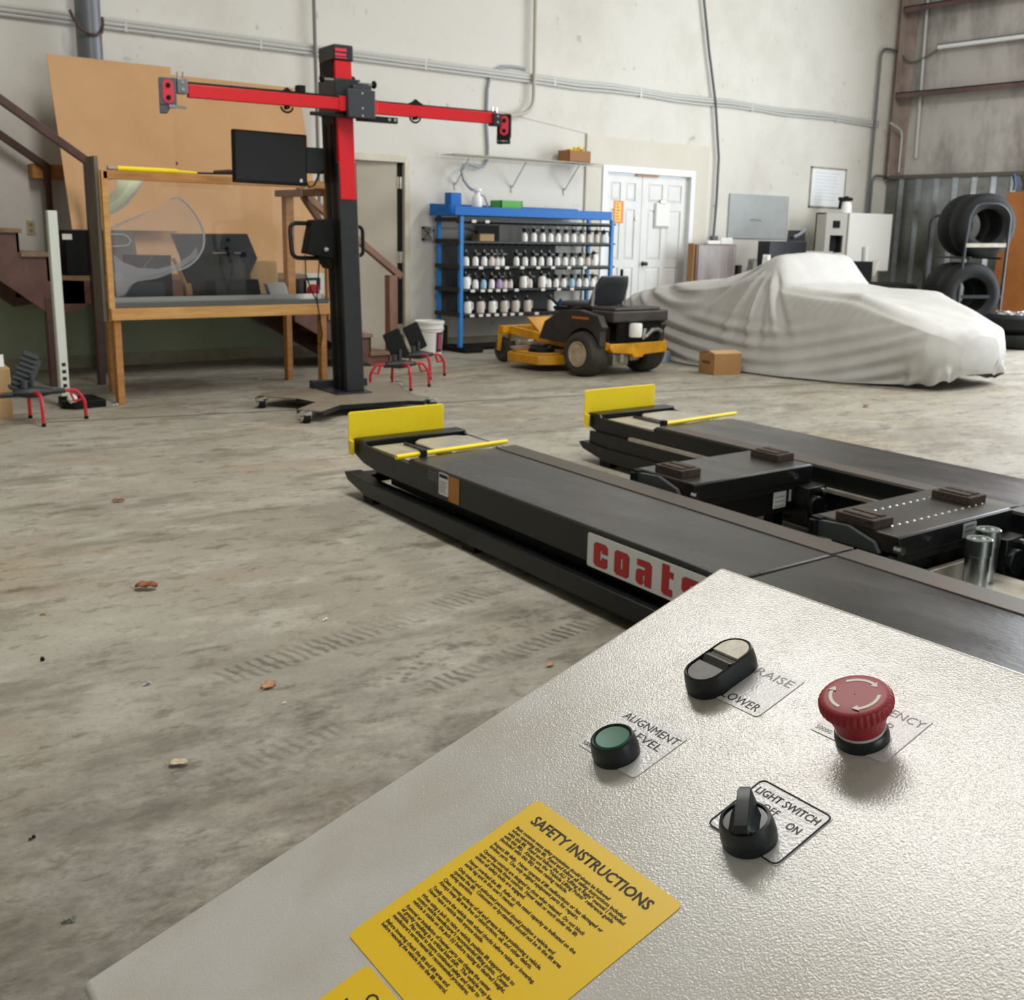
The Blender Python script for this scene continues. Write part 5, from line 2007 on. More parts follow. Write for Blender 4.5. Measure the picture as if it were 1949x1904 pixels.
m.tube([(3.62, BY + .02, 1.665), (3.74, BY + .02, 1.678), (3.82, BY + .02, 1.662), (3.95, BY + .02, 1.69), (4.08, BY + .03, 1.67)], 0.014, 6)
tag(m.build('coiled_cord', mat('dark_red_cord', '#4a1f1c', 0.6)), 'dark cord heaped on the bench top rail beside the monitor', 'cord')

# ------------------------------------------------------------------ floor things on the left
c = on_z(129, 775)
wp = thing('white_post', 'tall white square post standing in a black wedge base', 'post', frame((2.47, 8.22, 0)))
m = MB()
LP = Matrix(((1, 0, 0.0, 0), (0, 1, 0, 0), (0, 0, 1, 0), (0, 0, 0, 1)))
m.box((-0.032, -0.03, 0.075), (0.032, 0.03, 1.36), LP)
po = m.build('post', mat('white_post_paint', '#dfe6dc', 0.4), wp, bevel=0.006)
m = MB()
for k in range(4):
    m.box((-0.014, -0.0312, 0.14 + k * 0.05), (0.014, -0.030, 0.165 + k * 0.05))
m.build('scale_marks', M_INK, po)
m = MB()
m.prism([(-0.06, -0.12), (0.0, -0.2), (0.24, -0.16), (0.24, 0.14), (0.0, 0.16)], 0.0, 0.055)
m.build('base', M_BLACK_MATT, wp, bevel=0.006)
m = MB()
m.lathe([(0.0, -0.036), (0.02, -0.03), (0.036, 0), (0.03, 0.02), (0.012, 0.034), (0, 0.036)], (-0.0, -0.17, 0.075), n=18)
m.build('white_foot', mat('white_foot_plastic', '#e1e3da', 0.4), wp, smooth=True)
cbx = thing('cardboard_box', 'open brown cardboard box on the floor left of the white post', 'box', frame((1.86, 8.06, 0), math.radians(-8)))
m = MB()
m.box((-0.25, -0.16, 0), (0.19, 0.16, 0.335))
m.build('carton', M_CARD2, cbx, bevel=0.004)
m = MB()
m.add([(-0.2, -0.14, .336), (0.16, -0.14, .34), (0.18, 0.05, .40), (-0.2, 0.06, .37)], [(0, 1, 2, 3)])
m.build('flap', M_PAPER, cbx, solid=0.006)
m = MB()
rows = []
for i in range(9):
    t = i / 8
    rows.append([Vector((-0.25 + 0.36 * t, 0.16 * math.cos(a * PI / 8), 0.36 + 0.10 * math.sin(a * PI / 8) * (1 - 0.7 * t) + 0.012 * math.sin(5 * t + a))) for a in range(9)])
m.grid(rows)
tag(m.build('black_bag', M_BLACK_MATT, cbx, smooth=True))


# ------------------------------------------------------------------ wheel clamps (black bar, red legs, target plate)
def wheel_clamp(loc, rz, label, span=0.22, plate=True, tilt=-22, pz=0.0):
    root = thing('wheel_clamp', label, 'wheel clamp', frame(loc, rz), 'red legged wheel clamps')
    H = 0.20
    m = MB()
    m.cyl((-span, 0, H - 0.01), (span, 0, H + 0.0), 0.018, n=10)
    rows = []
    for t in range(9):
        x = -0.12 + 0.24 * t / 8
        s = 0.022 + 0.026 * math.sin(PI * t / 8)
        rows.append([Vector((x, s * math.cos(k * PI / 6), H + s * 0.8 * math.sin(k * PI / 6))) for k in range(12)])
    m.grid(rows, wrap=True)
    m.build('centre_bar', mat('clamp_grey_black', '#24282b', 0.5), root, smooth=True)
    for s in (-1, 1):
        m = MB()
        m.tube(bend([(s * span * 0.95, 0, H), (s * (span + 0.07), 0, H), (s * (span + 0.12), 0, H - 0.07), (s * (span + 0.125), 0, 0.012)], 0.025, 3), 0.012, 8)
        m.bar((s * (span + 0.03), 0, H - 0.005), (s * (span + 0.055), 0, H - 0.075), 0.012, 0.02, up=(0, 1, 0))
        m.bar((s * (span + 0.05), 0, H - 0.072), (s * (span + 0.115), 0, H - 0.062), 0.012, 0.012, up=(0, 1, 0))
        l_ = m.build('claw_leg', M_RED2, root)
        m = MB()
        m.cyl((s * (span + 0.125), 0, 0.0), (s * (span + 0.125), 0, 0.022), 0.014, n=10)
        m.build('rubber_tip', M_BLACK_MATT, l_)
    for s, zt in ((-1, H), (1, H)):
        m = MB()
        m.tube(bend([(0.0, s * 0.03, H), (0.01, s * 0.16, H + 0.005), (0.012, s * 0.19, H - 0.06), (0.012, s * 0.195, 0.012)], 0.03, 3), 0.012, 8)
        l_ = m.build('claw_leg', M_RED2, root)
        m = MB()
        m.cyl((0.012, s * 0.195, 0.0), (0.012, s * 0.195, 0.022), 0.014, n=10)
        m.build('rubber_tip', M_BLACK_MATT, l_)
    m = MB()
    m.cyl((0, 0, H + 0.02), (0, 0.0, H + 0.12), 0.014, n=10)
    m.cyl((-0.05, 0.0, H + 0.03), (-0.05, 0.0, H + 0.08), 0.022, n=12)
    m.build('target_post', mat('post_grey', '#3a3f42', 0.5), root)
    if plate:
        P = Matrix.Translation((-0.02, 0.03, H + 0.155)) @ Matrix.Rotation(math.radians(tilt), 4, 'Y') @ Matrix.Rotation(math.radians(-8), 4, 'X')
        m = MB()
        m.prism(rrect(-0.075, -0.12, 0.075, 0.12, 0.018), -0.012, 0.012, P @ XF)
        m.build('target_plate', M_BLACK_MATT, root, bevel=0.003)
    return root


wheel_clamp((5.06, 7.83, 0), math.radians(-10), 'red legged wheel clamp with a black plate, closer to the tower base', 0.14)
wheel_clamp((5.60, 8.36, 0), math.radians(-6), 'red legged wheel clamp standing just in front of the white bucket', 0.14)
wc = wheel_clamp((2.09, 7.62, 0), math.radians(-4), 'red legged wheel clamp lying between the cardboard box and the white post', 0.20, False)
m = MB()
P = Matrix.Translation((-0.03, 0.06, 0.33)) @ Matrix.Rotation(math.radians(24), 4, 'Y')
for k in range(8):
    m.box((-0.06 + 0.01 * (k % 2), -0.02, -0.13 + k * 0.033), (0.05, 0.015, -0.112 + k * 0.033), P)
m.box((-0.045, 0.0, -0.14), (0.04, 0.03, 0.13), P)
m.box((0.03, -0.01, -0.10), (0.075, 0.02, 0.10), P)
m.build('ribbed_pad', mat('ribbed_grey_rubber', '#43474a', 0.6), wc, bevel=0.002)

# ------------------------------------------------------------------ blue bottle rack
RY0, RY1 = 9.95, 10.40
RX0, RX1 = 7.20, 9.45
rk = thing('bottle_rack', 'blue steel rack with dark green shelves holding rows of white bottles', 'rack', frame(((RX0 + RX1) / 2, 10.17, 0)))
RO = Matrix.Translation((-(RX0 + RX1) / 2, -10.17, 0))
for x, y, z0 in ((RX0, RY0, 0.05), (RX0, RY1 - 0.04, 0.05), (RX1 - 0.045, RY0, 0.05), (RX1 - 0.045, RY1 - 0.04, 0.05)):
    m = MB()
    m.box((x, y, z0), (x + 0.045, y + 0.04, 1.45), RO)
    m.build('upright', M_BLUE2, rk, bevel=0.004)
m = MB()
m.box((RX0 - 0.02, RY0 - 0.14, 0), (RX0 + 0.22, RY1 + 0.02, 0.05), RO)
m.box((RX0 - 0.02, RY1 - 0.16, 0.05), (RX0 + 0.05, RY1 - 0.04, 0.27), RO)
m.box((RX1 - 0.2, RY0 - 0.14, 0), (RX1 + 0.02, RY1 + 0.02, 0.05), RO)
m.box((RX0 + 0.1, RY0 + 0.1, 0.02), (RX1 - 0.1, RY0 + 0.3, 0.06), RO)
m.build('base', M_BLACK_MATT, rk, bevel=0.006)
m = MB()
m.box((RX0 - 0.085, RY0 - 0.02, 1.452), (RX1 - 0.06, RY0 + 0.0, 1.545), RO)
m.box((RX0 - 0.085, RY0, 1.452), (RX1 - 0.06, RY1, 1.47), RO)
m.box((RX0 - 0.085, RY0 + 0.08, 1.452), (RX0 - 0.07, RY1, 1.56), RO)
m.box((RX0 - 0.09, RY1 - 0.02, 1.452), (RX1 - 0.20, RY1, 1.575), RO)
m.build('header_tray', M_BLUE, rk, bevel=0.003)
SHELVES = [1.39, 1.165, 0.900, 0.655, 0.388]
for k, z in enumerate(SHELVES):
    m = MB()
    m.box((RX0 - 0.01, RY0 + 0.005, z), (RX1 + 0.03, RY1 - 0.02, z + 0.022), RO)
    m.box((RX0 - 0.02, RY0 - 0.01, z - 0.006), (RX0 + 0.0, RY1, z + 0.04), RO)
    for j in range(24):                               # drive forks under the shelf above each bottle
        x = RX0 + 0.10 + j * 0.092
        m.add([RO @ Vector(q) for q in ((x - 0.03, RY0 + 0.03, z), (x + 0.03, RY0 + 0.03, z), (x + 0.012, RY0 + 0.05, z - 0.02), (x - 0.012, RY0 + 0.05, z - 0.02),
                                        (x - 0.03, RY0 + 0.2, z), (x + 0.03, RY0 + 0.2, z), (x + 0.012, RY0 + 0.18, z - 0.02), (x - 0.012, RY0 + 0.18, z - 0.02))],
              [(0, 1, 2, 3), (4, 7, 6, 5), (0, 3, 7, 4), (1, 5, 6, 2), (3, 2, 6, 7)])
    s = m.build('shelf', M_SHELF, rk)
    tags = {0: (900, 925), 2: (914, 945, 963, 992, 1022, 1050, 1080, 1110), 3: (899, 918, 932, 947, 960, 982, 1032, 1062, 1087), 4: (898, 915, 929, 945, 960, 975, 991, 1021)}.get(k, ())
    for px in tags:
        p = on_y(px, 600, RY0)
        m = MB()
        m.box((p.x - 0.028, RY0 - 0.008, z - 0.012), (p.x + 0.028, RY0 + 0.004, z + 0.018), RO)
        m.build('shelf_tag', M_TAGW, rk, bevel=0.003)
m = MB()
m.box((RX0 + 0.05, RY1 - 0.03, 0.40), (RX1 - 0.55, RY1 - 0.015, 1.15), RO)
m.box((RX0 + 0.55, RY1 - 0.03, 1.18), (RX0 + 0.85, RY1 - 0.015, 1.36), RO)
m.build('back_panel', mat('rack_back_panel', '#3a3b36', 0.6), rk)

# one bottle with its pump lid, then copies
LIDM = mat('black_bottle_lid', '#0e0f10', 0.35)


def bottle_meshes(mt, tall=0.0):
    b = thing('mixing_bottle', '', 'bottle')
    m = MB()
    m.lathe([(0.030, 0), (0.034, 0.004), (0.034, 0.060), (0.030, 0.075), (0.020, 0.088), (0.019, 0.104 + tall), (0, 0.104 + tall)], n=14)
    m.build('body', mt, b, smooth=True)
    m = MB()
    h = 0.104 + tall
    m.lathe([(0.024, h - 0.012), (0.024, h + 0.012), (0.030, h + 0.016), (0.028, h + 0.030), (0, h + 0.032)], n=12)
    m.box((-0.030, -0.055, h + 0.006), (0.030, 0.0, h + 0.020))
    m.tube([(0.02, -0.03, h + 0.02), (0.05, -0.035, h + 0.015), (0.052, -0.035, h - 0.035)], 0.007, 6)
    m.build('lid', LIDM, b, smooth=True)
    m = MB()
    m.cyl((0, 0.0, h + 0.03), (0, 0.0, h + 0.055), 0.006, n=6)
    m.build('stirrer', M_ALU, b)
    return b


def jug_meshes(mt):
    b = thing('mixing_bottle', '', 'bottle')
    m = MB()
    prof = [(0.040, 0), (0.044, 0.005), (0.044, 0.085), (0.040, 0.105), (0.030, 0.122), (0, 0.124)]
    m.lathe(prof, n=14)
    m.tube([(0.03, -0.02, 0.115), (0.055, -0.02, 0.10), (0.055, -0.02, 0.05), (0.040, -0.02, 0.035)], 0.007, 6)
    m.build('body', mt, b, smooth=True)
    m = MB()
    m.lathe([(0.026, 0.116), (0.028, 0.135), (0.020, 0.150), (0, 0.152)], (-0.008, 0, 0), n=12)
    m.box((-0.035, -0.05, 0.13), (0.02, 0.0, 0.142))
    m.build('lid', LIDM, b, smooth=True)
    m = MB()
    m.cyl((-0.008, 0, 0.15), (-0.008, 0, 0.168), 0.006, n=6)
    m.build('stirrer', M_ALU, b)
    return b


ORD = ['leftmost', 'second', 'third', 'fourth', 'fifth', 'sixth', 'seventh', 'eighth', 'ninth', 'tenth', 'eleventh', 'twelfth', 'thirteenth', 'fourteenth', 'fifteenth', 'sixteenth', 'seventeenth']
ROWN = ['top row', 'second row', 'third row', 'lowest row']
ROWS = [[(900, 'w'), (1000, 'w'), (1095, 'w'), (1180, 'w'), (1260, 'w'), (1345, 'w'), (1430, 'w'), (1515, 'w'), (1600, 'n'), (1680, 'n'), (1757, 'w')],
        [(268, 'w'), (370, 'w'), (465, 'w'), (545, 'n'), (600, 'n'), (655, 'w'), (815, 'w'), (910, 'w'), (1000, 'w'), (1085, 'w'), (1175, 'w'), (1260, 'w'), (1345, 'w'), (1425, 'w'), (1510, 'w'), (1592, 'n'), (1660, 'j')],
        [(270, 'j'), (372, 'w'), (460, 'b'), (550, 'w'), (632, 'v'), (690, 'n'), (750, 'n'), (895, 'j'), (965, 'n'), (1098, 'j'), (1172, 'w'), (1252, 'w'), (1335, 'w'), (1425, 'b'), (1500, 'w'), (1578, 'w'), (1650, 'w')],
        [(290, 'j'), (430, 'p'), (560, 'j'), (690, 'p'), (812, 'p'), (945, 'p'), (1205, 'j')]]
protos = {'w': lambda: bottle_meshes(M_BOTTLE), 'n': lambda: bottle_meshes(M_BOTTLE_P), 'b': lambda: bottle_meshes(M_BOTTLE_B), 'v': lambda: bottle_meshes(M_BOTTLE_V),
          'j': lambda: jug_meshes(M_BOTTLE), 'p': lambda: jug_meshes(M_BOTTLE_P)}
WORD = {'w': 'white bottle', 'n': 'greyish white bottle', 'b': 'pale blue bottle', 'v': 'violet bottle', 'j': 'wide white jug', 'p': 'wide pinkish white jug'}
made = {}
for r, row in enumerate(ROWS):
    z = SHELVES[r + 1] + 0.0225
    for i, (zx, k) in enumerate(row):
        px = 840 + zx / 5.732
        p = on_y(px, 520, 10.03)
        lab = '%s with black lid, %s%s in the blue rack\'s %s' % (WORD[k], ORD[i], '' if i == 0 else ' from left', ROWN[r])
        M = frame((p.x, 10.03, z), random.uniform(-0.3, 0.3)) @ Matrix.Diagonal((0.98, 1.0, 1.10, 1))
        if k not in made:
            made[k] = protos[k]()
            made[k].matrix_world = M
            made[k]['label'] = lab
            made[k]['group'] = 'bottles on the blue rack'
        else:
            dup(made[k], M, lab, 'bottles on the blue rack')
z4 = SHELVES[4] + 0.0225
p = on_y(840 + 1300 / 5.732, 580, 10.03)
m = MB()
m.lathe([(0.036, 0), (0.036, 0.10), (0.015, 0.12), (0.015, 0.135), (0, 0.135)], (p.x, 10.03, z4), n=14)
tag(m.build('solvent_bottle', mat('dark_blue_plastic', '#17406b', 0.4), smooth=True), 'dark blue bottle without a lid in the lowest row of the rack', 'bottle')
p = on_y(840 + 1405 / 5.732, 580, 10.03)
m = MB()
m.box((p.x - 0.06, 10.0, z4), (p.x + 0.05, 10.12, z4 + 0.10))
tag(m.build('tan_carton', M_CARD2, bevel=0.003), 'small tan carton in the lowest row of the rack behind the mower', 'box')
p = on_y(840 + 470 / 5.732, 455, 10.2)
m = MB()
m.box((p.x - 0.10, 10.15, SHELVES[1] + 0.0225), (p.x + 0.10, 10.3, SHELVES[1] + 0.10))
tag(m.build('tan_carton', M_CARD2, bevel=0.003), 'small tan carton at the left end of the top rack shelf', 'box')
# things on top of the rack
p = on_y(860, 380, 10.25)
m = MB()
m.box((p.x - 0.075, 10.16, 1.471), (p.x + 0.065, 10.28, 1.69))
tag(m.build('blue_box', M_BLUE, bevel=0.004), 'plain blue box on the left end of the rack top', 'box')
p = on_y(964, 384, 10.2)
gt = thing('green_crate', 'bright green slotted crate on top of the rack', 'crate', frame((p.x, 10.2, 1.471)))
m = MB()
for a, b in (((-0.15, -0.10, 0), (0.15, -0.09, 0.16)), ((-0.15, 0.09, 0), (0.15, 0.10, 0.16)), ((-0.15, -0.10, 0), (-0.14, 0.10, 0.16)), ((0.14, -0.10, 0), (0.15, 0.10, 0.16)), ((-0.15, -.1, 0), (.15, .1, .008))):
    m.box(a, b)
m.build('tray', M_GREEN, gt)
m = MB()
for k in range(5):
    m.box((-0.13 + k * 0.056, -0.1025, 0.03), (-0.09 + k * 0.056, -0.098, 0.08))
m.build('slot', mat('green_slot_shadow', '#1e5a1c', 0.7), gt)
p = on_y(908, 375, 10.25)
fj = thing('regulator_bottle', 'white jug with a blue foot on the rack top, fed by the wall hose', 'jug', frame((p.x, 10.25, 1.471)))
m = MB()
m.lathe([(0.055, 0.05), (0.058, 0.06), (0.058, 0.17), (0.045, 0.20), (0.03, 0.215), (0.032, 0.24), (0.05, 0.25), (0.05, 0.275), (0.0, 0.28)], n=20)
m.build('body', M_BOTTLE, fj, smooth=True)
m = MB()
m.lathe([(0.055, 0), (0.055, 0.05), (0.0, 0.05)], n=20)
m.build('blue_foot', mat('navy_foot', '#1d3f7a', 0.4), fj)
m = MB()
m.tube([(0.05, 0, 0.21), (0.10, 0.0, 0.20), (0.14, 0, 0.12), (0.155, 0.0, 0.01)], 0.010, 8)
m.build('outlet_hose', M_HOSE, fj, smooth=True)

# ------------------------------------------------------------------ white bucket
bu = thing('bucket', 'white plastic bucket with a dark printed label on the floor by the door', 'bucket', frame((6.82, 9.98, 0)))
m = MB()
m.lathe([(0.128, 0), (0.132, 0.004), (0.150, 0.27), (0.158, 0.272), (0.158, 0.285), (0.153, 0.287), (0.155, 0.325), (0.164, 0.328), (0.164, 0.35), (0.158, 0.356), (0.150, 0.356), (0.148, 0.30), (0, 0.30)], n=36)
m.build('pail', mat('white_bucket_plastic', '#e4e3dc', 0.4), bu, smooth=True)
m = MB()
rows = []
for i in range(9):
    t = math.radians(-92 + i * 5.0)
    rows.append([Vector(((0.1342 + 0.0667 * z) * math.cos(t), (0.1342 + 0.0667 * z) * math.sin(t), z)) for z in (0.03, 0.10, 0.17, 0.245)])
m.grid(rows)
lb_ = m.build('label', mat('maroon_label', '#2c1720', 0.5), bu)
m = MB()
rows = []
for i in range(6):
    t = math.radians(-82 + i * 5.0)
    rows.append([Vector(((0.136 + 0.0667 * z) * math.cos(t), (0.136 + 0.0667 * z) * math.sin(t), z)) for z in (0.06, 0.12, 0.22)])
m.grid(rows)
m.build('label_print', mat('red_label_print', '#a14552', 0.5), lb_)
m = MB()
m.tube([(-0.165 * math.cos(t * PI / 12), -0.165 * math.sin(t * PI / 12) * 0.9, 0.30 - 0.06 * math.sin(t * PI / 12)) for t in range(13)], 0.004, 6)
m.build('bail', M_ALU, bu, smooth=True)

# ------------------------------------------------------------------ riding mower
MWM = frame((7.36, 8.3, 0), math.radians(1.5))
mw = thing('riding_mower', 'yellow and black riding mower parked facing the bottle rack', 'mower', MWM)
MO = Matrix.Translation((-7.36, -8.3, 0))
M_MBLK = mat('dusty_black_plastic', '#25221f', 0.6, col2='#353029', scale=7)
for x0, nm in ((6.86, 0), (7.61, 1)):
    m = MB()
    R, W = 0.205, 0.25
    m.lathe([(0.115, 0.02), (0.15, 0.0), (0.185, 0.012), (R - 0.005, 0.04), (R, 0.075), (R, W - 0.075), (R - 0.005, W - 0.04), (0.185, W - 0.012), (0.15, W), (0.115, W - 0.02)],
            MO @ Vector((x0, 7.69, R)), (1, 0, 0), 40)
    w = m.build('rear_tyre', M_RUBBERG, mw, smooth=True)
    m = MB()
    xo = 0.0 if nm == 0 else W
    s = 1 if nm == 0 else -1
    m.lathe([(0.118, 0.012), (0.116, 0.004), (0.102, 0.006), (0.092, 0.05), (0.078, 0.06), (0.070, 0.10), (0, 0.10)], MO @ Vector((x0 + xo, 7.69, R)), (s, 0, 0), 28)
    m.build('rim', M_RIM, w, smooth=True)
    m = MB()
    m.cyl(MO @ Vector((x0 + xo + s * 0.10, 7.69, R)), MO @ Vector((x0 + xo + s * 0.062, 7.69, R)), 0.069, n=20)
    m.build('hub', mat('rusty_hub', '#4a3226', 0.7), w)
for x in (7.08, 7.64):
    m = MB()
    R, W = 0.125, 0.085
    m.lathe([(0.06, 0.01), (0.09, 0.0), (R - 0.01, 0.012), (R, 0.03), (R, W - 0.03), (R - 0.01, W - 0.012), (0.09, W), (0.06, W - 0.01), (0.0, W - 0.01)], MO @ Vector((x - W / 2, 9.0, R)), (1, 0, 0), 28)
    w = m.build('front_caster', M_RUBBERG, mw, smooth=True)
    m = MB()
    m.bar((x - 0.065, 9.0, 0.12), (x - 0.065, 8.98, 0.30), 0.05, 0.012, up=(1, 0, 0), M=MO)
    m.bar((x + 0.065, 9.0, 0.12), (x + 0.065, 8.98, 0.30), 0.05, 0.012, up=(1, 0, 0), M=MO)
    m.box((x - 0.07, 8.93, 0.285), (x + 0.07, 9.03, 0.305), MO)
    m.build('caster_fork', M_MOWY, w)
m = MB()
m.box((7.0, 8.92, 0.30), (7.72, 9.0, 0.37), MO)
m.bar((7.12, 8.96, 0.33), (7.12, 8.0, 0.25), 0.06, 0.08, M=MO)
m.bar((7.60, 8.96, 0.33), (7.60, 8.0, 0.25), 0.06, 0.08, M=MO)
m.build('front_frame', M_MOWY, mw, bevel=0.006)
m = MB()
m.add([MO @ Vector(q) for q in ((7.22, 8.80, 0.46), (7.62, 8.80, 0.46), (7.58, 8.68, 0.30), (7.30, 8.68, 0.30), (7.22, 8.82, 0.45), (7.62, 8.82, 0.45), (7.58, 8.70, 0.28), (7.30, 8.70, 0.28))],
      [(0, 1, 2, 3), (4, 7, 6, 5), (0, 4, 5, 1), (1, 5, 6, 2), (2, 6, 7, 3), (3, 7, 4, 0)])
m.box((7.32, 8.25, 0.28), (7.60, 8.64, 0.30), MO)
m.build('foot_plate', M_MOWY, mw, bevel=0.003)
# deck: rounded yellow shell with black pulley cover and belts
out = []
for i in range(40):
    t = 2 * PI * i / 40
    out.append((7.34 + 0.56 * max(-1, min(1, 1.25 * math.cos(t))), 8.36 + 0.33 * max(-1, min(1, 1.15 * math.sin(t)))))
m = MB()
m.prism(out, 0.065, 0.155, MO)
m.prism([(7.34 + (x - 7.34) * 0.93, 8.36 + (y - 8.36) * 0.90) for x, y in out], 0.155, 0.172, MO)
dk = m.build('mower_deck', M_MOWY, mw, bevel=0.01)
for x, y in ((6.97, 8.30), (7.36, 8.42), (7.75, 8.30)):
    m = MB()
    m.lathe([(0.13, 0.172), (0.12, 0.205), (0.06, 0.215), (0.05, 0.235), (0, 0.237)], MO @ Vector((x, y, 0)), n=24)
    m.build('pulley_cover', M_BLACK_MATT, dk, smooth=True)
m = MB()
m.box((6.80, 8.5, 0.19), (7.0, 8.56, 0.21), MO)
m.cyl(MO @ Vector((7.02, 8.72, 0.22)), MO @ Vector((7.2, 8.7, 0.22)), 0.03, n=10)
m.box((7.10, 8.62, 0.20), (7.5, 8.68, 0.225), MO)
m.build('lift_linkage', M_ALU, mw)
# body: black side panels with wheel arches, engine bay, seat
for xs in (6.93, 7.71):
    m = MB()
    poly = [(8.30, 0.30), (8.22, 0.47), (8.0, 0.585), (7.75, 0.60), (7.50, 0.56), (7.44, 0.46), (7.47, 0.42)]
    for i in range(9):
        t = math.radians(20 + i * 17.5)
        poly.append((7.69 + 0.235 * math.cos(PI - t + math.radians(0)) * -1 * -1, 0.205 + 0.235 * math.sin(t)))
    m.prism(poly, xs, xs + 0.08, MO @ Matrix(((0, 0, 1, 0), (1, 0, 0, 0), (0, 1, 0, 0), (0, 0, 0, 1))))
    sp = m.build('side_panel', M_MBLK, mw, bevel=0.006)
    if xs < 7:
        m = MB()
        m.box((xs - 0.003, 7.62, 0.520), (xs + 0.002, 7.84, 0.540), MO)
        m.build('orange_stripe', mat('orange_decal', '#b5672a', 0.5), sp)
m = MB()
m.box((7.0, 7.55, 0.28), (7.72, 8.22, 0.46), MO)
m.box((7.04, 7.60, 0.46), (7.70, 8.15, 0.57), MO)
m.build('chassis', M_MBLK, mw, bevel=0.01)
m = MB()
m.box((7.05, 7.42, 0.50), (7.78, 7.72, 0.60), MO)
m.box((7.10, 7.45, 0.60), (7.70, 7.70, 0.63), MO)
m.build('engine_shroud', mat('brown_black_shroud', '#2f2a27', 0.55, col2='#423a34', scale=6), mw, bevel=0.025, seg=3)
m = MB()
m.box((7.14, 7.46, 0.33), (7.72, 7.72, 0.50), MO)
for k in range(6):
    m.box((7.16, 7.45, 0.35 + k * 0.025), (7.72, 7.47, 0.36 + k * 0.025), MO)
m.build('engine_block', M_BLACK_MATT, mw)
m = MB()
m.lathe([(0.0, 0), (0.058, 0.004), (0.062, 0.02), (0.062, 0.115), (0.055, 0.128), (0, 0.13)], MO @ Vector((7.34, 7.42, 0.36)), (0, 0, 1), 20)
m.build('oil_filter', M_BOTTLE, mw, smooth=True)
m = MB()
m.tube([MO @ Vector(q) for q in ((7.50, 7.45, 0.36), (7.56, 7.42, 0.42), (7.63, 7.42, 0.43), (7.70, 7.44, 0.40))], 0.024, 8)
m.cyl(MO @ Vector((7.47, 7.44, 0.34)), MO @ Vector((7.47, 7.42, 0.44)), 0.018, n=10)
m.build('exhaust_pipe', M_CHROME, mw, smooth=True)
m = MB()
m.prism([(7.04, 0.305), (7.80, 0.305), (7.80, 0.205), (7.50, 0.195), (7.47, 0.17), (7.36, 0.17), (7.33, 0.205), (7.08, 0.225), (7.04, 0.27)], -7.50, -7.44, MO @ XF)
m.bar((7.05, 7.47, 0.28), (7.0, 7.70, 0.30), 0.03, 0.07, M=MO)
m.bar((7.79, 7.47, 0.28), (7.74, 7.70, 0.30), 0.03, 0.07, M=MO)
m.build('rear_bumper', M_MOWY, mw, bevel=0.006)
m = MB()
m.box((7.20, 7.55, 0.09), (7.40, 7.75, 0.20), MO)
m.cyl(MO @ Vector((7.28, 7.53, 0.12)), MO @ Vector((7.28, 7.53, 0.21)), 0.035, n=12)
m.box((7.48, 7.6, 0.12), (7.60, 7.75, 0.22), MO)
m.build('transaxle', M_ALU, mw, bevel=0.01)
# seat
m = MB()
rows = []
for i in range(9):
    t = i / 8
    y, z = 7.95 - 0.13 * t, 0.60 + 0.30 * t
    w = 0.215 - 0.05 * max(0, t - 0.55) ** 1.5 * 3
    th = 0.05
    ring = []
    for k in range(16):
        a = 2 * PI * k / 16
        ring.append(MO @ Vector((7.45 + w * max(-1, min(1, 1.2 * math.cos(a))), y + th * math.sin(a) * (0.8 if i in (0, 8) else 1), z)))
    rows.append(ring)
m.grid(rows, wrap=True)
m.f.append(tuple(range(16)))
m.f.append(tuple(range(8 * 16, 9 * 16)))
M_SEAT = mat('grey_seat_vinyl', '#2e3034', 0.5, col2='#3c3d40', scale=9)
sb_ = m.build('seat_back', M_SEAT, mw, bevel=0.012, smooth=True, angle=70)
m = MB()
m.tube([MO @ Vector((7.45 + 0.215 * math.cos(a) * (1.0), 7.895 - 0.075 * math.sin(a), 0.62 + 0.275 * max(0, math.sin(a)) ** 0.45)) for a in [PI * q / 16 for q in range(17)]], 0.014, 6)
m.build('seat_piping', mat('light_grey_piping', '#a5a39b', 0.55), sb_, smooth=True)
m = MB()
m.box((7.23, 7.90, 0.575), (7.67, 8.34, 0.65), MO)
m.build('seat_cushion', M_SEAT, mw, bevel=0.03, seg=3)
for x, y in ((7.70, 8.10), (7.20, 8.10)):
    m = MB()
    if x > 7.5:
        m.tube([MO @ Vector(q) for q in ((7.76, 8.10, 0.55), (7.78, 8.05, 0.78), (7.72, 8.0, 0.88), (7.69, 7.97, 0.95))], 0.014, 8)
    else:
        m.tube([MO @ Vector(q) for q in ((7.10, 8.15, 0.57), (7.06, 8.25, 0.66), (7.10, 8.38, 0.70))], 0.014, 8)
    m.build('control_lever', M_BLACK_MATT, mw, smooth=True)
m = MB()
m.box((7.02, 7.95, 0.58), (7.18, 8.2, 0.61), MO)
m.lathe([(0.035, 0.61), (0.035, 0.63), (0, 0.632)], MO @ Vector((7.08, 8.02, 0)), n=16)
m.build('console_cap', M_BLACK_MATT, mw)
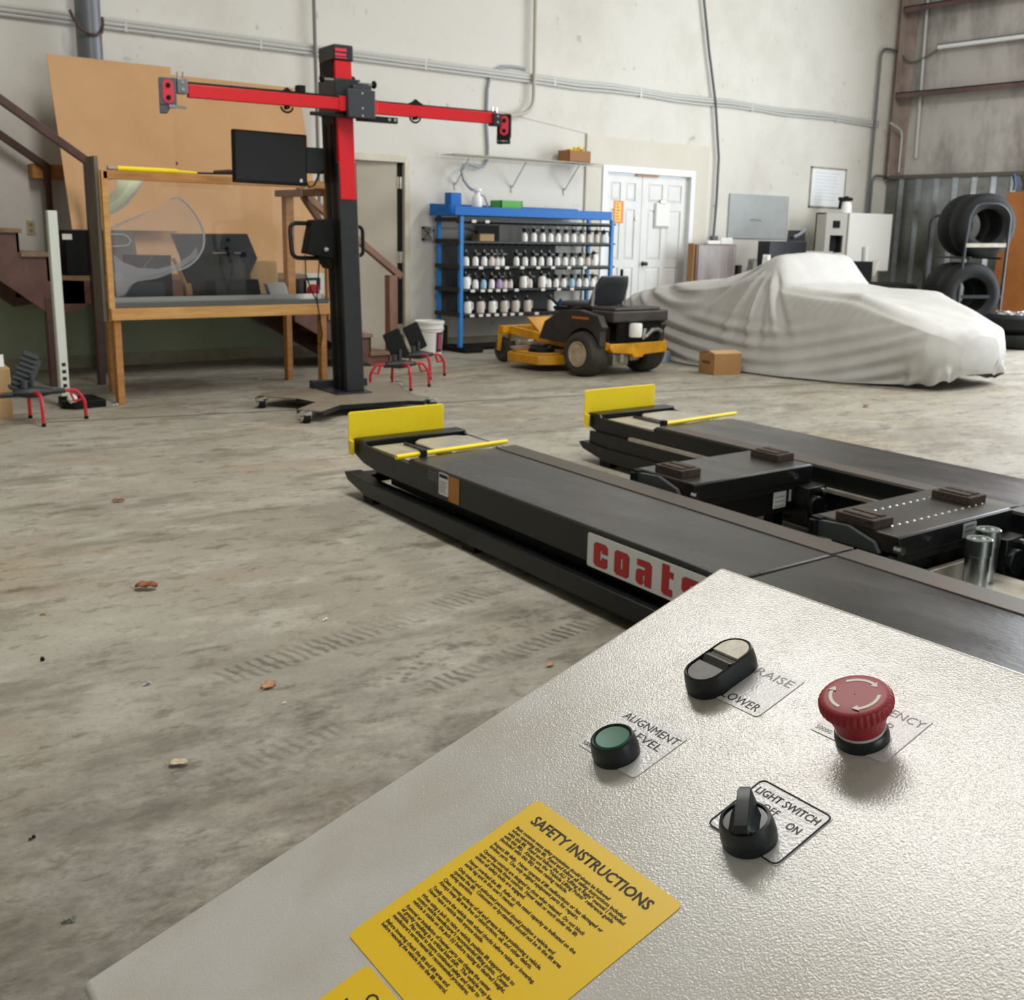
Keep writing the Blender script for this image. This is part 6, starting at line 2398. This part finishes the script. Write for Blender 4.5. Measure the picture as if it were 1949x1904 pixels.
# small box by the mower and carton by the car
p = on_z(1270, 688)
m = MB()
m.box((-0.045, -0.06, 0), (0.045, 0.06, 0.11))
o = m.build('small_carton', mat('pale_blue_print', '#c6d2e2', 0.5, col2='#5f7fae', scale=14), bevel=0.002)
o.matrix_world = frame((p.x - 0.06, p.y, 0), 0.3)
tag(o, 'small white and blue carton on the floor behind the mower rear tyre', 'box')
cb = thing('carton', 'brown cardboard carton on the floor against the car cover', 'box', frame((8.28, 7.18, 0), math.radians(-14)))
m = MB()
m.box((-0.155, -0.13, 0), (0.155, 0.13, 0.20))
ct = m.build('carton', M_CARD, cb, bevel=0.003)
m = MB()
m.box((-0.157, -0.06, 0.10), (-0.1555, 0.07, 0.125))
m.build('print_mark', mat('brown_print', '#6d4a2a', 0.7), ct)
m = MB()
m.add([(-0.155, -0.13, 0.201), (0.155, -0.13, 0.201), (0.15, -0.03, 0.225), (-0.16, -0.03, 0.225)], [(0, 1, 2, 3)])
m.add([(-0.155, 0.13, 0.201), (0.155, 0.13, 0.201), (0.15, 0.02, 0.215), (-0.16, 0.02, 0.215)], [(0, 1, 2, 3)])
m.build('flap', M_CARD2, ct, solid=0.004)

# ------------------------------------------------------------------ car under a cloth cover
XC = 9.47
ST = [  # Y, wb, zb, w, ws, zs, wt, zt, zc
    (5.20, .20, .16, .24, .22, .34, .16, .42, .45),
    (5.22, .40, .10, .46, .38, .42, .28, .50, .53),
    (5.34, .54, .05, .66, .60, .48, .40, .555, .575),
    (5.66, .60, .03, .70, .66, .585, .53, .66, .655),
    (6.05, .80, .012, .78, .71, .70, .61, .80, .745),
    (6.60, .97, .012, .84, .74, .75, .60, .815, .80),
    (6.86, .96, .012, .85, .75, .77, .60, .84, .86),
    (7.04, .96, .012, .86, .70, .88, .54, 1.11, 1.145),
    (7.16, .96, .012, .86, .70, .88, .53, 1.09, 1.14),
    (7.45, .95, .012, .86, .71, .80, .48, .96, 1.01),
    (7.85, .95, .012, .85, .72, .745, .52, .84, .875),
    (8.30, .80, .012, .81, .69, .715, .54, .80, .835),
    (8.75, .66, .10, .74, .63, .66, .50, .735, .76),
    (9.10, .52, .22, .62, .55, .59, .44, .655, .675),
    (9.38, .34, .33, .42, .38, .52, .30, .575, .59),
    (9.46, .12, .40, .16, .14, .48, .10, .52, .53)]


def car_profile(Y):
    for a, b in zip(ST, ST[1:]):
        if a[0] <= Y <= b[0]:
            t = (Y - a[0]) / (b[0] - a[0])
            return [p + (q - p) * t for p, q in zip(a, b)]
    return list(ST[-1] if Y > 7 else ST[0])


def catmull(P, n):
    out = []
    m_ = len(P)
    for k in range(n):
        t = k / (n - 1) * (m_ - 1)
        i = min(int(t), m_ - 2)
        f = t - i
        p0, p1, p2, p3 = P[max(i - 1, 0)], P[i], P[i + 1], P[min(i + 2, m_ - 1)]
        out.append(tuple(0.5 * (2 * p1[c] + (p2[c] - p0[c]) * f + (2 * p0[c] - 5 * p1[c] + 4 * p2[c] - p3[c]) * f * f + (3 * p1[c] - p0[c] - 3 * p2[c] + p3[c]) * f ** 3) for c in range(2)))
    return out


def sstep(a, b, x):
    t = max(0.0, min(1.0, (x - a) / (b - a)))
    return t * t * (3 - 2 * t)


NYc, NXc = 230, 130
rows = []
y0, y1 = ST[0][0], ST[-1][0]
ys = [y0 + (y1 - y0) * (0.5 - 0.5 * math.cos(PI * (0.06 + 0.88 * i / (NYc - 1)))) for i in range(NYc)]
ys = [y0 + (y - ys[0]) * (y1 - y0) / (ys[-1] - ys[0]) for y in ys]
for Y in ys:
    _, wb, zb, w, ws, zs, wt, zt, zc = [sum(c) / 3 for c in zip(car_profile(Y - 0.02), car_profile(Y), car_profile(Y + 0.02))]
    half = [(-wb, zb), (-(w * .55 + wb * .45), zb + (zs - zb) * .28), (-w, zb + (zs - zb) * .60), (-(ws * .75 + w * .25), zs * .95), (-ws * .96, zs + (zt - zs) * .3), (-wt, zt), (-wt * .5, zc * .7 + zt * .3)]
    P = half + [(0, zc)] + [(-x, z) for x, z in reversed(half)]
    row = []
    for x, z in catmull(P, NXc):
        s = -1 if x < 0 else 1
        side = sstep(0.30, 0.72, abs(x)) * sstep(0.92, 0.70, z)
        d = 0.0
        # folds fanning out below the windscreen corner
        ay, az = Y - 7.08, 1.12 - z
        r = math.hypot(ay, az)
        ph = math.atan2(ay, az)
        fan = sstep(0.12, 0.35, r) * sstep(1.05, 0.55, r) * sstep(-0.75, -0.35, ph) * sstep(1.35, 0.9, ph)
        d += 0.038 * fan * (math.sin(ph * 17 + 0.8) + 0.5 * math.sin(ph * 31 + 2 * r)) * sstep(0.25, 0.5, abs(x)) * sstep(0.10, 0.35, z)
        # long swags between the tail and the front wing
        g = z - 0.105 * (Y - 7.15) ** 2 + 0.02 * math.sin(3 * Y)
        sw = sstep(0.62, 0.36, z) * sstep(0.01, 0.08, z) * sstep(5.3, 5.8, Y) * sstep(0.4, 0.6, abs(x))
        d += 0.042 * sw * math.sin(2 * PI * g / 0.135 + 0.5) * (0.7 + 0.3 * math.sin(1.7 * Y))
        g2 = z - 0.33 * (Y - 8.1) ** 2 - 0.03 * Y
        sw2 = sstep(7.7, 8.2, Y) * sstep(9.4, 9.0, Y) * sstep(0.35, 0.5, z)
        d += 0.034 * sw2 * math.sin(2 * PI * g2 / 0.16) * sstep(0.3, 0.6, abs(x))
        # fine gathers over the front wing, ruffled hem at the nose
        d += 0.005 * sstep(6.9, 6.6, Y) * sstep(5.35, 5.6, Y) * sstep(0.5, 0.65, abs(x)) * sstep(0.5, 0.62, z) * math.sin(70 * (Y + 0.6 * z))
        hem = sstep(0.24, 0.12, z) * sstep(5.70, 5.42, Y)
        ang = math.atan2(x, (Y - 6.1))
        d += 0.028 * hem * math.sin(ang * 26 + 5 * z) + 0.012 * hem * math.sin(ang * 61)
        dz = 0.014 * hem * math.sin(ang * 33)
        # light wrinkles in the bonnet, dip between the wings
        top = sstep(0.5, 0.3, abs(x)) * sstep(6.8, 6.4, Y)
        dz += -0.012 * top + 0.004 * math.sin(9 * Y + 14 * x) * sstep(6.9, 6.5, Y)
        nx = s * sstep(0.1, 0.6, abs(x))
        nz = 1 - abs(nx) * 0.9
        ny = -sstep(5.6, 5.3, Y)
        row.append(Vector((XC + x + d * nx, Y + d * ny, max(0.006, z + d * nz * 0.6 + dz))))
    rows.append(row)
m = MB()
m.grid(rows)
m.f.append(tuple(range(NXc)))
m.f.append(tuple(range((NYc - 1) * NXc, NYc * NXc)))
cc = m.build('car_cover', M_COVER, smooth=True, angle=180)
bpn = M_COVER.node_tree
tag(cc, 'low car hidden under a crumpled pale grey cloth cover', 'covered car')

# ------------------------------------------------------------------ far right: cabinet, tables, tyres
cab = thing('grey_cabinet', 'grey machine cabinet with a black opening and its white door swung open', 'cabinet', frame((14.17, 10.2, 0)))
m = MB()
x0, x1 = on_y(1572, 430, 10.0).x - 14.17, on_y(1624, 430, 10.0).x - 14.17
zt = on_y(1600, 406, 10.0).z
hx0, hx1 = on_y(1580, 447, 10.0).x - 14.17, on_y(1605, 447, 10.0).x - 14.17
hz0, hz1 = on_y(1590, 481, 10.0).z, on_y(1590, 448, 10.0).z
for a, b in (((x0, -0.2, 0), (hx0, -0.18, zt)), ((hx1, -0.2, 0), (x1, -0.18, zt)), ((hx0, -0.2, 0), (hx1, -0.18, hz0)), ((hx0, -0.2, hz1), (hx1, -0.18, zt)),
             ((x0, -0.18, 0), (x0 + 0.02, -0.02, zt)), ((x1 - 0.02, -0.18, 0), (x1, -0.02, zt)), ((x0, -0.18, zt - 0.02), (x1, -0.02, zt)), ((x0, -0.04, 0), (x1, -0.02, zt))):
    m.box(a, b)
m.build('body', M_GREYEN, cab)
m = MB()
m.box((hx0 - 0.05, -0.10, hz0 - 0.05), (hx1 + 0.05, -0.08, hz1 + 0.05))
m.build('dark_interior', M_DARK, cab)
m = MB()
a, b = on_y(1587, 420, 9.99), on_y(1598, 434, 9.99)
m.box((a.x - 14.17, -0.215, b.z), (b.x - 14.17, -0.195, a.z))
m.build('control_window', M_BLACK_MATT, cab)
m = MB()
a, b = on_y(1626, 405, 9.9), on_y(1694, 408, 9.9)
zb = on_y(1680, 516, 9.9).z
m.bar((a.x - 14.17, -0.22, (a.z + zb) / 2), (b.x - 14.17, -0.34, (a.z + zb) / 2), 0.03, a.z - zb)
dr = m.build('door', M_OFFW, cab, bevel=0.01)
jg = on_y(1608, 398, 10.1)
sb = thing('spray_bottle', 'white spray bottle with a black head standing on the grey cabinet', 'bottle', frame((jg.x, 10.09, zt + 0.001)))
m = MB()
m.lathe([(0.08, 0), (0.088, 0.01), (0.088, 0.12), (0.07, 0.16), (0.05, 0.17), (0, 0.17)], n=20)
m.build('body', M_BOTTLE, sb, smooth=True)
m = MB()
m.lathe([(0.052, 0.16), (0.055, 0.21), (0.03, 0.24), (0, 0.245)], n=14)
m.box((-0.15, -0.03, 0.18), (0.12, 0.03, 0.225))
m.bar((-0.12, 0, 0.19), (-0.14, 0, 0.06), 0.04, 0.03)
m.build('head', M_BLACK_MATT, sb, bevel=0.005)
# black box, screen and counter
ct_ = on_y(1500, 480, 9.85)
kb = thing('black_counter', 'black counter unit standing behind the roof of the covered car', 'counter', frame((ct_.x, 9.95, 0)))
a, b = on_y(1466, 459, 9.7), on_y(1536, 459, 9.7)
m = MB()
m.box((a.x - ct_.x, -0.25, 0), (b.x - ct_.x, -0.05, a.z))
m.build('body', mat('navy_black_laminate', '#14171f', 0.4), kb, bevel=0.004)
m = MB()
c, d = on_y(1512, 478, 9.68), on_y(1592, 478, 9.68)
m.box((b.x - ct_.x, -0.24, 0), (d.x - ct_.x, 0.0, c.z - 0.04))
m.build('lower_unit', M_BLACK_MATT, kb)
m = MB()
m.box((b.x - ct_.x - 0.05, -0.25, c.z - 0.04), (d.x - ct_.x - 0.05, 0.0, c.z))
m.build('grey_top', M_GREYEN, kb, bevel=0.004)
m = MB()
p = [on_y(1499, 457, 9.78), on_y(1533, 457, 9.78), on_y(1533, 436, 9.84), on_y(1502, 436, 9.84)]
lt = thing('open_laptop', 'open dark laptop or screen on the black counter', 'laptop', frame((p[0].x, 9.78, a.z)))
LO = lt.matrix_world.inverted()
vs = [LO @ q for q in p]
dzz = min(v.z for v in vs)
vs = [v - Vector((0, 0, dzz)) for v in vs]
vs2 = [v + Vector((0, 0.015, 0)) for v in vs]
m.add(vs + vs2, [(0, 1, 2, 3), (7, 6, 5, 4), (0, 4, 5, 1), (1, 5, 6, 2), (2, 6, 7, 3), (3, 7, 4, 0)])
sc_ = m.build('screen', M_GLASSY, lt)
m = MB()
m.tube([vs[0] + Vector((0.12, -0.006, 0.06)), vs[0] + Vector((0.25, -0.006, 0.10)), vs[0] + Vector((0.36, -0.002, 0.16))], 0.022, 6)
m.build('screen_glare', mat('pale_glare', '#8d9096', 0.4), sc_)  # glare on the screen put in as a pale streak
# wrapped brown cabinet
a, b = on_y(1326, 465, 10.2), on_y(1402, 465, 10.2)
ch = thing('wrapped_cabinet', 'brown cabinet wrapped in clear film beside the white double doors', 'cabinet', frame(((a.x + b.x) / 2, 10.3, 0)))
hw = (b.x - a.x) / 2
m = MB()
m.box((-hw, -0.10, 0), (hw, 0.02, a.z))
m.build('body', M_BROWNCH, ch, bevel=0.006)
m = MB()
m.box((-hw - 0.03, -0.08, 0), (-hw - 0.004, 0.02, a.z + 0.01))
m.build('cardboard_edge', M_CARD, ch)
m = MB()
for k in range(5):
    x = -hw + 0.10 + k * 0.16
    m.tube([(x, -0.112, 0.05), (x + 0.03, -0.116, 0.5), (x - 0.01, -0.112, a.z - 0.02)], 0.012 - 0.004 * (k % 2), 5)
m.box((-hw + 0.04, -0.111, 0.02), (hw - 0.02, -0.108, a.z - 0.01))
m.build('stretch_film', M_WRAP, ch)
m = MB()
m.box((hw - 0.25, -0.05, a.z), (hw - 0.02, 0.02, a.z + 0.09))
m.box((-0.12, -0.05, a.z), (hw - 0.26, 0.02, a.z + 0.05))
m.build('white_packing', M_PAPER, ch, bevel=0.01)
# clutter between cabinet and counter
for (px, py, r, mt_, lab) in ((1459, 500, 0.09, M_PAPER, 'crumpled white bag piled behind the covered car'), (1432, 512, 0.12, mat('grey_bag', '#6c6a62', 0.7), 'crumpled grey bag piled behind the covered car')):
    c = on_y(px, py, 9.55)
    m = MB()
    rows = []
    for i in range(9):
        t = i / 8
        rows.append([Vector((c.x + r * (1.1 - 0.6 * t) * math.cos(a_) * (1 + 0.25 * math.sin(3 * a_ + i)), 9.55 + 0.10 * (1.1 - 0.6 * t) * math.sin(a_), (c.z + r * 0.8) * (0.01 + 0.99 * t) + 0.03 * math.sin(5 * a_ + 2 * i) * (1 if 0 < i else 0))) for a_ in [2 * PI * k / 20 for k in range(20)]])
    m.grid(rows, wrap=True)
    m.f.append(tuple(range(8 * 20, 9 * 20)))
    tag(m.build('crumpled_bag', mt_, smooth=True), lab, 'bag')
c = on_y(1405, 512, 9.9)
m = MB()
m.box((c.x - 0.035, 9.87, 0), (c.x + 0.035, 9.93, on_y(1405, 505, 9.9).z))
tag(m.build('dark_stake', M_BLACK_MATT), 'short dark upright stake right of the brown wrapped cabinet', 'stake')
# dark bin with a white tube
a, b = on_y(1630, 498, 9.5), on_y(1665, 520, 9.5)
bi = thing('parts_bin', 'black bin with a white tube standing in front of the open white door', 'bin', frame(((a.x + b.x) / 2, 9.6, 0)))
w = (b.x - a.x) / 2
m = MB()
m.add([(-w * .8, -0.1, 0), (w * .8, -0.1, 0), (w * .8, 0.1, 0), (-w * .8, 0.1, 0), (-w, -0.1, a.z), (w * .7, -0.1, a.z), (w * .7, 0.1, a.z), (-w, 0.1, a.z)],
      [(0, 3, 2, 1), (4, 5, 6, 7), (0, 1, 5, 4), (1, 2, 6, 5), (2, 3, 7, 6), (3, 0, 4, 7)])
m.build('body', M_BLACK_MATT, bi)
m = MB()
m.cyl((w * 0.45, 0, a.z), (w * 0.4, 0, a.z + 0.20), 0.045, n=14)
m.build('white_tube', M_OFFW, bi, smooth=True)
m = MB()
for k in range(4):
    m.tube([(w * 0.8 + 0.03 * k, -0.05, 0.0), (w * 0.9 + 0.03 * k, -0.05, a.z * 0.8), (w * 1.05 + 0.05 * k, -0.05, a.z + 0.02)], 0.008, 5)
m.build('wire_bundle', M_ALU, bi)


def tyre(name, c, ax, R, W, r, label, mt, group=None):
    m = MB()
    m.lathe([(r, W * .12), (r + (R - r) * .35, 0), (R - 0.06, 0.012), (R - 0.015, W * .12), (R, W * .22), (R, W * .78), (R - 0.015, W * .88), (R - 0.06, W - 0.012), (r + (R - r) * .35, W), (r, W * .88), (r + 0.02, W * .8), (r + 0.05, W * .5), (r + 0.02, W * .2)], c, ax, 48, closed=True)
    o = m.build(name, mt, smooth=True, angle=50)
    return tag(o, label, 'tyre', group)


YT = 7.75
AX = Vector((0.52, 0.854, 0)).normalized()
PX = Vector((AX.y, -AX.x, 0))
c1 = on_y(1882, 430, YT)
tyre('tyre', c1, AX, 0.405, 0.32, 0.215, 'large tyre on the upper tier of the tyre rack, nearest the orange board', M_RUBBER, 'tyres on the rack')
tyre('tyre', c1 + AX * 0.33, AX, 0.405, 0.30, 0.215, 'large tyre behind the front one on the upper tier of the tyre rack', M_RUBBER, 'tyres on the rack')
c2 = on_y(1853, 562, YT)
tyre('tyre', c2, AX, 0.405, 0.32, 0.215, 'large tyre on the lower tier of the tyre rack, partly hidden by the car nose', M_RUBBER, 'tyres on the rack')
tyre('tyre', c2 + AX * 0.33, AX, 0.405, 0.34, 0.215, 'large tyre behind the front one on the lower tier of the tyre rack', M_RUBBER, 'tyres on the rack')
tr = thing('tyre_rack', 'black tube tyre rack with two tiers at the corrugated wall', 'tyre rack', Matrix.Translation((c1.x, c1.y, 0)))
TO_ = tr.matrix_world.inverted()


def on_face(px, py, off):
    d = ray(px, py)
    return EYE + d * ((c1 + AX * off - EYE).dot(AX) / d.dot(AX))


pts = [on_face(1828, 535, -0.05), on_face(1846, 410, -0.05), on_face(1862, 388, -0.05), on_face(1905, 388, -0.05), on_face(1924, 408, -0.05), on_face(1902, 590, -0.05)]
pts = [Vector((pts[0].x, pts[0].y, 0))] + pts + [Vector((pts[-1].x, pts[-1].y, 0))]
m = MB()
m.tube(bend([TO_ @ p for p in pts], 0.12, 4), 0.018, 8)
m.build('end_frame', M_CHAR, tr, smooth=True)
m = MB()
q0 = Vector((c1.x, c1.y, 0)) + AX * 0.78
m.tube(bend([TO_ @ (q0 - PX * 0.40), TO_ @ (q0 - PX * 0.40 + Vector((0, 0, 1.62))), TO_ @ (q0 + PX * 0.2 + Vector((0, 0, 1.62))), TO_ @ (q0 + PX * 0.2)], 0.12, 4), 0.018, 8)
m.build('end_frame', M_CHAR, tr, smooth=True)
m = MB()
m.bar(TO_ @ on_face(1838, 467, -0.06), TO_ @ on_face(1914, 467, -0.06), 0.02, 0.05)
m.build('cross_bar', M_ALU, tr)
m = MB()
m.bar(TO_ @ on_face(1830, 565, -0.06), TO_ @ on_face(1906, 565, -0.06), 0.02, 0.04)
m.build('cross_bar', M_CHAR, tr)
for z in (c1.z - 0.385, c2.z - 0.385):
    for dx in (-0.25, 0.22):
        m = MB()
        zz = z - 0.02
        p = Vector((c1.x, c1.y, zz)) + PX * dx * 0.9
        m.tube([TO_ @ (p - AX * 0.05), TO_ @ (p + AX * 0.78)], 0.014, 8)
        m.build('rail', M_CHAR, tr, smooth=True)
# floor stack of tyres and the alloy wheel
c = on_z(1690, 560)
for k in range(3):
    tyre('tyre', (on_y(1688, 530, 8.9).x, 8.9, 0.001 + 0.245 * k), (0, 0, 1), 0.40, 0.24, 0.20, ['bottom tyre of the flat stack behind the car bonnet', 'middle tyre of the flat stack behind the car bonnet', 'top tyre of the flat stack behind the car bonnet'][k], M_RUBBER, 'flat stack of tyres')
wc_ = on_z(1952, 668)
tyre('tyre', (wc_.x + 0.24, wc_.y + 0.30, 0.001), (0, 0, 1), 0.37, 0.20, 0.20, 'bare black tyre flat on the floor under the shiny alloy wheel', M_RUBBER)
wl = thing('alloy_wheel', 'shiny alloy wheel lying face up in a black tyre below the orange board', 'wheel', frame((wc_.x + 0.20, wc_.y + 0.30, 0.203)) @ Matrix.Rotation(math.radians(0), 4, 'X'))
m = MB()
m.lathe([(0.22, 0.03), (0.28, 0.0), (0.33, 0.015), (0.36, 0.05), (0.36, 0.17), (0.33, 0.205), (0.28, 0.22), (0.23, 0.20)], n=40)
m.build('tyre', M_RUBBER, wl, smooth=True)
m = MB()
m.lathe([(0.245, 0.205), (0.235, 0.235), (0.215, 0.24), (0.20, 0.205), (0.0, 0.19)], n=40)
for k in range(7):
    a = 2 * PI * k / 7
    m.bar((0.03 * math.cos(a), 0.03 * math.sin(a), 0.225), (0.215 * math.cos(a), 0.215 * math.sin(a), 0.235), 0.055, 0.03)
m.lathe([(0.06, 0.21), (0.055, 0.245), (0, 0.25)], n=20)
m.build('alloy_rim', M_CHROME, wl, smooth=True)
m = MB()
a, b = on_x(1910, 365, 15.45), on_x(1906, 590, 15.45)
m.add([(15.40, a.y + 0.02, 0.0), (15.40, a.y - 1.2, 0.0), (15.56, a.y - 1.2, a.z), (15.56, a.y, a.z), (15.43, a.y + 0.02, 0.0), (15.43, a.y - 1.2, 0.0), (15.59, a.y - 1.2, a.z), (15.59, a.y, a.z)],
      [(0, 1, 2, 3), (7, 6, 5, 4), (0, 4, 5, 1), (1, 5, 6, 2), (2, 6, 7, 3), (3, 7, 4, 0)])
tag(m.build('plywood_sheet', M_PLYOR), 'orange plywood sheet leaning on the corrugated wall behind the tyres', 'board')
pipe('hanging_cable', [on_x(px, py, 15.60) for px, py in ((1930, 331), (1934, 338), (1937, 350), (1934, 362))], 0.014, mat('blue_cable', '#4a76b5', 0.5),
     'short blue cable hanging over the top of the orange plywood', 'cable')

# ------------------------------------------------------------------ litter on the concrete
def leaf(px, py, L, rz, mt, label, curl=0.3, name='dry_leaf', cat='leaf', group='dry leaves on the concrete'):
    c = on_z(px, py)
    m = MB()
    rows = []
    for i in range(9):
        t = i / 8
        w = 0.36 * L * math.sin(PI * min(1, t * 0.93 + 0.05)) ** 0.8 * (1 + 0.25 * math.sin(9 * t))
        z = 0.004 + curl * L * (0.25 * abs(math.sin(2.2 * t * PI)) + 0.1 * t)
        rows.append([Vector(((t - 0.5) * L, w * s, z + curl * L * 0.55 * abs(s) ** 1.6)) for s in (-1, -0.5, 0, 0.5, 1)])
    m.grid(rows)
    m.tube([(-0.5 * L, 0, 0.004), (-0.75 * L, 0.03 * L, 0.006)], 0.0012, 5)
    o = m.build(name, mt, smooth=True, solid=0.0008)
    o.matrix_world = frame((c.x, c.y, 0), rz)
    return tag(o, label, cat, group)


leaf(279, 1122, 0.080, -0.7, M_LEAF, 'largest curled brown leaf on the floor in front of the workbench', 0.30)
leaf(512, 1307, 0.055, 0.6, M_LEAF2, 'pale orange leaf lying on the dark tyre prints', 0.10)
leaf(226, 956, 0.055, -0.6, M_LEAF, 'small brown leaf farther back towards the white post', 0.22)
leaf(340, 1457, 0.045, -0.6, mat('bleached_leaf', '#c2b497', 0.7), 'bleached beige leaf near the left edge of the console', 0.16)
leaf(1648, 775, 0.07, 0.2, M_LEAF, 'small dark leaf on the floor in front of the car nose', 0.22)
leaf(1047, 1268, 0.03, 0.4, M_LEAF2, 'tiny orange leaf right at the console edge', 0.12)
leaf(975, 868, 0.035, 0.3, M_LEAF, 'tiny red brown leaf on the near runway deck', 0.1) if False else None


def scrap(px, py, L, rz, mt, label, name='paper_scrap', cat='litter'):
    c = on_z(px, py)
    m = MB()
    pts = [(-0.5, -0.1), (-0.3, -0.22), (0.1, -0.12), (0.35, -0.25), (0.5, 0.05), (0.3, 0.2), (0.0, 0.12), (-0.35, 0.18)]
    m.add([(x * L, y * L, 0.003 + 0.12 * L * (i % 3)) for i, (x, y) in enumerate(pts)] + [(0, 0, 0.12 * L)], [(i, (i + 1) % 8, 8) for i in range(8)])
    o = m.build(name, mt, solid=0.0008)
    o.matrix_world = frame((c.x, c.y, 0), rz)
    return tag(o, label, cat, 'small litter on the concrete')


scrap(131, 1755, 0.028, -0.5, M_CHROME, 'shiny foil scrap on the dark floor at lower left', 'foil_scrap')
scrap(619, 1181, 0.022, 0.3, M_PAPER, 'white paper crumb on the floor under the runway logo')
scrap(280, 1304, 0.026, 0.2, M_GREYB, 'grey paper crumb on the floor left of the pale orange leaf')
scrap(541, 1340, 0.012, 0.2, M_PAPER, 'tiny white crumb right of the pale orange leaf')
scrap(83, 1171, 0.026, -0.7, M_CARD2, 'tan wood chip on the floor left of the largest leaf', 'wood_chip')
scrap(220, 772, 0.05, 0.3, M_PAPER, 'white paper ball on the floor by the left bench leg')
scrap(495, 725, 0.06, 0.8, M_GREYB, 'pale scrap on the floor behind the tower, under the bench')
c = on_z(81, 1258)
m = MB()
m.lathe([(0.0, 0), (0.006, 0.001), (0.007, 0.006), (0.004, 0.012), (0, 0.013)], (c.x, c.y, 0), n=10)
tag(m.build('rubber_plug', M_BLACK_MATT, smooth=True), 'small black rubber plug on the bare floor at far left', 'litter')
scrap(61, 1598, 0.018, 0.4, M_BLACK_MATT, 'small black twig on the dark floor near the left edge', 'twig')
